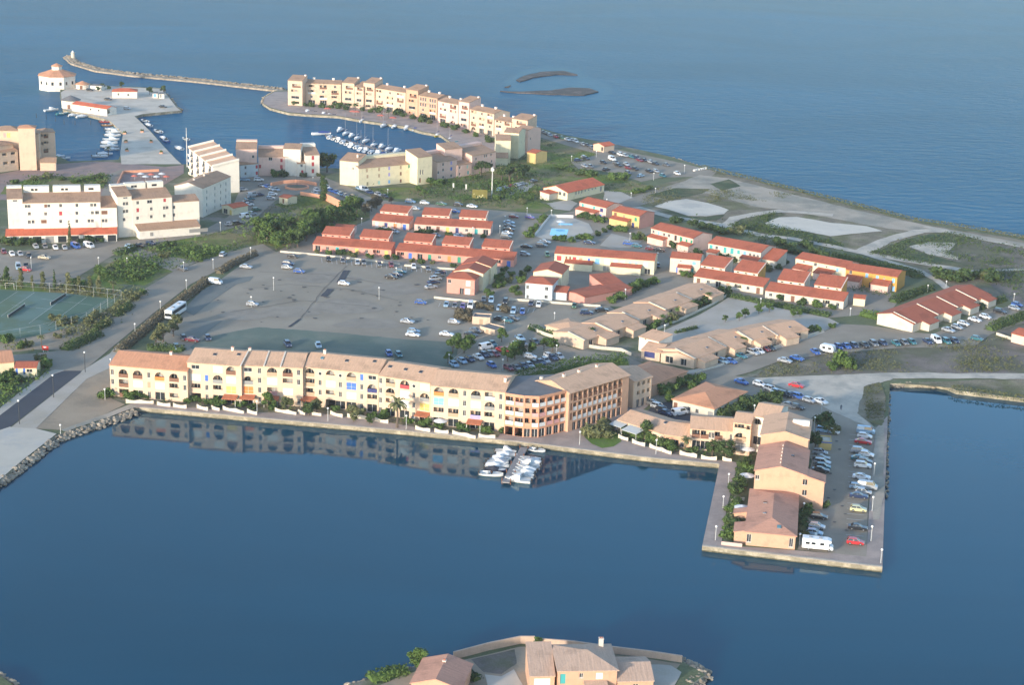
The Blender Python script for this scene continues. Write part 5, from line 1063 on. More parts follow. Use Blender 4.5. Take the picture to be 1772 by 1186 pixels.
def crown_mesh(seed, kind):
    rng = random.Random(seed); bl = []
    if kind == 'round':
        for _ in range(11):
            t = rng.random() * 6.28; q = rng.uniform(0, .8); bl.append((q * cos(t), q * sin(t), rng.uniform(1.0, 2.3) - .3 * q, rng.uniform(.3, .55), .8))
        return clumps(seed, bl, 900, .135)
    if kind == 'pine':
        for _ in range(13):
            t = rng.random() * 6.28; q = math.sqrt(rng.random()) * 1.15; bl.append((q * cos(t), q * sin(t), 1.25 - .2 * q * q + rng.uniform(-.05, .1), rng.uniform(.28, .42), .5))
        return clumps(seed, bl, 900, .125)
    if kind == 'tall':
        for k in range(12):
            t = rng.random() * 6.28; z = .4 + 2.9 * k / 11; q = rng.uniform(.05, .35); bl.append((q * cos(t), q * sin(t), z, rng.uniform(.3, .48) * (1.1 - .25 * k / 11), 1.0))
        return clumps(seed, bl, 800, .13)
    if kind == 'cypress':
        for k in range(10): bl.append((rng.uniform(-.06, .06), rng.uniform(-.06, .06), .4 + 3.4 * k / 9, .34 * (1.1 - .75 * k / 9), 1.2))
        return clumps(seed, bl, 650, .11)
    mb = MB()
    for k in range(26):     # palm fronds
        t = k * 2.4; el = rng.uniform(-.2, 1.1); p0 = Vector((0, 0, 2.0)); L = rng.uniform(.75, 1.05); prev = p0; w = .1
        for j in range(1, 6):
            f = j / 5; e = el - 1.5 * f * f
            p = prev + Vector((cos(t) * cos(e), sin(t) * cos(e), sin(e))) * (L / 5); sd = Vector((-sin(t), cos(t), 0)); w2 = .12 * (1 - f * .8)
            for s_ in (-1, 1): mb.face([prev, p, p + sd * (s_ * w2 * 1.6) - Vector((0, 0, .06)), prev + sd * (s_ * w * 1.6) - Vector((0, 0, .06))])
            prev, w = p, w2
    return mb
def trunk_mesh(kind):
    mb = MB()
    if kind == 'palm': mb.tube((0, 0, 0), (.03, .02, 1.0), .1, .075, 8); mb.tube((.03, .02, 1.0), (0, 0, 2.0), .075, .07, 8)
    elif kind == 'cypress': mb.tube((0, 0, 0), (0, 0, 2.5), .07, .03, 6)
    elif kind == 'tall':
        mb.tube((0, 0, 0), (.03, 0, 2.2), .09, .03, 6)
        for k in range(4): mb.tube((.01, 0, .5 + .35 * k), (.3 * cos(k * 2), .3 * sin(k * 2), 1.0 + .4 * k), .035, .012, 5)
    else:
        zc = 1.0 if kind == 'round' else 1.1
        mb.tube((0, 0, 0), (.04, .02, zc * .8), .1, .07, 7)
        for k in range(5): mb.tube((.04, .02, zc * .75), (.55 * cos(k * 1.26), .55 * sin(k * 1.26), zc * 1.35), .05, .015, 5)
    return mb.mesh('trunk', [BARK])
BUSH = [bush_mesh(100 + k) for k in range(6)]
CROWN = {k: [crown_mesh(300 + 17 * i + len(k), k).mesh('crown', [LG]) for i in range(3 if k != 'palm' else 2)] for k in ('round', 'pine', 'tall', 'cypress', 'palm')}
TRUNK = {k: trunk_mesh(k) for k in CROWN}
prng = random.Random(77)
ORD = ['first', 'second', 'third', 'fourth', 'fifth', 'sixth', 'seventh', 'eighth', 'ninth', 'tenth', 'eleventh', 'twelfth', 'thirteenth', 'fourteenth', 'fifteenth', 'sixteenth', 'seventeenth', 'eighteenth', 'nineteenth', 'twentieth', 'twenty-first', 'twenty-second', 'twenty-third', 'twenty-fourth', 'twenty-fifth', 'twenty-sixth', 'twenty-seventh', 'twenty-eighth', 'twenty-ninth', 'thirtieth']
def setmat(o, m):
    o.material_slots[0].link = 'OBJECT'; o.material_slots[0].material = m
def plant(kind, px, py, size, label, mat=LG, group=None, hz=1.0):
    g = G(px, py); rz = prng.random() * 6.28; v = prng.uniform(.9, 1.12)
    if kind == 'shrub':
        o = thing('shrub', label, 'shrub', g, rz, group, prng.choice(BUSH)); o.scale = (size * v, size * prng.uniform(.9, 1.1), size * hz); setmat(o, mat); return o
    nm = {'palm': 'palm_tree', 'pine': 'pine_tree', 'cypress': 'cypress_tree'}.get(kind, 'tree')
    o = thing(nm, label, 'tree', g, rz, group); s = size * v
    for n_, d_ in (('trunk', TRUNK[kind]), ('crown', prng.choice(CROWN[kind]))):
        c = link(n_, d_, o); c.scale = (s, s, s * hz)
        if n_ == 'crown': setmat(c, mat)
    return o
def plants(kind, desc, place, pts, size, mat=LG, hz=1.0, var=.25):
    pts = sorted(pts, key=lambda q: q[0])
    for i, q in enumerate(pts):
        s = (q[2] if len(q) > 2 else size * prng.uniform(1 - var, 1 + var))
        lab = '%s, %s from the left %s' % (desc, ORD[i], place) if len(pts) > 1 else '%s %s' % (desc, place)
        plant(kind, q[0], q[1], s, lab, mat if prng.random() < .68 or mat is LB else prng.choice((LG, LD, LO)), place if len(pts) > 1 else None, hz)
def hedge(label, px, w, h, mat=LD, dens=24, s=.3, name='hedge', kind=None):
    pts = [G(x, y) for x, y in px]; mb = MB(); rng = random.Random(int(px[0][0] * 7 + px[0][1])); L = 0
    o0 = pts[0]
    for a, b in zip(pts, pts[1:]):
        d = b - a; ln = d.length; nn = Vector((-d.y, d.x, 0)).normalized()
        for _ in range(int(ln * dens * (w + h) / 3)):
            t = rng.random(); p = a + d * t; lump = .75 + .5 * (mnoise.noise(Vector((p.x * .35, p.y * .35, 2))) * .5 + .5) 
            th = rng.uniform(-.15, pi + .15); r = rng.uniform(.8, 1.08)
            q = p + nn * (cos(th) * w / 2 * lump * r); z = max(.04, sin(th) * h * lump * r * (1 if abs(cos(th)) < .95 else .6))
            if rng.random() < .25: z *= rng.random()
            leaf(mb, Vector((q.x - o0.x, q.y - o0.y, z)), s, rng)
    if dens > 15:
        for a, b in zip(pts, pts[1:]):
            d = b - a; n = Vector((-d.y, d.x, 0)).normalized(); N = max(1, int(d.length / 1.2)); S_ = []
            for k in range(N + 1):
                p = a + d * (k / N); l_ = .62 * (.75 + .5 * (mnoise.noise(Vector((p.x * .35, p.y * .35, 2))) * .5 + .5)); S_.append([(p.x + n.x * w / 2 * l_ * cos(t) - o0.x, p.y + n.y * w / 2 * l_ * cos(t) - o0.y, .02 + h * l_ * sin(t)) for t in (0, pi / 4, pi / 2, 3 * pi / 4, pi)])
            mb.loft(S_)
    o = mb.obj(name, mat); o.location = (o0.x, o0.y, LAND)
    if kind: struct(o, kind)
    else: tag(o, label, 'hedge')
    return o
plants('shrub', 'green garden shrub', 'along the quayside gardens of the long apartment building', [(222, 690), (245, 689), (255, 691), (328, 697), (345, 696), (366, 701), (379, 702), (415, 704), (434, 708), (470, 707), (580, 712), (617, 719), (643, 723), (662, 724), (710, 733), (739, 737), (759, 740), (800, 745), (839, 749), (866, 747)], 2.1, LG, .9)
plants('shrub', 'dark round shrub', 'at the left corner of the long apartment building', [(183, 689)], 2.4, LD)
plants('round', 'small leafy garden tree', 'in front of the long apartment building', [(464, 708, 1.9), (497, 715, 1.9), (535, 720, 1.7), (548, 715, 1.6), (612, 731, 1.1), (640, 735, 1.0)], 1.5, LG)
plants('palm', 'tall palm in the quayside garden', 'before the long apartment building', [(687, 741)], 3.1, LO)
plants('shrub', 'rounded grey green shrub', 'on the mound by the corner building', [(1031, 757, 4.2), (1052, 748, 3.2), (1046, 738, 2.6)], 3, LO, .8)
plants('shrub', 'dense garden shrub', 'in the garden of the awning restaurant', [(1085, 752, 2.4), (1104, 758, 2.2), (1128, 765, 2.4), (1150, 774, 2.6), (1162, 780, 2.2), (1196, 784, 1.8)], 2.4, LG)
plants('round', 'dark garden tree', 'by the two storey arcaded house', [(1117, 762, 2.0), (1232, 792, 2.0), (1256, 795, 2.0)], 1.9, LD)
plants('palm', 'spiky palm', 'in the garden left of the two storey arcaded house', [(1186, 785)], 1.7, LO)
plants('shrub', 'dark garden shrub', 'down the left side of the pier terrace', [(1296, 800), (1286, 809), (1293, 818), (1279, 822), (1282, 846), (1275, 854), (1272, 872), (1280, 878), (1268, 884), (1276, 905), (1266, 910), (1272, 920), (1262, 928), (1278, 932)], 2.3, LD, .85)
plants('shrub', 'dark shrub', 'between the pier terrace and its car park', [(1398, 878, 2.3), (1393, 892, 2.4), (1390, 906, 2.2), (1387, 917, 2.0), (1426, 880, 1.6), (1391, 928, 1.8)], 2, LD)
plants('round', 'dark tree', 'beside the small flat shed at the head of the pier car park', [(1410, 779, 2.2)], 2, LD)
plants('shrub', 'dark shrub', 'behind the pier terrace', [(1253, 722), (1267, 718), (1280, 713), (1296, 706), (1312, 701), (1328, 697), (1345, 697)], 2.9, LD)
plants('shrub', 'bushy dark shrub', 'on the bank above the pier car park', [(1424, 735, 3.4), (1432, 746, 3.0), (1443, 752, 2.2)], 3, LD)
plants('shrub', 'leafy shrub', 'in the yard left of the orange hipped roof', [(1149, 684), (1158, 678), (1168, 673), (1180, 668), (1196, 674), (1160, 695), (1205, 662)], 2.4, LG)
plants('round', 'dense parking island tree', 'among the bays behind the long building', [(783, 612, 2.2), (793, 603, 1.9), (803, 611, 2.1), (868, 592, 1.7), (878, 626, 2.0), (891, 622, 2.2), (902, 616, 1.8), (920, 613, 1.6), (941, 607, 1.8), (956, 609, 1.6), (775, 630, 1.4), (812, 603, 1.7)], 2, LG)
plants('shrub', 'brownish scrubby shrub', 'beside the two kiosks of the car park', [(792, 551, 2.6), (804, 548, 3.2), (812, 556, 2.6), (829, 533, 2.2), (846, 537, 2.0), (875, 540, 2.4)], 2.6, LB)
hedge('thick dark hedge curving behind the salmon galleried wing', [(893, 668), (935, 658), (980, 648), (1020, 639), (1060, 636), (1084, 634)], 6, 4.2, LG)
hedge('green hedge inside the pale wall before the far villa row', [(916, 569), (944, 578), (981, 588), (1003, 594), (1030, 598)], 2.5, 1.7, LG)
hedge('clipped dark hedge between the pale courtyard and the paired red terraces', [(1252, 511), (1300, 521), (1350, 531), (1400, 541), (1436, 548)], 4, 1.5, LD)
hedge('low dark hedge in the pale courtyard behind the near villa row', [(1168, 577), (1188, 573), (1206, 568)], 1.6, 1.1, LD)
plants('palm', 'small spiky palm', 'in the lane before the far villa row', [(1024, 590, 1.7), (1146, 562, 1.3), (1160, 560, 1.5), (1172, 550, 1.4), (1197, 537, 1.3), (1226, 524, 1.4)], 1.4, LG)
plants('shrub', 'dark lane side shrub', 'in front of the far villa row', [(1136, 566), (1153, 561), (1166, 556), (1184, 543), (1190, 540), (1209, 531), (1218, 527), (1234, 518), (1244, 512), (1254, 508), (1126, 572)], 2.2, LD)
plants('round', 'small tree', 'in the pale courtyard behind the near villa row', [(1255, 558, 1.0), (1279, 556, 1.2), (1289, 550, 1.2), (1313, 543, 1.3), (1331, 541, 1.3), (1372, 549, 1.1), (1384, 548, 1.1)], 1.2, LG)
plants('round', 'garden tree', 'along the street side of the near villa row', [(1243, 618, 1.3), (1257, 609, 1.3), (1283, 603, 1.5), (1297, 598, 1.3)], 1.3, LG)
plants('shrub', 'street side shrub', 'at the right end of the near villa row', [(1376, 585, 1.8), (1390, 580, 2.2), (1403, 575, 2.2), (1416, 574, 2.0), (1441, 568, 1.6)], 2, LG)
plants('shrub', 'garden shrub', 'before the paired terraces with yellow end walls', [(1222, 489), (1247, 494), (1278, 501), (1300, 503), (1352, 519), (1386, 527), (1412, 532), (1440, 535)], 1.9, LG)
plants('shrub', 'bushy garden shrub', 'before the two terraces along the sand track', [(1150, 422), (1167, 429), (1189, 433), (1206, 441), (1230, 440), (1255, 449), (1268, 452), (1280, 454), (1330, 470), (1345, 466), (1360, 457)], 2.4, LD)
plants('shrub', 'round dark bush', 'on the sand track behind the red terraces', [(1170, 385), (1198, 388), (1217, 394), (1232, 398), (1250, 405), (1272, 403), (1352, 424), (1366, 432), (1376, 439), (1394, 427), (1408, 437), (1424, 445)], 3.4, LD, .7)
hedge('long dark hedge behind the orange and cream terrace, along the sand track', [(1440, 446), (1476, 453), (1530, 465), (1575, 475), (1592, 481)], 5, 2.4, LD)
plants('shrub', 'big dark bush', 'at the track end behind the diagonal terrace', [(1628, 482), (1645, 480), (1660, 486), (1676, 482), (1692, 480), (1708, 482), (1718, 486)], 4.6, LD, .75)
hedge('dark hedge beside the lane behind the diagonal red terrace', [(1545, 524), (1565, 516), (1585, 509), (1612, 500)], 4, 2.0, LD)
hedge('bright hedge at the cream left end of the diagonal red terrace', [(1490, 545), (1517, 551), (1543, 560)], 4, 2.2, LY)
hedge('dark hedge at the right end of the diagonal red terrace', [(1690, 537), (1715, 527), (1738, 519)], 3, 1.8, LD)
hedge('dark green hedge by the street at the right edge of the picture', [(1712, 573), (1740, 562), (1775, 550), (1800, 540)], 4, 2.6, LD)
plants('shrub', 'hedging shrub', 'around the swimming pool terrace', [(914, 411), (920, 402), (927, 394), (935, 386), (943, 380), (963, 416), (975, 418), (987, 419), (1006, 414), (1020, 416), (1036, 408), (1046, 402)], 2.2, LG)
plants('shrub', 'garden shrub', 'between the swimming pool and the pink and yellow houses', [(1006, 377), (1018, 380), (1030, 383), (1043, 385), (1057, 397), (1068, 400), (1079, 401), (1098, 415), (1110, 413), (1124, 417), (1138, 421)], 2.4, LG)
plants('shrub', 'footpath shrub', 'between the pink stepped and white end houses', [(863, 487), (868, 479), (873, 470), (879, 489), (884, 478), (870, 497), (858, 497), (895, 500), (900, 490), (905, 479), (911, 470), (897, 511), (886, 506), (847, 513)], 1.9, LG)
plants('shrub', 'leafy shrub', 'below the short pink garage block', [(1072, 517, 2.8), (1088, 508, 3), (1102, 502, 3.2), (1116, 497, 3), (1130, 492, 2.6), (1060, 525, 2.2), (1182, 478, 2.0), (1196, 480, 1.8)], 2.8, LG)
plants('shrub', 'front garden shrub', 'along the far terraces facing the central car park', [(549, 440), (568, 441), (590, 441), (610, 445), (640, 447), (671, 449), (684, 449), (712, 454), (730, 456), (748, 457), (785, 462), (795, 466)], 1.7, LD)
plants('shrub', 'yard shrub', 'between the two rows of red roofed terraces', [(660, 401), (672, 403), (725, 406), (736, 407), (748, 406), (776, 409), (812, 410), (838, 412)], 1.9, LD)
# the belt of trees left of the terraces
plants('round', 'bushy tree', 'in the tree belt left of the red terraces', [(448, 412), (462, 420), (472, 412), (481, 424), (492, 416), (503, 424), (514, 414), (524, 412), (535, 407), (547, 404), (505, 402), (470, 402), (535, 395), (560, 398), (486, 404), (578, 387), (590, 381), (604, 375), (617, 369), (568, 390), (455, 404), (520, 402), (550, 392), (497, 430), (478, 432), (530, 418), (515, 428)], 2.9, LG)
plants('round', 'greyish tree', 'between the red terraces and the salmon parking wall', [(632, 372, 2.2), (643, 366, 2.2), (652, 362, 2.2), (677, 353, 1.3)], 2, LB)
plants('tall', 'tall dark upright tree', 'at the gap in the salmon parking wall', [(559, 347, 2.9)], 2.9, LD)
plants('round', 'large dark tree', 'between the pink block and the yellow block of the marina', [(566, 298, 3.6)], 3.6, LD)
plants('shrub', 'dense clipped bush', 'below the block with red shutters', [(478, 306, 3.2), (491, 306, 3.2), (525, 306, 2.0), (552, 305, 1.6)], 3, LD)
plants('pine', 'umbrella pine', 'on the lawn by the pale pink block', [(832, 305, 4.4)], 4, LD)
plants('pine', 'broad dark pine', 'on the lawn below the yellow marina end block', [(868, 312, 4.2), (882, 316, 4.6), (896, 308, 4.4)], 4.3, LD)
plants('shrub', 'wild lawn shrub', 'between the marina blocks and the orange roofed hall', [(737, 334), (752, 320, 3.8), (764, 318, 3.2), (724, 330), (917, 333), (930, 338), (946, 338), (958, 344), (860, 345), (972, 294, 3.4), (988, 297), (1004, 302, 3.4), (1017, 304), (1029, 304, 3.4), (1066, 309, 4.2), (1076, 311, 4.0), (1100, 335), (1112, 333), (1125, 328), (905, 352)], 2.6, LG, .75)
# west: tennis courts, road and lodge
plants('tall', 'ragged olive tree', 'along the fence behind the tennis courts', [(12, 498), (37, 499), (56, 499), (74, 501), (118, 504), (137, 505), (156, 507), (172, 508)], 1.7, LO)
plants('palm', 'yellowish palm', 'behind the tennis courts, near the road', [(196, 509, 2.0), (72, 602, 1.6)], 1.8, LO)
plants('cypress', 'slim dark cypress', 'behind the tennis courts', [(95, 503, 1.7)], 1.7, LD)
plants('shrub', 'dry green bush', 'at the corner of the tennis courts', [(95, 556, 2.2), (111, 563, 2.6), (128, 560, 2.0), (154, 558, 2.4), (164, 551, 2.4), (12, 592, 2.8), (50, 600, 1.8), (34, 604, 2.2), (236, 519, 2.4), (248, 510, 2.0), (100, 585, 1.5), (118, 578, 1.3)], 2.2, LO)
hedge('oval clipped hedge beside the road, nearest the tennis court corner', [(200, 549), (213, 540), (226, 531)], 3.4, 1.8, LD)
hedge('oval clipped hedge beside the road, middle one of three', [(162, 573), (176, 567), (190, 559)], 3.4, 1.8, LD)
hedge('longest oval clipped hedge beside the road, nearest the side street', [(112, 607), (128, 600), (148, 591), (170, 580)], 4.6, 2.0, LD)
hedge('ragged brown tamarisk hedge between the road and the central car park', [(205, 611), (241, 582), (274, 553), (300, 532), (335, 507), (358, 488)], 3.4, 2.1, LB)
hedge('ragged tamarisk hedge beyond the car park entrance, beside the road', [(378, 474), (400, 460), (430, 447), (442, 441)], 3.2, 2.0, LB)
plants('round', 'spreading grey green tree', 'by the coach at the car park corner', [(283, 592, 2.6), (270, 600, 2.2), (300, 583, 2.2), (307, 568, 1.9)], 2.3, LO)
hedge('low dark hedge at the left rear corner of the long apartment building', [(255, 606), (280, 604), (318, 608)], 4, 1.8, LD)
plants('shrub', 'dark bush', 'in the garden of the yellow lodge', [(78, 634, 2.8), (70, 627, 2.4), (20, 654, 2.4), (8, 662, 2.6), (27, 664, 2.2), (14, 675, 2.2), (40, 660, 1.4), (-5, 668, 2.4)], 2.4, LG)
plants('shrub', 'shady bush', 'in front of the orange arcade of the white block', [(6, 420), (18, 424), (30, 425), (42, 422), (55, 424), (66, 421), (138, 419), (149, 418), (160, 419), (176, 419)], 2.4, LD)
hedge('bright green clipped hedge below the orange arcade of the white block', [(70, 417), (96, 417)], 2.4, 1.6, LY)
plants('cypress', 'plump green cypress', 'before the orange arcade of the white block', [(121, 424, 2.2)], 2.2, LG)
hedge('broad dark hedge beside the side road below the white blocks', [(200, 441), (215, 438), (233, 432)], 4.5, 2.0, LD)
plants('shrub', 'scrub bush', 'on the green slope below the white blocks', [(170, 470), (186, 478), (205, 465), (222, 470), (240, 482), (262, 462), (283, 446), (305, 436), (325, 442), (342, 452), (360, 440), (276, 432), (295, 425), (120, 499), (135, 494), (150, 497)], 2.6, LG, .7)
plants('shrub', 'bush', 'on the green strip behind the broad white block', [(26, 318), (60, 312), (84, 308), (110, 312), (135, 317), (150, 313), (172, 308), (180, 318)], 2.8, LG, .7)
plants('shrub', 'big rounded bush', 'on the dry ground beside the white caravan', [(1455, 634, 4.2), (1470, 638, 2.4), (1440, 640, 2.0)], 3, LG)
plants('palm', 'palm', 'on the promenade before the harbour terrace', [(615, 195, 2.4), (660, 203, 2.6), (605, 193, 2.0), (672, 205, 2.0)], 2.3, LG)
plants('shrub', 'garden bush', 'at the foot of the harbour terrace on the spit', [(508, 182), (530, 184), (541, 185), (556, 186), (572, 187), (585, 188, 3.4), (598, 190), (628, 192), (642, 194), (655, 195), (688, 199, 3.6), (697, 202), (716, 206), (734, 211, 3.6), (745, 214), (771, 220), (786, 225), (806, 230), (824, 236), (845, 246, 3)], 2.4, LD)
plants('round', 'small tree', 'on the island among its white houses', [(178, 155, 1.4), (189, 157, 1.2), (211, 152, 1.4), (259, 164, 1.9), (283, 162, 1.7), (170, 158, 1.1)], 1.5, LD)
plants('round', 'leafy tree', 'on the near islet at the bottom of the picture', [(722, 1160, 1.7), (931, 1120, .8)], 1.6, LG)
hedge('green hedge along the shore of the near islet', [(640, 1178), (680, 1168), (706, 1164)], 4, 1.6, LG)
hedge('dark hedge beside the gabled house on the near islet', [(770, 1152), (800, 1165), (826, 1180)], 3, 1.4, LD)
hedge('', [(1215, 289), (1260, 300), (1310, 312), (1385, 331), (1480, 355), (1582, 381), (1656, 391), (1775, 412)], 5, 1.0, LO, 9, .3, 'shore_scrub', 'stuff')
hedge('', [(1645, 672), (1690, 680), (1775, 690), (1850, 696)], 5, .9, LO, 9, .3, 'shore_scrub', 'stuff')
# low scrub and tufts scattered over the open ground
def tufts(name, poly, n, s, mat, h=.5):
    xs = [p[0] for p in poly]; ys = [p[1] for p in poly]; rng = random.Random(int(xs[0] + ys[0])); mb = MB(); k = 0; tries = 0
    def inside(x, y):
        c = False; j = len(poly) - 1
        for i in range(len(poly)):
            if (poly[i][1] > y) != (poly[j][1] > y) and x < (poly[j][0] - poly[i][0]) * (y - poly[i][1]) / (poly[j][1] - poly[i][1]) + poly[i][0]: c = not c
            j = i
        return c
    while k < n and tries < n * 8:
        tries += 1; x, y = rng.uniform(min(xs), max(xs)), rng.uniform(min(ys), max(ys))
        if not inside(x, y): continue
        g = G(x, y)
        if mnoise.noise(Vector((g.x * .06, g.y * .06, 1))) + rng.uniform(-.35, .35) < 0: continue
        k += 1; r = s * rng.uniform(.5, 1.6)
        for _ in range(7): leaf(mb, Vector((g.x + rng.gauss(0, r), g.y + rng.gauss(0, r), LAND + .1 + abs(rng.gauss(0, h)) * r)), .35 * max(.6, r), rng)
    o = mb.obj(name, mat); return struct(o, 'stuff')
tufts('scrub', [(1500, 440), (1560, 418), (1640, 402), (1772, 428), (1772, 520), (1720, 505), (1690, 470), (1600, 458)], 900, .7, LD)
tufts('scrub', [(1340, 630), (1430, 614), (1560, 604), (1772, 575), (1772, 645), (1430, 646), (1310, 653)], 800, .5, LO)
tufts('scrub', [(1262, 391), (1290, 378), (1345, 368), (1325, 387), (1392, 402), (1462, 426), (1400, 418), (1300, 400)], 500, .7, LD)
tufts('scrub', [(926, 240), (1035, 268), (985, 292), (1060, 306), (1130, 322), (1095, 336), (940, 324), (960, 360), (860, 360), (700, 345), (650, 336), (720, 326), (860, 284)], 1500, .5, LG)
tufts('scrub', [(466, 358), (523, 338), (600, 362), (620, 372), (545, 402), (455, 422), (370, 445), (300, 468), (210, 490), (165, 486), (190, 456), (302, 418), (415, 393)], 1500, .5, LG)
tufts('scrub', [(1130, 324), (1383, 336), (1330, 350), (1262, 345), (1225, 352), (1190, 343), (1130, 356), (1110, 350)], 400, .6, LO)
tufts('scrub', [(1498, 672), (1522, 664), (1532, 690), (1526, 736), (1500, 730)], 200, .4, LO)

tufts('undergrowth', [(440, 425), (470, 396), (500, 384), (560, 378), (620, 380), (610, 394), (545, 404), (500, 432), (455, 424)], 500, 1.3, LG, 1.1)
tufts('undergrowth', [(160, 486), (200, 458), (250, 432), (330, 420), (400, 398), (440, 380), (420, 420), (370, 444), (300, 466), (230, 492)], 420, 1.1, LG, .8)
tufts('undergrowth', [(-20, 482), (95, 498), (210, 496), (255, 505), (205, 548), (150, 590), (60, 604), (0, 606), (60, 582), (150, 560), (212, 520), (100, 505), (-20, 498)], 420, .9, LO, .8)
tufts('undergrowth', [(0, 640), (60, 632), (80, 645), (10, 700), (-30, 720), (-30, 650)], 160, .9, LG, .8)
tufts('undergrowth', [(640, 330), (740, 328), (830, 306), (900, 296), (960, 320), (940, 345), (860, 350), (720, 342)], 420, 1.1, LG, .7)
tufts('undergrowth', [(10, 322), (70, 304), (190, 302), (180, 326), (60, 335)], 160, 1.0, LG, .7)
tufts('undergrowth', [(1170, 380), (1262, 398), (1330, 412), (1440, 438), (1480, 450), (1400, 440), (1300, 418), (1200, 394)], 260, 1.0, LD, .9)
tufts('undergrowth', [(192, 683), (324, 693), (524, 703), (655, 717), (745, 732), (862, 747), (858, 755), (743, 742), (672, 728), (555, 713), (441, 711), (323, 703), (218, 695)], 260, .45, LG, .9)
tufts('undergrowth', [(1070, 750), (1148, 768), (1200, 782), (1262, 792), (1262, 797), (1164, 784), (1072, 757)], 90, .45, LG, .9)
tufts('undergrowth', [(1160, 412), (1200, 424), (1230, 432), (1310, 456), (1330, 470), (1260, 456), (1170, 436)], 120, .6, LG, .9)
tufts('undergrowth', [(1376, 475), (1460, 492), (1550, 508), (1545, 516), (1460, 502), (1376, 484)], 130, .6, LG, .9)
# ================================================================ vehicles
CARP = {'w': ('white', (.74, .74, .73)), 's': ('silver', (.42, .44, .46)), 'g': ('grey', (.16, .17, .18)), 'k': ('black', (.018, .019, .022)), 'n': ('navy', (.02, .035, .09)), 'b': ('blue', (.025, .09, .33)),
    'r': ('red', (.5, .025, .03)), 'm': ('maroon', (.17, .02, .03)), 't': ('teal', (.03, .14, .17)), 'y': ('pale yellow', (.6, .56, .3)), 'l': ('light blue', (.25, .38, .5)), 'p': ('purple', (.12, .09, .3)), 'e': ('green', (.04, .12, .06)), 'c': ('beige', (.45, .4, .3))}
def carpaint(k):
    nm, c = CARP[k]
    m = M('car_' + nm, c, .28, 0, spec=.6, metal=.3 if k in 'sg' else 0.0)
    if 'Coat Weight' in m.node_tree.nodes['Principled BSDF'].inputs: m.node_tree.nodes['Principled BSDF'].inputs['Coat Weight'].default_value = .5
    return m
RUB = M('tyre_rubber', (.015, .015, .016), .8, 0); RIM = M('wheel_rim', (.35, .35, .36), .35, 0, metal=.6); CGL = M('car_glass', (.012, .016, .02), .06, 0, spec=.8)
HEAD = M('headlight', (.75, .75, .72), .15, 0); TAIL = M('tail_light', (.4, .02, .02), .3, 0); TRIM = M('dark_trim', (.03, .03, .032), .6, 0)
def sect(x, hw, z0, z1, inset=.0, c=.12):
    return [(x, -hw, z0 + c * .6), (x, -hw, z1 - c), (x, -hw + c + inset, z1), (x, hw - c - inset, z1), (x, hw, z1 - c), (x, hw, z0 + c * .6), (x, hw - c, z0), (x, -hw + c, z0)]
CT = {   # length, half width, bonnet h, waist h, roof h, [glass base front, roof front, roof rear, glass base rear], boot h
    'h': (3.95, .83, .80, .92, 1.45, (-.95, -.25, 1.45, 1.88), .95), 'd': (4.5, .86, .80, .93, 1.42, (-.95, -.15, 1.05, 1.65), .97), 'u': (4.45, .88, .88, 1.0, 1.62, (-1.05, -.4, 1.75, 2.1), 1.02), 'v': (4.9, .93, 1.05, 1.2, 2.0, (-1.75, -1.15, 2.3, 2.42), 1.25)}
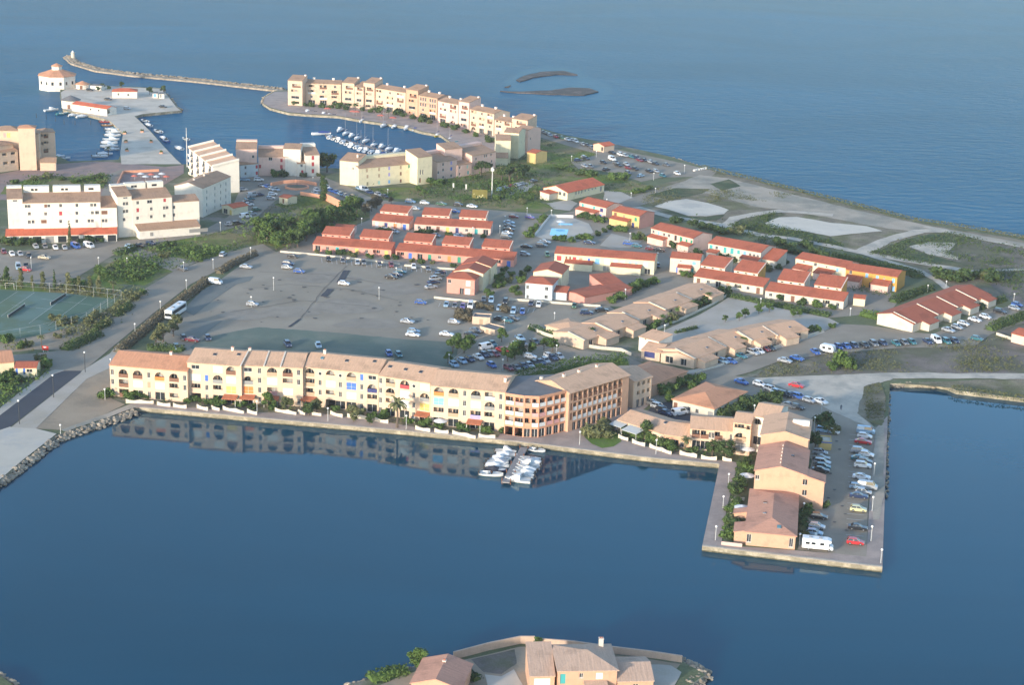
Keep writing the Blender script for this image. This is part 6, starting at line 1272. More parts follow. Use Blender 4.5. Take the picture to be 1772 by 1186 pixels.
def car_meshes(k):
    L, hw, hb, hwst, hr, g, hbt = CT[k]; x0, x1 = -L / 2, L / 2
    b = MB()
    b.loft([sect(x0, hw * .78, .3, .58, 0, .1), sect(x0 + .12, hw * .93, .22, hb - .1), sect(x0 + .5, hw, .2, hb), sect(g[0] - .02, hw, .2, hwst), sect(0, hw * 1.01, .2, hwst + .02), sect(g[3] - .1, hw, .2, hwst + .03), sect(min(g[3] + .02, x1 - .14), hw * .99, .2, hbt), sect(x1 - .1, hw * .95, .24, hbt - .04), sect(x1, hw * .82, .32, hbt - .2, 0, .1)])
    rw = hw * .74
    # roof panel and pillars
    b.loft([[(g[1], -rw, hr - .06), (g[1], -rw + .08, hr), (g[1], rw - .08, hr), (g[1], rw, hr - .06)], [(.4, -rw - .02, hr - .03), (.4, -rw + .06, hr + .03), (.4, rw - .06, hr + .03), (.4, rw + .02, hr - .03)], [(g[2], -rw, hr - .07), (g[2], -rw + .08, hr - .01), (g[2], rw - .08, hr - .01), (g[2], rw, hr - .07)]])
    for s in (-1, 1):
        for (xa, xb) in ((g[0], g[1]), (g[3], g[2])): b.tube((xa, s * hw * .9, hwst - .02), (xb, s * rw * .985, hr - .05), .055, .05, 5)
        xm = .42; b.tube((xm, s * (hw * .915), hwst), (xm, s * rw * 1.0, hr - .05), .045, .045, 5)
        if k == 'v': b.face([(xm, s * hw * .935, hwst), (g[3] - .1, s * hw * .935, hwst), (g[2] - .1, s * rw * 1.03, hr - .06), (xm, s * rw * 1.03, hr - .06)])
    w = MB(); q = hw * .88; r_ = rw * .94
    w.loft([[(g[0], -q, hwst - .02), (g[0], q, hwst - .02), (g[0] + .01, q, hwst + .01), (g[0] + .01, -q, hwst + .01)], [(g[1] + .03, -q * .99, hwst), (g[1] + .03, q * .99, hwst), (g[1] + .03, r_, hr - .05), (g[1] + .03, -r_, hr - .05)], [(g[2] - .03, -q * .99, hwst), (g[2] - .03, q * .99, hwst), (g[2] - .03, r_, hr - .06), (g[2] - .03, -r_, hr - .06)], [(g[3], -q, hwst), (g[3], q, hwst), (g[3], q, hwst + .02), (g[3], -q, hwst + .02)]])
    wm = MB(); R = .32
    wm.tube((0, -.1, 0), (0, .1, 0), R, R, 12, 0); wm.tube((0, -.11, 0), (0, .11, 0), R * .6, R * .6, 10, 1)
    hl = MB(); hl.box(-.05, -.16, -.07, .04, .16, .07)
    wb = L * .295
    return b.mesh('car_body', [carpaint('w')], False), w.mesh('windows', [CGL]), wm.mesh('wheel', [RUB, RIM]), hl.mesh('headlight', [HEAD]), [(-wb, -hw * .9), (-wb, hw * .9), (wb, -hw * .9), (wb, hw * .9)], (x0 + .09, hw * .6, hb - .17), (x1 - .05, hw * .62, hbt - .2)
CARM = {k: car_meshes(k) for k in CT}
TLM = CARM['h'][3].copy(); TLM.materials[0] = TAIL
TN = {'h': 'hatchback', 'd': 'saloon', 'u': 'estate', 'v': 'van'}
crng = random.Random(5); NCAR = [0]
def car(px, py, col, typ, hx, hy, label, group, jit=.05):
    """nose points along the pixel direction (hx, hy)"""
    g = G(px, py + 1.0, LAND + .17); e = G(px + hx * .1, py + 1.0 + hy * .1, LAND + .17) - g
    rz = atan2(e.y, e.x) + pi + crng.uniform(-jit, jit)
    t = thing('parked_car' if typ != 'v' else 'parked_van', label, 'car' if typ != 'v' else 'van', g, rz, group); NCAR[0] += 1
    B, W_, WH, HL, wp, hp, tp = CARM[typ]; m = carpaint(col)
    o = link('car_body', B, t); setmat(o, m); link('windows', W_, t)
    for x, y in wp: w = link('wheel', WH, t); w.location = (x, y, .32)
    if py > 400:
        for s in (-1, 1):
            o = link('headlight', HL, t); o.location = (hp[0], s * hp[1], hp[2]); o = link('tail_light', TLM, t); o.location = (tp[0], s * tp[1], tp[2])
    return t
def cars(place, hx, hy, lst, end='left', group=None):
    """lst: (x, y, colour, type[, hx, hy])"""
    key = (lambda q: q[0]) if end == 'left' else (lambda q: -q[1]) if end == 'near end' else (lambda q: q[0])
    lst = sorted(lst, key=key); n = len(lst); cnt = {}
    for q in lst: cnt[(q[2], q[3])] = cnt.get((q[2], q[3]), 0) + 1
    seen = {}
    for i, q in enumerate(lst):
        nm = '%s %s' % (CARP[q[2]][0], TN[q[3]]); k_ = (q[2], q[3]); seen[k_] = seen.get(k_, 0) + 1
        if cnt[k_] == 1: lab = 'only %s %s' % (nm, place) if n > 1 else '%s %s' % (nm, place)
        else: lab = '%s %s, %s such from the %s' % (nm, place, ORD[seen[k_] - 1], end)
        car(q[0], q[1], q[2], q[3], q[4] if len(q) > 4 else hx, q[5] if len(q) > 5 else hy, lab, group or 'cars ' + place)
cars('in the outer pier row', 10, 1.2, [(1498, 749, 'l', 'v'), (1496, 757, 'w', 'h'), (1493.5, 767, 'r', 'd'), (1487, 783, 's', 'u'), (1499, 789, 'w', 'h'), (1487, 796, 't', 'd'), (1496, 801, 'g', 'h'), (1492.6, 808, 'w', 'u'), (1490.6, 828, 'w', 'd'), (1483, 845, 'l', 'h'), (1501, 845, 's', 'v'), (1494, 854, 's', 'h'), (1486, 861, 'n', 'd'), (1485, 884, 'y', 'h'), (1484, 916, 'k', 'd'), (1480, 941, 'r', 'h')], 'near end')
cars('in the inner row beside the pier terrace', 10, 1.2, [(1419, 785, 's', 'h'), (1421, 795, 'g', 'd'), (1422.6, 803, 's', 'u'), (1424, 810, 't', 'h'), (1420, 816, 'k', 'd'), (1417, 897, 'k', 'h'), (1413, 914, 's', 'h'), (1409, 925, 'l', 'h')], 'near end')
cars('by the flat shed at the top of the pier', 10, 1.5, [(1426, 747, 'l', 'u'), (1440, 749, 'w', 'h')])
cars('in the diagonal row behind the broad orange roof', 10, 3, [(1283, 663, 'b', 'd'), (1314, 667, 'w', 'h'), (1334, 676, 's', 'u'), (1345, 681, 'l', 'h'), (1357, 685, 'k', 'u'), (1368, 686, 'n', 'd'), (1382, 689, 'b', 'u'), (1400, 695, 's', 'h'), (1420, 697, 'w', 'd'), (1366, 704, 'g', 'd'), (1380, 707, 'k', 'h')])
cars('standing alone on the pale ground near the pier', 10, 2, [(1378, 669, 'r', 'd')])
cars('in the dark yard beside the low white building', 10, 3, [(1139, 706, 's', 'u'), (1146, 711, 'k', 'h'), (1152, 717, 'n', 'd'), (1176, 717, 'w', 'v', 10, -2), (1130, 700, 'g', 'h')])
cars('in the row right of the caravan', 8, 5, [(1451, 602, 'b', 'h'), (1465, 601, 'b', 'd'), (1478, 600, 'n', 'h'), (1495.6, 599, 'k', 'd'), (1512, 597, 'g', 'u'), (1528, 596, 'n', 'h'), (1550, 596, 't', 'd'), (1565, 595, 'g', 'h'), (1578, 594, 't', 'h'), (1605, 593, 'n', 'd'), (1620, 591, 'w', 'v'), (1637.5, 593, 't', 'u'), (1652, 592, 'n', 'h'), (1690.6, 588, 't', 'h', 10, 2), (1411, 611, 'b', 'd')])
cars('on the grass edge left of the caravan', 9, 2, [(1358, 626, 's', 'd'), (1379, 622, 'b', 'd')])
cars('in the street bays below the near villa row', 9, 3, [(1252, 627, 'l', 'h'), (1264, 627, 'b', 'd'), (1282, 618, 't', 'd'), (1303, 612, 's', 'u'), (1313, 610, 'w', 'h'), (1323.5, 606, 'm', 'h'), (1333, 605, 'k', 'h')])
cars('in the street bays below the diagonal red terrace', 10, 2.5, [(1760, 529, 'b', 'h'), (1755, 535, 's', 'h'), (1730, 541, 'k', 'u'), (1705, 550, 'w', 'h'), (1686.6, 555, 'w', 'd'), (1667, 562, 'w', 'h'), (1656, 568, 's', 'h'), (1641, 573, 's', 'd')])
cars('along the far edge of the central car park', 2, 7, [(507, 445, 'k', 'h', 10, 1), (568.5, 450, 'k', 'h'), (593, 453, 'g', 'h'), (618.6, 456, 's', 'h'), (629, 456, 'g', 'u'), (656.5, 459, 'g', 'h'), (677, 460, 'm', 'h'), (716, 463, 'w', 'h'), (740.5, 467, 'g', 'd')])
cars('scattered over the open central car park', 10, 1, [(499, 458, 'n', 'u'), (497, 464, 's', 'h'), (518, 471, 'b', 'h'), (426, 463, 's', 'd'), (373, 490, 'w', 'v'), (437, 528, 's', 'h'), (595.5, 492, 'w', 'h'), (677, 481, 'k', 'd'), (687, 477, 'n', 'h'), (694, 472, 't', 'h'), (728, 525, 'b', 'h'), (705, 558, 's', 'd'), (714.7, 581, 'w', 'd'), (716, 575, 'l', 'h'), (773, 580, 'w', 'd'), (786, 559, 's', 'h')])
cars('at the right edge of the central car park', 10, -1, [(759, 478, 'g', 'h'), (754, 484, 's', 'u'), (750, 490, 'n', 'd'), (746, 498, 's', 'd'), (762, 473, 'n', 'h')])
cars('close behind the long apartment building', 4, 6, [(318, 587, 'k', 'h'), (333, 590, 'm', 'd', 10, 1), (360, 587, 'n', 'h'), (498, 598, 'n', 'u'), (551, 600, 'l', 'h'), (673, 614, 'b', 'h'), (690, 616, 't', 'h'), (306, 603, 'l', 'h')])
cars('beside the cream transformer kiosk', 10, 2, [(815, 581, 'k', 'd'), (823, 574, 'g', 'd'), (866, 554, 'k', 'd'), (877, 556, 't', 'd'), (889, 553, 'g', 'h')])
cars('in the bays above the two kiosks', -2, 7, [(772.5, 529, 'l', 'h'), (787, 531, 'g', 'h'), (801, 532, 'p', 'h'), (814, 531, 'w', 'v'), (864, 535, 'l', 'h'), (888.4, 540, 'l', 'u'), (904, 541, 'b', 'h')])
cars('along the pale wall below the pink and white terrace ends', -2, 7, [(837, 520, 'g', 'h'), (850, 521, 'l', 'u'), (874.5, 524, 'k', 'u'), (919, 527, 'n', 'h'), (932, 529, 'w', 'h'), (994, 531, 'e', 'h')])
cars('at the corner by the hipped tan villa', 10, 0, [(1014.6, 543, 'n', 'u'), (1041, 538, 'k', 'd')])
cars('in the left planted parking', 9, 5, [(786, 633, 'l', 'h'), (800, 627, 'l', 'h'), (813, 624, 'n', 'h'), (828, 620, 'w', 'd'), (838, 616, 'n', 'h'), (848, 614, 'g', 'd'), (857, 615, 'm', 'h'), (841, 603, 'w', 'v', 10, -2), (852, 597, 't', 'd'), (868, 608, 'r', 'd'), (880, 609, 'r', 'h'), (894, 600, 's', 'u'), (905, 596, 'g', 'd'), (926, 594, 'k', 'd'), (900, 587, 'l', 'd'), (851, 634, 'b', 'h')])
cars('in the right planted parking', 9, 5, [(968, 619, 's', 'h'), (956, 621, 'n', 'd'), (944, 626, 's', 'h'), (935, 629, 'n', 'd'), (926, 631, 'k', 'h'), (916, 634, 's', 'd'), (905, 636, 'n', 'h'), (894, 639, 'g', 'd'), (880, 639, 'm', 'h'), (918, 619, 'w', 'h', 10, 1), (950, 618, 'w', 'h')])
cars('in the lane by the short pink garage block', 10, 2, [(1061, 515, 'k', 'u'), (1138, 461, 'n', 'h', 1, 8)])
cars('in the bays left of the swimming pool', 10, 1, [(889, 376, 'm', 'h'), (917, 377, 'p', 'h'), (881, 386, 'l', 'd'), (882, 392, 'g', 'd'), (881, 398, 'k', 'd'), (878, 405, 's', 'd'), (876, 411, 'g', 'u')])
cars('in the lane below the swimming pool', 10, 1, [(911, 428, 'k', 'd'), (908, 441, 's', 'h'), (937, 426, 'g', 'u'), (943, 420, 's', 'd'), (947, 442, 'e', 'h', 1, 6), (1020, 421, 'n', 'd')])
cars('in the drive right of the swimming pool', 10, 1, [(1088, 423, 'b', 'u'), (1102, 427, 't', 'h'), (1126, 432, 'm', 'h'), (1141, 434, 'k', 'd')])
cars('parked along the north road', 10, 1, [(710, 350, 'l', 'u'), (735, 352, 'w', 'h'), (764, 354, 'e', 'd'), (793, 355, 'k', 'h'), (817, 358, 'w', 'd'), (788, 367, 'b', 'h'), (719, 362, 's', 'h')])
cars('in the yard between the red roofed terraces', 10, 2, [(668, 400, 'w', 'u'), (683, 402, 's', 'h'), (794, 410, 'l', 'h'), (755, 409, 'g', 'h')])
cars('in the bays behind the salmon parking wall', 8, 4, [(548, 330, 's', 'h'), (545, 335, 's', 'h'), (566, 325, 'w', 'h'), (573, 331, 'b', 'h'), (582, 334, 'b', 'd'), (590, 337, 'l', 'h'), (598, 340, 's', 'd'), (611, 343, 'k', 'u'), (622, 348, 'k', 'd'), (605, 345, 'l', 'h')])
cars('across the road from the long yellow block', 9, 3, [(630, 329, 'w', 'v'), (640, 334, 'n', 'd'), (655, 338, 's', 'u'), (666, 341, 'k', 'h'), (622, 327, 'l', 'h')])
cars('by the pink and white block with red shutters', 10, 0, [(448, 312, 'w', 'u'), (424, 312, 'l', 'd'), (453, 322, 's', 'h', 9, 3), (463, 324, 'b', 'h', 9, 3), (470, 328, 'w', 'h', 9, 3), (478, 329, 's', 'd', 9, 3), (472, 337, 'w', 'h'), (468, 344, 's', 'h')])
cars('beside the side-on white block', 10, -1, [(421, 329, 's', 'h'), (437, 339, 's', 'v'), (449, 338, 'n', 'h'), (432, 345, 't', 'd'), (429, 350, 'g', 'd'), (430, 355, 'w', 'd'), (444, 364, 'e', 'h'), (436, 371, 's', 'h'), (425, 376, 'w', 'v'), (417, 363, 'r', 'h'), (398, 389, 's', 'h'), (410, 388, 'k', 'u')])
cars('along the shore road behind the marina end block', 9, 4, [(929, 225, 'n', 'v'), (940, 229, 'g', 'd'), (951, 234, 's', 'h'), (962, 237, 'r', 'h'), (972, 239, 'e', 'd'), (982, 242, 'w', 'd'), (996, 245, 'w', 'u'), (1009, 250, 's', 'd'), (1016, 252, 'k', 'd'), (1024, 256, 'g', 'h'), (946, 232, 'k', 'h'), (990, 243, 's', 'h')])
cars('in the seaside car park beyond the hall', 9, 3, [(1059, 265, 'k', 'd'), (1074, 268, 'w', 'u'), (1082, 270, 's', 'h'), (1093, 272, 't', 'd'), (1102, 274, 'n', 'h'), (1107, 278, 'm', 'd'), (1115, 278, 'k', 'd'), (1126, 281, 's', 'h'), (1134, 284, 'k', 'd'), (1153, 286, 'g', 'd'), (1059, 276, 'w', 'v'), (1044, 282, 'k', 'h'), (1066, 282, 'g', 'd'), (1084, 285, 's', 'h'), (1070, 287, 'k', 'd'), (1087, 291, 'm', 'h'), (1099, 293, 'k', 'd'), (1049, 294, 'k', 'd', 10, -2), (1087, 300, 'g', 'h'), (1123, 297, 'k', 'd'), (1135, 297, 's', 'h'), (1109, 305, 'l', 'h', 10, -2), (1147, 305, 't', 'h'), (1000, 278, 'n', 'h', 10, -1), (1014, 275, 'k', 'd'), (1011, 273, 's', 'h'), (1012, 288, 's', 'd'), (1022, 289, 'g', 'h'), (1172, 301, 'w', 'h')])
cars('behind the white mast near the hall', 9, -2, [(923, 314, 'g', 'd'), (885, 323, 'r', 'h'), (875, 326, 's', 'h'), (866, 329, 'l', 'h'), (896, 321, 'w', 'h'), (904, 319, 's', 'h')])
cars('in the west car park below the orange arcade', 4, 5, [(154, 427, 'w', 'v', 10, 3), (131, 428, 'b', 'v', 8, 4), (112, 430, 's', 'h'), (96, 430, 'w', 'h'), (78, 428, 'g', 'h'), (77, 447, 'c', 'd', 10, 1), (7, 437, 'm', 'h'), (21, 441, 'w', 'h'), (35, 441, 's', 'h'), (50, 444, 'k', 'h'), (32, 464, 'l', 'v', 1, 8), (45, 461, 'k', 'd', 1, 8), (45, 468, 'r', 'h', 10, 1), (62, 428, 's', 'h')])
cars('on the verge by the hedge below the white blocks', 9, 2, [(225, 428, 'l', 'h'), (242, 426, 'k', 'd'), (261, 422, 'n', 'h')])
cars('on the left road near the car park entrance', 9, -6, [(386, 442, 's', 'u'), (316, 466, 'g', 'd', 9, 3)])
cars('on the island near the white houses', 10, 1, [(187, 172, 'k', 'd'), (196, 188, 'g', 'h'), (282, 185, 'k', 'd'), (155, 156, 'k', 'h'), (220, 188, 's', 'h')])
# ---- motorhome, caravan, coach
def place(name, label, cat, px, py, hx, hy, z=LAND + .17):
    g = G(px, py, z); e = G(px + hx * .1, py + hy * .1, z) - g; return thing(name, label, cat, g, atan2(e.y, e.x) + pi, None)
def wheels(t, pts, r=.36):
    for x, y in pts: w = link('wheel', CARM['h'][2], t); w.location = (x, y, r); w.scale = (r / .32, 1, r / .32)
WV = M('camper_white', (.76, .76, .74), .35, 0, spec=.5)
t = place('motorhome', 'white motorhome parked across the near end of the pier terrace', 'motorhome', 1414, 951, 10, 1)
b = MB(); q = lambda x, hw, z0, z1: sect(x, hw, z0, z1, 0, .1)
b.loft([q(-2.5, 1.1, .5, 2.3), q(-2.2, 1.12, .45, 2.75), q(3.3, 1.12, .45, 2.8), q(3.4, 1.08, .5, 2.75)]); b.loft([q(-3.5, .9, .4, .95), q(-3.3, .98, .35, 1.15), q(-2.4, 1.0, .35, 1.3)]); b.loft([[(-3.0, -.95, 2.05), (-3.0, .95, 2.05), (-3.0, .95, 2.5), (-3.0, -.95, 2.5)], [(-2.2, -1.1, 1.95), (-2.2, 1.1, 1.95), (-2.2, 1.1, 2.75), (-2.2, -1.1, 2.75)]]); b.obj('camper_body', WV, t)
b = MB(); b.loft([[(-2.75, -.92, 1.2), (-2.75, .92, 1.2), (-2.45, .9, 2.0), (-2.45, -.9, 2.0)], [(-2.4, -.99, 1.2), (-2.4, .99, 1.2), (-2.4, .99, 1.98), (-2.4, -.99, 1.98)]]); b.obj('windscreen', CGL, t)
for s in (-1, 1):
    for x in (-1.0, .9, 2.2): m = MB(); m.box(x - .45, s * 1.125 - .01, 1.45, x + .45, s * 1.125 + .01, 2.0); m.obj('window', CGL, t)
for x in (-.6, 1.6): m = MB(); m.box(x - .35, -.35, 2.79, x + .35, .35, 2.9); m.obj('roof_hatch', METAL, t)
wheels(t, [(-2.6, -.95), (-2.6, .95), (1.9, -1.0), (1.9, 1.0)])
t = place('caravan', 'white touring caravan at the left end of the row along the dry field', 'caravan', 1432, 610, 10, 2)
b = MB(); b.loft([q(-2.2, 1.0, .9, 1.6), q(-2.0, 1.05, .5, 2.3), q(-1.5, 1.08, .45, 2.55), q(1.6, 1.08, .45, 2.55), q(2.1, 1.05, .5, 2.3), q(2.25, 1.0, .9, 1.7)]); b.obj('caravan_body', WV, t)
for s in (-1, 1):
    for x in (-1.0, .9): m = MB(); m.box(x - .5, s * 1.085 - .01, 1.3, x + .5, s * 1.085 + .01, 1.95); m.obj('window', CGL, t)
m = MB(); m.tube((-2.1, .3, .5), (-3.3, 0, .5), .05, .04, 6); m.tube((-2.1, -.3, .5), (-3.3, 0, .5), .05, .04, 6); m.obj('tow_bar', METAL, t); wheels(t, [(.1, -.95), (.1, .95)])
t = place('coach', 'white coach with dark side windows at the left edge of the central car park', 'bus', 304, 546, 9, -6)
t.rotation_euler.z += pi
b = MB(); b.loft([q(-5.9, 1.15, .5, 2.9), q(-5.6, 1.24, .4, 3.2), q(5.6, 1.25, .4, 3.25), q(5.9, 1.2, .5, 3.1)]); b.obj('coach_body', WV, t)
for s in (-1, 1): m = MB(); m.box(-5.2, s * 1.255 - .015, 1.6, 5.3, s * 1.255 + .015, 2.75); m.obj('window_band', CGL, t)
m = MB(); m.loft([[(-5.93, -1.08, 1.3), (-5.93, 1.08, 1.3), (-5.88, 1.02, 2.8), (-5.88, -1.02, 2.8)], [(-5.7, -1.08, 1.3), (-5.7, 1.08, 1.3), (-5.7, 1.02, 2.8), (-5.7, -1.02, 2.8)]]); m.obj('windscreen', CGL, t)
m = MB(); m.box(5.905, -.95, 1.8, 5.93, .95, 2.7); m.obj('rear_window', CGL, t)
for x in (-2, 2.5): m = MB(); m.box(x - .6, -.5, 3.26, x + .6, .5, 3.42); m.obj('roof_hatch', METAL, t)
wheels(t, [(-3.6, -1.1), (-3.6, 1.1), (3.4, -1.1), (3.4, 1.1)], .48)
# ================================================================ boats
HULL = M('boat_gelcoat', (.78, .78, .76), .25, .03, 2.0, spec=.5); DECK = M('boat_deck', (.6, .59, .55), .5, .06, 2.0); CANV = {'b': M('blue_canvas', (.03, .07, .26), .8, .1, 2), 'w': M('white_canvas', (.66, .67, .66), .8, .08, 2), 't': M('teal_canvas', (.04, .2, .22), .8, .1, 2), 'k': M('dark_canvas', (.03, .035, .05), .8, .1, 2)}
HULLC = {'w': HULL, 'y': M('yellow_hull', (.66, .5, .06), .3, 0), 'n': M('navy_hull', (.02, .03, .08), .25, 0), 't': M('teal_hull', (.05, .3, .32), .3, 0), 'r': M('red_hull', (.5, .08, .06), .3, 0), 'b': M('blue_hull', (.04, .12, .4), .3, 0), 'c': M('wood_hull', (.4, .22, .1), .5, .1, 2)}
def hull_mesh(L, bm_, fb):
    b = MB(); S_ = []
    for x, w, z0, zs in ((-.5, .86, -.1, .92), (-.3, 1, -.16, .92), (0, 1, -.18, .95), (.22, .82, -.14, 1.02), (.38, .5, -.05, 1.1), (.47, .18, .12, 1.17), (.5, .02, .3, 1.2)):
        y = bm_ / 2 * w; S_.append([(x * L, -y, zs * fb), (x * L, -y * .82, zs * fb * .35), (x * L, -y * .3, z0 * fb), (x * L, y * .3, z0 * fb), (x * L, y * .82, zs * fb * .35), (x * L, y, zs * fb)])
    n = 6; i = len(b.v)
    for q_ in S_: b.v += q_
    for j in range(6):
        for k in range(5): b.f.append((i + j * n + k, i + j * n + k + 1, i + (j + 1) * n + k + 1, i + (j + 1) * n + k)); b.m.append(0)
    b.f.append((0, 1, 2, 3, 4, 5)); b.m.append(0)
    return b.mesh('hull', [HULL], True)
def deck_mesh(L, bm_, fb, kind):
    b = MB(); y = bm_ / 2 * .94; z = fb * .86
    if kind == 'm':   # open cockpit with a foredeck
        b.face([(-.48 * L, -y * .84, z * .45), (.02 * L, -y, z * .45), (.02 * L, y, z * .45), (-.48 * L, y * .84, z * .45)]); b.face([(.02 * L, -y, fb * .93), (.2 * L, -y * .84, fb * 1.0), (.37 * L, -y * .5, fb * 1.06), (.49 * L, 0, fb * 1.17), (.37 * L, y * .5, fb * 1.06), (.2 * L, y * .84, fb * 1.0), (.02 * L, y, fb * .93)]); b.face([(.02 * L, -y, z * .45), (.02 * L, y, z * .45), (.02 * L, y, fb * .93), (.02 * L, -y, fb * .93)])
        b.box(-.46 * L, -y * .7, z * .46, -.38 * L, y * .7, z * .9); b.box(-.2 * L, -y * .7, z * .46, -.12 * L, -y * .2, z * 1.1); b.box(-.2 * L, y * .2, z * .46, -.12 * L, y * .7, z * 1.1)
    else:
        b.face([(-.49 * L, -y * .84, fb * .9), (-.3 * L, -y, fb * .9), (0, -y, fb * .93), (.2 * L, -y * .84, fb * 1.0), (.37 * L, -y * .5, fb * 1.06), (.49 * L, 0, fb * 1.17), (.37 * L, y * .5, fb * 1.06), (.2 * L, y * .84, fb * 1.0), (0, y, fb * .93), (-.3 * L, y, fb * .9), (-.49 * L, y * .84, fb * .9)])
    return b.mesh('deck', [DECK])
def cabin_mesh(L, bm_, fb, kind):
    b = MB(); y = bm_ / 2
    if kind == 'c': b.loft([[(-.1 * L, -y * .72, fb * .9), (-.1 * L, y * .72, fb * .9), (-.1 * L, y * .6, fb + 1.15), (-.1 * L, -y * .6, fb + 1.15)], [(.1 * L, -y * .68, fb * .95), (.1 * L, y * .68, fb * .95), (.04 * L, y * .55, fb + 1.15), (.04 * L, -y * .55, fb + 1.15)], [(.33 * L, -y * .3, fb * 1.05), (.33 * L, y * .3, fb * 1.05), (.28 * L, y * .25, fb + .3), (.28 * L, -y * .25, fb + .3)]])
    else: b.loft([[(-.12 * L, -y * .6, fb * .9), (-.12 * L, y * .6, fb * .9), (-.1 * L, y * .5, fb + .5), (-.1 * L, -y * .5, fb + .5)], [(.26 * L, -y * .42, fb * 1.0), (.26 * L, y * .42, fb * 1.0), (.18 * L, y * .3, fb + .42), (.18 * L, -y * .3, fb + .42)]])
    return b.mesh('cabin', [HULL])
def screen_mesh(L, bm_, fb):
    b = MB(); y = bm_ / 2 * .72
    b.loft([[(.02 * L, -y, fb * .95), (.02 * L, y, fb * .95), (-.03 * L, y * .9, fb + .55), (-.03 * L, -y * .9, fb + .55)], [(.06 * L, -y * .8, fb * .97), (.06 * L, y * .8, fb * .97), (-.02 * L, y * .85, fb + .55), (-.02 * L, -y * .85, fb + .55)]]); return b.mesh('windscreen', [CGL])
def cover_mesh(L, bm_, fb):
    b = MB(); y = bm_ / 2 * .97
    b.loft([[(-.48 * L, -y * .84, fb * .9), (-.48 * L, y * .84, fb * .9), (-.48 * L, y * .3, fb + .2), (-.48 * L, -y * .3, fb + .2)], [(-.1 * L, -y, fb * .95), (-.1 * L, y, fb * .95), (-.1 * L, y * .3, fb + .75), (-.1 * L, -y * .3, fb + .75)], [(.12 * L, -y * .9, fb), (.12 * L, y * .9, fb), (.12 * L, y * .25, fb + .35), (.12 * L, -y * .25, fb + .35)]]); return b.mesh('cover', [CANV['w']])
mo = MB(); mo.box(-.28, -.16, .1, .1, .16, .75); mo.box(-.1, -.06, -.5, .06, .06, .1); MOTOR = mo.mesh('outboard_motor', [TRIM])
BM = {}
def boatkit(L):
    L = round(L * 2) / 2
    if L not in BM: w = .9 + .26 * L; fb = .35 + .08 * L; BM[L] = (hull_mesh(L, w, fb), deck_mesh(L, w, fb, 'm'), deck_mesh(L, w, fb, 'c'), cabin_mesh(L, w, fb, 'c'), cabin_mesh(L, w, fb, 's'), screen_mesh(L, w, fb), cover_mesh(L, w, fb), L, w, fb)
    return BM[L]
def boat(px, py, L, kind, hx, hy, label, group, col='w', canv='w'):
    """m open motorboat, c cabin cruiser, k covered boat, s sailing boat; bow along the pixel direction"""
    K = boatkit(L); g = G(px, py, 0); e = G(px + hx * .1, py + hy * .1, 0) - g; L, w, fb = K[7:]
    nm, ct = ('sailing_boat', 'sailing boat') if kind == 's' else ('motor_boat', 'boat')
    t = thing(nm, label, ct, g, atan2(e.y, e.x), group)
    o = link('hull', K[0], t); setmat(o, HULLC[col])
    link('deck', K[1] if kind in 'mk' else K[2], t)
    if kind == 'm': link('windscreen', K[5], t)
    if kind == 'c': link('cabin', K[3], t); s_ = link('windscreen', K[5], t); s_.location = (.06 * L, 0, .45); s_.scale = (1, .85, 1)
    if kind == 'k': o = link('cover', K[6], t); setmat(o, CANV[canv])
    if kind == 's':
        link('cabin', K[4], t); m = MB(); h = L * 1.25; m.tube((.08 * L, 0, fb), (.08 * L, 0, fb + h), .07, .05, 6); m.tube((.08 * L, 0, fb + 1.2), (-.38 * L, 0, fb + 1.25), .06, .05, 6)
        mm = m.obj('mast', METAL, t); m = MB(); m.tube((.06 * L, 0, fb + 1.35), (-.36 * L, 0, fb + 1.4), .16, .1, 7); m.obj('furled_sail', CANV['b' if (int(px) % 2) else 'w'], mm)
    elif kind in 'mk' or L < 7: o = link('outboard_motor', MOTOR, t); o.location = (-.5 * L - .12, 0, fb * .55)
    return t
def boats(place, hx, hy, lst, end='left'):
    KN = {'m': 'open motorboat', 'c': 'cabin cruiser', 'k': 'covered boat', 's': 'sailing boat'}; CN = {'w': 'white', 'y': 'yellow', 'n': 'navy', 't': 'teal', 'r': 'red', 'b': 'blue', 'c': 'brown'}
    lst = sorted(lst, key=(lambda q: q[0]) if end == 'left' else (lambda q: -q[1])); cnt = {}; seen = {}
    for q_ in lst: k_ = (q_[3], q_[4] if len(q_) > 4 else 'w'); cnt[k_] = cnt.get(k_, 0) + 1
    for q_ in lst:
        c = q_[4] if len(q_) > 4 else 'w'; k_ = (q_[3], c); seen[k_] = seen.get(k_, 0) + 1
        lab = '%s %s %s' % (CN[c], KN[q_[3]], place)
        lab = 'only ' + lab if cnt[k_] == 1 else lab + ', %s such from the %s' % (ORD[seen[k_] - 1], end)
        boat(q_[0], q_[1], q_[2], q_[3], q_[6] if len(q_) > 6 else hx, q_[7] if len(q_) > 6 else hy, lab, 'boats ' + place, c, q_[5] if len(q_) > 5 else 'w')
boats('left of the small jetty', 10, .8, [(875, 785, 5.5, 'c'), (877, 791, 5.5, 'k'), (863, 801, 5, 'm'), (861, 805, 5.5, 'c'), (860, 810, 6, 'k', 'w', 'w'), (858, 817, 5.5, 'k', 'n', 'k'), (850, 824, 6, 'm'), (868, 796.5, 5, 'k')], 'near end')
boats('right of the small jetty', -10, -1.2, [(918, 798, 5.5, 'm'), (917, 803, 6, 'k'), (915, 807, 5.5, 'c'), (914, 811, 6, 'm'), (910, 816, 5.5, 'k'), (906, 821, 5.5, 'k'), (905, 827, 5.5, 'm'), (896, 834.5, 6.5, 'c')], 'near end')
boats('moored under the quay, right of the small jetty', 10, 1.4, [(929, 782, 4.5, 'm', 'w')])
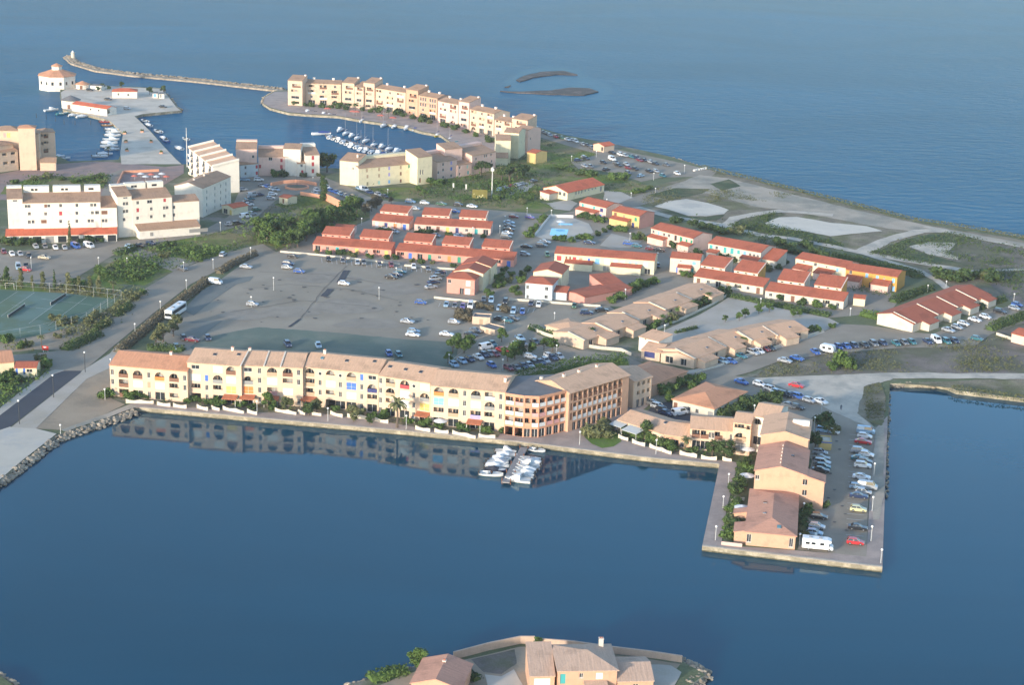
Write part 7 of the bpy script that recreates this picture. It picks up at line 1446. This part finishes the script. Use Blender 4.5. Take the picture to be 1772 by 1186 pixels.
boats('on the far side of the marina pontoon', -6, 3.5, [(588, 227, 8, 'c'), (598, 233, 8, 's'), (608, 237, 7, 'c'), (618, 241, 7.5, 's'), (632, 246, 8, 's'), (646, 253, 7, 's'), (660, 256, 7, 'c'), (672, 260, 8, 's'), (686, 264, 9, 'c')])
boats('on the near side of the marina pontoon', 6, -3.5, [(571, 239, 6.5, 'k'), (578, 241, 6, 'm'), (586, 244, 6.5, 'c'), (594, 247, 7, 'k'), (601, 250, 6.5, 'm'), (608, 253.5, 7, 'c'), (617, 256, 6.5, 'k'), (624, 259.5, 7, 's'), (633, 262, 7, 'c'), (643, 264.5, 7, 'k'), (654, 267, 8, 'c'), (664, 268, 7, 'k', 'w', 'b')])
boats('lying off the left end of the marina pontoon', -10, .6, [(555, 233, 10, 'k', 'w', 'b')])
boats('moored along the curved harbour quay', -6, 3, [(532, 196, 8, 'c'), (546, 197, 7, 'm'), (560, 200, 7, 'c'), (578, 202, 8, 'm'), (569, 201, 6, 'k'), (627, 211, 8, 's'), (664, 219, 9, 's'), (682, 221, 7, 'k'), (704, 224, 8, 'c'), (718, 226, 7, 'k', 'w', 'b'), (757, 236, 8, 's', 'y'), (779, 243, 8, 's'), (789, 250, 7, 'k', 't', 't'), (795, 256, 8, 'm')])
boats('by the far left island quay', 10, -1, [(89, 192, 8, 'c'), (108, 198, 7, 'm', 't'), (127, 201, 6, 'k'), (144, 203, 8, 'k')])
boats('left of the island causeway', 10, 0, [(182, 212, 6, 'm', 'r'), (186, 218, 6, 'm', 'c'), (195, 225, 8, 'm'), (196, 230, 7.5, 'c'), (195, 236, 8, 'k'), (192, 243, 8, 'c'), (189, 249, 8, 'k'), (189, 255, 8.5, 'c'), (194, 260, 7, 'k'), (173, 272, 7, 'm'), (182, 268, 7, 'k')], 'near end')
boats('right of the island causeway', -9, -3, [(250, 211, 7, 'm'), (256, 218, 7, 'k'), (273, 229, 7.5, 'm'), (287, 245, 6, 'm', 'b'), (282, 240, 6, 'k'), (309, 258, 7.5, 'k'), (321, 242, 6, 'm')], 'near end')
boats('off the quay of the tall cream corner block', 10, -1, [(112, 275.5, 5.5, 'm'), (103, 272, 5, 'k')])
boats('beached at the right hand shore of the basin', 10, 2.5, [(1720, 684, 6, 'm', 'b')])
# ================================================================ street furniture, walls, jetties, people
LAMPW = M('lamp_globe', (.8, .79, .75), .3, 0); POST = M('lamp_post_paint', (.42, .43, .42), .5, 0); POSTD = M('dark_post_paint', (.05, .055, .06), .5, 0)
lm = MB(); lm.tube((0, 0, 0), (0, 0, 1), .11, .08, 8); LPOST = lm.mesh('post', [POST]); lmd = MB(); lmd.tube((0, 0, 0), (0, 0, 1), .12, .09, 8); LPOSTD = lmd.mesh('post', [POSTD])
lm = MB(); lm.lathe([(.02, -.26), (.19, -.2), (.29, 0), (.22, .2), (.02, .29)], 10); LGLOBE = lm.mesh('globe', [LAMPW], True)
def lamps(place, pts, end='left', dark=False, h=5.0):
    pts = sorted(pts, key=(lambda q: q[0]) if end == 'left' else (lambda q: -q[1]))
    for i, q in enumerate(pts):
        lab = ('%s globe lamp %s, %s from the %s' % ('dark' if dark else 'pale', place, ORD[i], end)) if len(pts) > 1 else '%s globe lamp %s' % ('dark' if dark else 'pale', place)
        hh = hgt(q[0], q[1], q[2]) if len(q) > 2 else h
        t = thing('street_lamp', lab, 'street lamp', G(q[0], q[1]), 0, 'street lamps ' + place)
        p = link('post', LPOSTD if dark else LPOST, t); p.scale = (1, 1, hh - .2); g = link('globe', LGLOBE, t); g.location = (0, 0, hh)
lamps('along the quay promenade', [(182, 693, 674), (445, 718, 695), (567.5, 730, 707), (703, 744, 720), (1003, 771, 748), (1135, 787, 762)])
lamps('round the pier promenade', [(1260, 845, 821), (1251, 880, 860), (1238, 936, 912), (1383, 944, 925), (1509, 886, 861), (1507, 938, 912), (1524, 976, 952), (1512, 825, 803), (1390, 890, 872)], 'near end')
lamps('at the head of the pier car park', [(1408, 752, 723), (1421, 720, 700), (1304.6, 720, 702)])
lamps('beside the new asphalt road', [(93, 689, 650), (34, 735, 694), (147.5, 645, 610)], dark=True)
lamps('along the left road', [(192, 638, 622), (234, 582, 561), (278, 540, 522), (323, 509, 485), (369, 466, 449), (318, 470, 454), (434, 447, 429), (105, 751, 736)])
lamps('in the open central car park', [(473.7, 503, 481), (435, 532, 514), (656, 519, 498), (685.7, 482, 464)])
lamps('among the bays behind the long building', [(777, 632, 614), (870, 642, 623), (963, 613, 598), (994, 632, 619), (872.6, 567, 554), (959.5, 553, 542)])
lamps('round the tan villa rows', [(1316, 531, 517), (1150, 575, 563), (1081.7, 520, 501), (1471, 547, 534)])
lamps('among the red roofed terraces', [(671, 337, 328), (626, 390, 378), (874, 388, 374), (865, 404, 391), (818, 407, 394), (912, 373, 360), (954, 374, 364), (1090, 416, 404), (1138, 449, 438), (685, 400, 386), (705, 397, 385)])
lamps('between the hall and the seaside car park', [(989, 279, 270), (1131, 312, 300), (1184, 300, 286), (1092, 343, 334), (1134, 334, 326), (1050, 354, 345), (1032, 272, 262)])
lamps('along the sand track at the right', [(1637, 497, 487), (1754, 523, 509), (1605, 506, 494)])
lamps('below the white blocks', [(54.7, 469, 446), (171, 461, 446), (117, 494, 479), (381.6, 401, 385), (541.6, 315, 307), (220, 459, 447)])
t = thing('lighting_mast', 'tall white lighting mast on the lawn near the yellow sign board', 'mast', G(851, 344), 0); hh = hgt(851, 344, 291)
m = MB(); m.tube((0, 0, 0), (0, 0, hh), .28, .18, 10); m.obj('post', FRAME, t); m = MB(); m.box(-.7, -.15, hh - 1.2, .7, .15, hh - .2); m.tube((0, 0, hh - .1), (0, 0, hh + .3), .4, .4, 10); m.obj('lamp_head', LAMPW, t)
# ---- walls
CW = M('garden_wall', (.62, .55, .44), .9, .1, .6, fine=.08)
def wall(label, px, h=1.0, th=.22, mat=None, name='garden_wall', group=None, scal=0.0, cat='wall', z=LAND):
    pts = [G(x, y, z) for x, y in px]; o0 = pts[0]; mb = MB()
    for a, b in zip(pts, pts[1:]):
        d = b - a; n = Vector((-d.y, d.x, 0)).normalized() * th / 2; a_, b_ = a - o0, b - o0; N = max(1, int(d.length / .8)) if scal else 1
        for k in range(N):
            p, q = a_ + (b_ - a_) * (k / N), a_ + (b_ - a_) * ((k + 1) / N)
            f = lambda t: h + (scal * (abs(((t * d.length / 4.0) % 1) - .5) * 2) ** 2 if scal else 0)
            h0, h1 = f(k / N), f((k + 1) / N)
            v = [p - n, q - n, q + n, p + n]; mb.add([(w.x, w.y, 0) for w in v] + [(v[0].x, v[0].y, h0), (v[1].x, v[1].y, h1), (v[2].x, v[2].y, h1), (v[3].x, v[3].y, h0)], [(4, 5, 6, 7), (0, 1, 5, 4), (2, 3, 7, 6), (0, 4, 7, 3), (1, 2, 6, 5)])
    o = mb.obj(name, mat or CW); o.location = o0; return tag(o, label, cat, group)
fr = [[(218, 698), (266, 700)], [(272, 702), (295, 705)], [(300, 705), (323, 708)], [(341, 707), (360, 712)], [(366, 709), (380, 712)], [(386, 710), (422, 717)], [(428, 715), (445, 719)], [(476, 713), (513, 719)], [(516, 716), (528, 719)], [(540, 719), (556, 721)], [(572, 718), (593, 724)], [(601, 723), (635, 727)], [(649, 730), (672, 734)], [(719, 744), (744.5, 749)], [(752, 749), (776, 752)], [(783, 752), (823, 760)], [(828, 758), (857, 760)]]
for i, px in enumerate(fr): wall('cream scalloped garden wall along the quay promenade, %s from the left' % ORD[i], px, .85, .25, None, 'garden_wall', 'garden walls along the quay', .4)
for i, px in enumerate([[(1070, 759), (1087, 764)], [(1094, 767), (1116, 774)], [(1124, 775), (1162, 788)], [(1176, 787), (1206, 793)], [(1213, 795), (1240, 798)], [(1250, 798), (1266, 800)]]): wall('cream garden wall before the awning restaurant, %s from the left' % ORD[i], px, .85, .25, None, 'garden_wall', 'garden walls by the restaurant', .4)
wall('pale pink garden wall at the near end of the pier terrace', [(1248, 944), (1284, 948)], .9, .25, M('rosy_wall', (.6, .43, .36), .9, .08, .6))
for i, px in enumerate([[(1271, 842), (1291, 845)], [(1265, 866), (1288, 867)], [(1262, 893), (1284, 895)]]): wall('pale patio wall across the pier gardens, %s from the far end' % ORD[i], px, .8, .2, None, 'garden_wall', 'patio walls on the pier')
wall('long pale curving wall in front of the far villa row', [(914, 568), (941, 580), (981, 593), (1003, 599), (1040, 605), (1075, 608), (1092, 616)], 1.0, .3)
wall('long pale low wall along the street below the near villa row', [(1203, 647), (1246, 634), (1303, 613), (1364, 595), (1425, 573)], .6, .3)
wall('pale wall along the far lane of the far villa row', [(1136, 572), (1190, 549), (1232, 529), (1258, 513)], .8, .25)
for i, px in enumerate([[(485, 437), (545, 442), (592, 447)], [(600, 448), (692, 459)], [(700, 461), (787, 468)]]): wall('low pale wall at the far edge of the central car park, %s from the left' % ORD[i], px, .7, .3, None, 'garden_wall', 'walls edging the car park')
wall('pale wall before the pink stepped terrace, left of the footpath', [(751, 517), (828, 525)], .8, .25)
wall('pale wall before the cool white house, right of the footpath', [(881, 520), (960, 526), (1039, 532)], .8, .25)
wall('white wall along the left side of the swimming pool deck', [(926, 409), (952, 376), (992, 377.5)], 1.2, .25, WHITE)
wall('cream boundary wall of the bungalow at the right edge', [(1724, 580), (1760, 592), (1800, 604)], .9, .25)
SW = M('salmon_wall', (.66, .32, .2), .9, .1, .6, fine=.05)
wall('curved salmon wall with a peaked middle round the paved circle', [(469, 322), (490, 318), (511, 316.5), (530, 318), (548, 322)], 1.5, .5, SW, 'salmon_wall')
wall('salmon wall between the lemon kiosk and the tall upright tree', [(520, 338), (540, 341), (556, 344)], 1.6, .5, SW, 'salmon_wall')
wall('tall angled salmon wall right of the tall upright tree', [(564, 347), (591, 361), (614, 358)], 3.0, .5, SW, 'salmon_wall')
wall('salmon frame wall along the paved ramp by the white blocks', [(203, 322), (213, 300), (275, 297)], 1.2, .5, SW, 'salmon_wall')
wall('peach wall following the shore of the near islet, left part', [(785, 1142), (845, 1126), (900, 1114.5), (925, 1114.5)], 1.6, .35, M('peach_wall', (.56, .4, .3), .9, .1, .5, fine=.06), 'islet_wall')
wall('peach wall following the shore of the near islet, right part', [(938, 1117), (990, 1121), (1057, 1130.5), (1124, 1138.5), (1180, 1147)], 1.4, .35, MATS['peach_wall'], 'islet_wall')
g = G(514, 325); t = thing('planter', 'round stone ringed planter in the paved circle by the salmon walls', 'planter', g, 0)
m = MB(); m.lathe([(5.2, 0), (5.2, .9), (4.6, .9), (4.6, .5)], 24); m.obj('rim', SW, t); m = MB(); m.lathe([(4.6, .55), (1.5, 1.0), (.01, 1.1)], 20); m.obj('soil', DIRT, t); m = MB(); m.tube((0, 0, .9), (0, 0, 5.5), .08, .05, 6); m.obj('pole', POSTD, t)
# ---- jetty and pontoon
WOOD = M('weathered_decking', (.27, .25, .24), .9, .15, 1.0, fine=.1)
def pontoon(label, p, q, w, z=.75, name='jetty'):
    a, b = G(*p, z), G(*q, z); d = b - a; t = thing(name, label, 'jetty', (a.x, a.y, 0), atan2(d.y, d.x)); L = d.length
    m = MB(); m.box(0, -w / 2, z - .25, L, w / 2, z); m.obj('deck', WOOD, t)
    for k in range(int(L / 6) + 1):
        for s in (-1, 1): m = MB(); m.tube((min(L - .2, 6 * k + .3), s * (w / 2 + .12), -1.5), (min(L - .2, 6 * k + .3), s * (w / 2 + .12), z + .7), .12, .12, 7); m.obj('pile', BROWN, t)
    return t
pontoon('narrow grey jetty with moored boats before the curved corner building', (907, 774.5), (875, 835), 1.9, .8)
pontoon('long pontoon crowded with boats in the middle of the marina', (566, 234), (700, 270), 2.2, .5, 'pontoon')
for i, (x, y) in enumerate([(63, 204), (80, 206), (96, 210), (111, 215), (130, 216), (157, 216)]):
    m = MB(); m.tube((0, 0, -1.5), (0, 0, 2.4), .16, .13, 7); o = m.obj('mooring_post', POSTD); o.location = G(x, y, 0); tag(o, 'dark mooring post standing in the water off the island, %s from the left' % ORD[i], 'mooring post', 'mooring posts off the island')
# ---- rocks
RK = M('shore_rock', (.38, .31, .23), .95, .32, .6, (.25, .21, .16), .5, .4)
def rocks(name, px, w, n, s=.8, h=.9):
    rng = random.Random(int(px[0][0])); pts = [G(x, y, .3) for x, y in px]; mb = MB(); seg = [(a, b, (b - a).length) for a, b in zip(pts, pts[1:])]; T = sum(q[2] for q in seg)
    for _ in range(n):
        r = rng.random() * T
        for a, b, l in seg:
            if r <= l: break
            r -= l
        d = (b - a).normalized(); nn = Vector((-d.y, d.x, 0)); off = rng.uniform(-1, 1); p = a + d * r + nn * off * w / 2; z = h * (1 - off * off) * rng.uniform(.5, 1)
        q = s * rng.uniform(.5, 1.5); i = len(mb.v); ax = [q * rng.uniform(.7, 1.2), q * rng.uniform(.7, 1.2), q * rng.uniform(.5, .9)]; ro = rng.random() * 6.28
        for vx, vy, vz in ((1, 0, 0), (-1, 0, 0), (0, 1, 0), (0, -1, 0), (0, 0, 1), (0, 0, -1), (.7, .7, .5), (-.7, .6, .6), (.6, -.7, .6), (-.7, -.7, .4)):
            x_, y_ = vx * ax[0] * rng.uniform(.8, 1.1), vy * ax[1] * rng.uniform(.8, 1.1); mb.v.append((p.x + x_ * cos(ro) - y_ * sin(ro), p.y + x_ * sin(ro) + y_ * cos(ro), z + vz * ax[2]))
        for f in ((4, 6, 7), (4, 7, 9), (4, 9, 8), (4, 8, 6), (0, 2, 6), (2, 7, 6), (2, 1, 7), (1, 9, 7), (1, 3, 9), (3, 8, 9), (3, 0, 8), (0, 6, 8), (5, 2, 0), (5, 1, 2), (5, 3, 1), (5, 0, 3)): mb.f.append(tuple(i + k for k in f)); mb.m.append(0)
    return struct(mb.obj(name, RK), 'stuff')
rocks('shore_rocks', [(-20, 850), (40, 806), (98, 760)], 3.4, 420, .6, 1.0); rocks('shore_rocks', [(98, 760), (130, 748), (184, 731), (234, 714)], 4.2, 420, .6, 1.0)
rocks('shore_rocks', [(1541, 668), (1580, 667), (1622, 669)], 2.4, 160, .5, .9); rocks('shore_rocks', [(1538, 670), (1534, 740), (1531, 860)], 1.6, 200, .35, .8)
rocks('shore_rocks', [(1160, 273), (1253, 303), (1383, 333), (1480, 357), (1582, 383), (1656, 394), (1775, 414)], 3, 700, .6, .7)
rocks('shore_rocks', [(602, 1190), (703, 1163), (785, 1143), (900, 1115.5)], 2.2, 420, .45, .9); rocks('shore_rocks', [(1124, 1140), (1180, 1148), (1218, 1168), (1190, 1188)], 4, 420, .5, 1.0); rocks('shore_rocks', [(-20, 1165), (0, 1172), (24, 1188)], 2, 80, .5, .8)
rocks('shore_rocks', [(104, 157), (131, 143), (185, 150), (278, 154), (290, 166), (306, 187), (316, 192)], 2.5, 260, .6, .8); rocks('shore_rocks', [(476, 158), (457, 168), (454, 179), (470, 190), (500, 197)], 2, 160, .5, .6)
bw = [(119, 99), (130, 109), (170, 121), (230, 129), (350, 140), (490, 156)]
pts = band([G(x, y, 1.0) for x, y in bw], 5.5); m = MB(); m.prism([(p.x, p.y) for p in pts], -1, 1.0); struct(m.obj('breakwater', RK)); rocks('breakwater_rocks', bw, 7, 1800, .65, 1.5)
g = G(126.5, 101, 1.0); t = thing('harbour_beacon', 'small pale beacon on the outer end of the long breakwater', 'beacon', g, 0); m = MB(); m.lathe([(1.3, 0), (1.2, 3.4), (1.5, 3.5), (1.5, 3.7)], 10); m.obj('tower', OFFW, t); m = MB(); m.lathe([(.7, 3.7), (.7, 4.5), (.02, 5.1)], 8); m.obj('lantern', WHITE, t)
for i, (x, y) in enumerate([(1201, 296), (1205, 295.3), (1209, 294.6), (1213, 293.8), (1217, 293.2), (1221, 292.6)]):
    m = MB(); m.box(-.55, -.45, 0, .55, .45, .8); m.v = [(a * (1 - .15 * c), b * (1 - .2 * c), c) for a, b, c in m.v]; o = m.obj('stone_block', WHITE); o.location = G(x, y); o.rotation_euler.z = i; tag(o, 'white stone block barring the shore track, %s from the left' % ORD[i], 'stone block', 'stone blocks at the shore track')
# ---- pool
PW = M('pool_water', (.2, .6, .85), .08, .06, .8); sheet('pool_water', [(954, 395), (984, 397), (980, 409), (951, 407)], PW, 8); sheet('pool_water', [(967.5, 386), (990.5, 387), (991, 389.5), (965.6, 389.5)], PW, 8)
m = MB(); m.box(-1.6, -1.2, 0, 1.6, 1.2, 2.3); m.v = [(a, b, c) for a, b, c in m.v]
def parasol(px, py, mat, label, r=1.5, h=2.4, sq=False, group=None):
    t = thing('parasol', label, 'parasol', G(px, py), 0, group); m = MB(); m.tube((0, 0, 0), (0, 0, h), .04, .03, 6); m.obj('pole', FRAME, t); m = MB(); m.lathe([(r, h - .55), (r * .5, h - .2), (.03, h + .05)], 4 if sq else 10, ph=pi / 4); m.obj('canopy', mat, t)
RC = M('red_awning', (.62, .17, .12), .8, .06, 1)
for i, (x, y) in enumerate([(567, 195), (611, 200), (617, 200.5), (659, 207), (680, 211)]): parasol(x, y, RC, 'square red parasol on the harbour promenade, %s from the left' % ORD[i], 2.6, 2.8, True, 'red parasols by the harbour')
for x, y, l in ((1292, 836, 'pale round parasol on the patio halfway down the pier gardens'), (1283, 892, 'pale round parasol nearest the front of the pier gardens'), (762, 741, 'pale parasol before the right end of the long apartment building'), (970, 392, 'white parasol beside the big swimming pool'), (1293, 790, 'broad white parasol at the corner of the tower house')): parasol(x, y, CANV['w'], l, 1.9, 2.5)
m = MB(); m.box(-3.1, -.25, 2.5, 3.1, .25, 2.8)
sh = Bld('shed', 'small flat pale shed with a blue stripe at the head of the pier car park', 'shed', (1417, 779), (1438, 780.5), 4.5, 2.5, YELL, OFFW, 'flat'); sh.finish(); mm = MB(); mm.box(-.05, -.05, 2.0, sh.W + .05, -.01, 2.3); mm.obj('stripe', paint('blue'), sh.root)
# ---- signs
g = G(830, 347); t = thing('sign_board', 'large yellow green sign board with pale shapes on the lawn by the mast', 'sign', g, -.1); m = MB()
for x in (-2.8, 2.8): m = MB(); m.box(x - .1, .02, 0, x + .1, .2, 4.4); m.obj('post', POSTD, t)
m = MB(); m.box(-3.2, -.08, .9, 3.2, 0, 4.6); bd = m.obj('panel', M('sign_yellow', (.16, .14, .03), .6, .1, .6), t)
for x, z, w, h in ((-.9, 1.5, .5, .8), (-.2, 1.9, .6, .7), (.6, 1.6, .8, .5), (1.2, 2.3, .5, .9), (-2.4, 2.7, .4, .5), (1.9, 1.4, .7, .5)): m = MB(); m.lathe([(.01, 0), (1, 0)], 9); m.v = [(x + a * w * .55, -.09, z + b * h * .5) for a, b, c in m.v]; m.obj('emblem', M('sign_pale', (.5, .46, .24), .6, 0), bd)
g = G(79, 611); t = thing('sign_board', 'small red sign board beside the side street by the tennis courts', 'sign', g, -.1); m = MB()
for x in (-.7, .7): m = MB(); m.box(x - .06, .01, 0, x + .06, .1, 1.7); m.obj('post', FRAME, t)
m = MB(); m.box(-.95, -.06, .8, .95, 0, 2.1); m.obj('panel', M('sign_red', (.55, .04, .03), .6, 0), t); m = MB(); m.box(-.55, -.075, 1.55, .3, -.062, 1.9); m.obj('pale_mark', WHITE, t)
for i, (x, y) in enumerate([(783, 330), (805, 332)]):
    g = G(x, y); t = thing('flag_banner', 'slim pale banner on a pole on the lawn, %s of the yellow board pair' % ('farther left' if i == 0 else 'nearer right'), 'banner', g, .2); t['label'] = 'slim pale banner on the lawn, %s the yellow sign board' % ('farther from' if i == 0 else 'nearer'); m = MB(); m.tube((0, 0, 0), (0, 0, 3.4), .06, .05, 6); m.obj('pole', METAL, t); m = MB(); m.box(.06, -.02, 1.2, .7, .02, 3.3); m.obj('banner', WHITE, t)
# ---- tennis courts
NETM = M('tennis_net', (.05, .06, .06), .9, .2, 6.0)
for lab, p, q in (('left tennis net across the green court at the left edge', (14, 551), (43, 531)), ('right tennis net across the green court nearer the road', (87.5, 529), (114, 512.5))):
    a, b = G(*p), G(*q); d = b - a; t = thing('tennis_net', lab, 'tennis net', a, atan2(d.y, d.x)); L = d.length; m = MB(); m.box(.06, -.02, .1, L - .06, .02, 1.0); m.obj('net', NETM, t); m = MB(); m.box(.06, -.03, 1.0, L - .06, .03, 1.1); m.obj('net_band', WHITE, t)
    for x in (0, L): m = MB(); m.tube((x, 0, 0), (x, 0, 1.25), .07, .07, 8); m.obj('post', FRAME, t)
fp_ = [(-40, 497), (0, 501), (115, 508), (210, 519), (150, 557), (70, 580), (0, 592)]; t = thing('tennis_fence', 'tall wire fence of thin pale posts round the green tennis courts', 'fence', G(0, 501), 0); o0 = G(0, 501)
for a, b in zip(fp_, fp_[1:]):
    A, B = G(*a), G(*b); n = max(2, int((B - A).length / 5))
    for k in range(n): p = A.lerp(B, k / n) - o0; m = MB(); m.tube((p.x, p.y, 0), (p.x, p.y, 3.2), .05, .05, 5); m.obj('post', POST, t)
    m = MB(); pa, pb = A - o0, B - o0; m.tube((pa.x, pa.y, 3.15), (pb.x, pb.y, 3.15), .035, .035, 5); m.tube((pa.x, pa.y, 1.6), (pb.x, pb.y, 1.6), .025, .025, 5); m.obj('rail', POST, t)
for k, px in enumerate([[(30, 504.5), (-30, 545)], [(60, 506), (2, 547)], [(118, 510), (50, 560)], [(150, 514), (84, 563)], [(188, 519), (120, 562)], [(20, 528), (110, 538)], [(70, 517), (160, 528)]]): path('court_line', px, .1, LINE, 9, 0)
sheet('tennis_court', [(-40, 500), (28, 505), (-30, 546), (-60, 545)], TENND, 8); sheet('tennis_court', [(122, 511), (186, 519), (124, 560), (60, 553)], TENND, 7)
g = G(17, 501); t = thing('goal_frame', 'white goal frame behind the tennis courts at the left edge', 'goal', g, -.1); m = MB(); m.tube((-1.5, 0, 0), (-1.5, 0, 2.1), .06, .06, 6); m.tube((1.5, 0, 0), (1.5, 0, 2.1), .06, .06, 6); m.tube((-1.5, 0, 2.1), (1.5, 0, 2.1), .06, .06, 6); m.obj('frame', FRAME, t)
# ---- painted bays
def bays(p, q, n, dx, dy):
    for k in range(n + 1):
        f = k / n; x, y = p[0] + (q[0] - p[0]) * f, p[1] + (q[1] - p[1]) * f; path('bay_line', [(x, y), (x + dx, y + dy)], .13, LINE, 10, 0)
bays((556, 446), (780, 467), 26, 1.5, 9); bays((1470, 752), (1464, 935), 20, 30, 3); bays((762, 524), (925, 534), 18, -3, 7); bays((1402, 784), (1390, 930), 16, 28, 3)
for px in ([(600, 468), (588, 489)], [(572, 500), (560, 513)]): path('tar_patch', px, 2.2, NEWA, 9, .3)
path('tar_patch', [(520, 552), (500, 566)], .8, NEWA, 9, .2)
for x, y, rx, ry in ((600, 530, 60, 14), (500, 540, 50, 10), (680, 500, 50, 12), (640, 560, 60, 9), (420, 545, 40, 10), (560, 480, 60, 10)): sheet('asphalt_patch', [(x + rx * cos(a_) * (1 + .2 * sin(3 * a_)), y + ry * sin(a_)) for a_ in [k * .35 for k in range(18)]], M('light_asphalt', (.29, .25, .2), .9, .15, .2, fine=.08), 4, .8)
# ---- a person walking on the pale ground by the pier
def person(px, py, label, shirt=(.03, .04, .07), trouser=(.03, .03, .04)):
    j = [(0, 0, .95), (0, 0, 1.2), (0, 0, 1.45), (0, .01, 1.56), (0, .0, 1.68), (0, 0, 1.76), (.1, 0, .9), (.12, -.12, .5), (.12, -.05, .06), (.12, -.2, .03), (-.1, 0, .9), (-.12, .14, .5), (-.12, .22, .08), (-.12, .1, .03), (.2, 0, 1.42), (.27, .06, 1.15), (.27, -.06, .92), (-.2, 0, 1.42), (-.27, -.06, 1.15), (-.27, -.2, .95), (.27, -.1, .83), (-.27, -.26, .87)]
    e = [(0, 1), (1, 2), (2, 3), (3, 4), (4, 5), (0, 6), (6, 7), (7, 8), (8, 9), (0, 10), (10, 11), (11, 12), (12, 13), (2, 14), (14, 15), (15, 16), (2, 17), (17, 18), (18, 19), (16, 20), (19, 21)]
    r = [.13, .12, .13, .06, .1, .07, .1, .065, .045, .04, .1, .065, .045, .04, .06, .045, .035, .06, .045, .035, .03, .03]
    me = bpy.data.meshes.new('person'); me.from_pydata(j, e, []); o = bpy.data.objects.new('person', me); COL.objects.link(o); o.location = G(px, py)
    sk = o.modifiers.new('skin', 'SKIN'); o.modifiers.new('sub', 'SUBSURF').levels = 1; o.modifiers['sub'].render_levels = 1
    for i, v in enumerate(me.skin_vertices[0].data): v.radius = (r[i], r[i]); v.use_root = i == 0
    me.materials.append(M('dark_clothes', shirt, .9, 0)); return tag(o, label, 'person')
person(1455, 711, 'person in dark clothes walking on the pale ground above the pier car park')

t = thing('lighting_mast', 'tall slim white mast beside the stepped white block at the causeway', 'mast', G(324, 289), 0); hh = hgt(324, 289, 221)
m = MB(); m.tube((0, 0, 0), (0, 0, hh), .26, .12, 9); m.obj('post', FRAME, t); m = MB(); m.lathe([(.02, -.3), (.4, 0), (.02, .3)], 8, (0, 0, hh * .72)); m.obj('lamp_head', LAMPW, t)
for i, (x, y) in enumerate([(233, 312), (244, 308), (252, 313), (262, 309), (271, 313), (280, 308), (288, 313)]): parasol(x, y, CANV['w'] if i % 3 else RC, '%s parasol on the ramp terrace behind the second white block, %s from the left' % ('pale' if i % 3 else 'red', ORD[i]), 1.6, 2.4, False, 'parasols on the ramp terrace')
for i, (x, y) in enumerate([(216, 232), (218, 247), (220, 262), (246, 229), (262, 247), (279, 266)]):
    m = MB(); m.box(-.7, -.7, 0, .7, .7, .7); o = m.obj('planter', SW); o.location = G(x, y); tag(o, 'salmon planter box along the island causeway, %s from the left' % ORD[i], 'planter', 'planters on the causeway')
    plant('shrub', x, y - .6, .9, 'small bush in a planter box of the causeway, %s from the left' % ORD[i], LG, 'bushes in causeway planters', 1.6)
plant('palm', 188, 270, 2.0, 'lone palm at the root of the island causeway', LO)
# kerbs and oil stains of the car parks
KERB = M('kerb_stone', (.44, .4, .34), .9, .12, .8)
for i, px in enumerate([[(356, 489), (336, 510), (304, 535)], [(785, 622), (812, 600), (800, 592)], [(870, 640), (905, 618), (960, 602)], [(1406, 872), (1403, 812), (1408, 790)]]): wall('pale kerb stone edging of the car park, number'.replace(', number', ', ' + ('by the tamarisk hedge', 'round the left planted island', 'along the right planted island', 'beside the middle pier house')[i]), px, .14, .25, KERB, 'kerb', None, 0, 'kerb')
srng = random.Random(3)
STAIN = M('oil_stain', (.12, .11, .1), .8, .2, .5)
for k in range(46):
    x, y = srng.uniform(360, 760), srng.uniform(478, 560); r = srng.uniform(1.2, 5); sheet('oil_stain', [(x + r * cos(a_) * srng.uniform(.7, 1.3), y + r * .3 * sin(a_) * srng.uniform(.7, 1.3)) for a_ in [q * .7 for q in range(9)]], STAIN, 7, 0)
for k in range(14):
    x, y = srng.uniform(1430, 1480), 750 + k * 14; sheet('oil_stain', [(x + 3 * cos(a_), y + 1.2 * sin(a_) * srng.uniform(.6, 1.4)) for a_ in [q * .7 for q in range(9)]], STAIN, 9, 0)
for px in ([(420, 500), (500, 492), (600, 500), (690, 520)], [(400, 540), (520, 520), (640, 530)], [(450, 470), (560, 475), (660, 490)], [(520, 552), (560, 500), (600, 460)]): path('asphalt_crack', px, .22, STAIN, 8, .5)
# ================================================================ thin evening haze over the lagoon
hz = MB(); hz.box(-1400, -300, -2.6, 1400, 2400, CAM_H + 6)
hm = bpy.data.materials.new('evening_haze'); hm.use_nodes = True; ht = hm.node_tree; ht.nodes.clear()
ho = ht.nodes.new('ShaderNodeOutputMaterial'); hv = ht.nodes.new('ShaderNodeVolumePrincipled')
hv.inputs['Color'].default_value = (.86, .92, 1.0, 1); hv.inputs['Density'].default_value = HAZE; hv.inputs['Anisotropy'].default_value = 0.0
ht.links.new(hv.outputs[0], ho.inputs['Volume'])
struct(hz.obj('haze', hm), 'stuff')
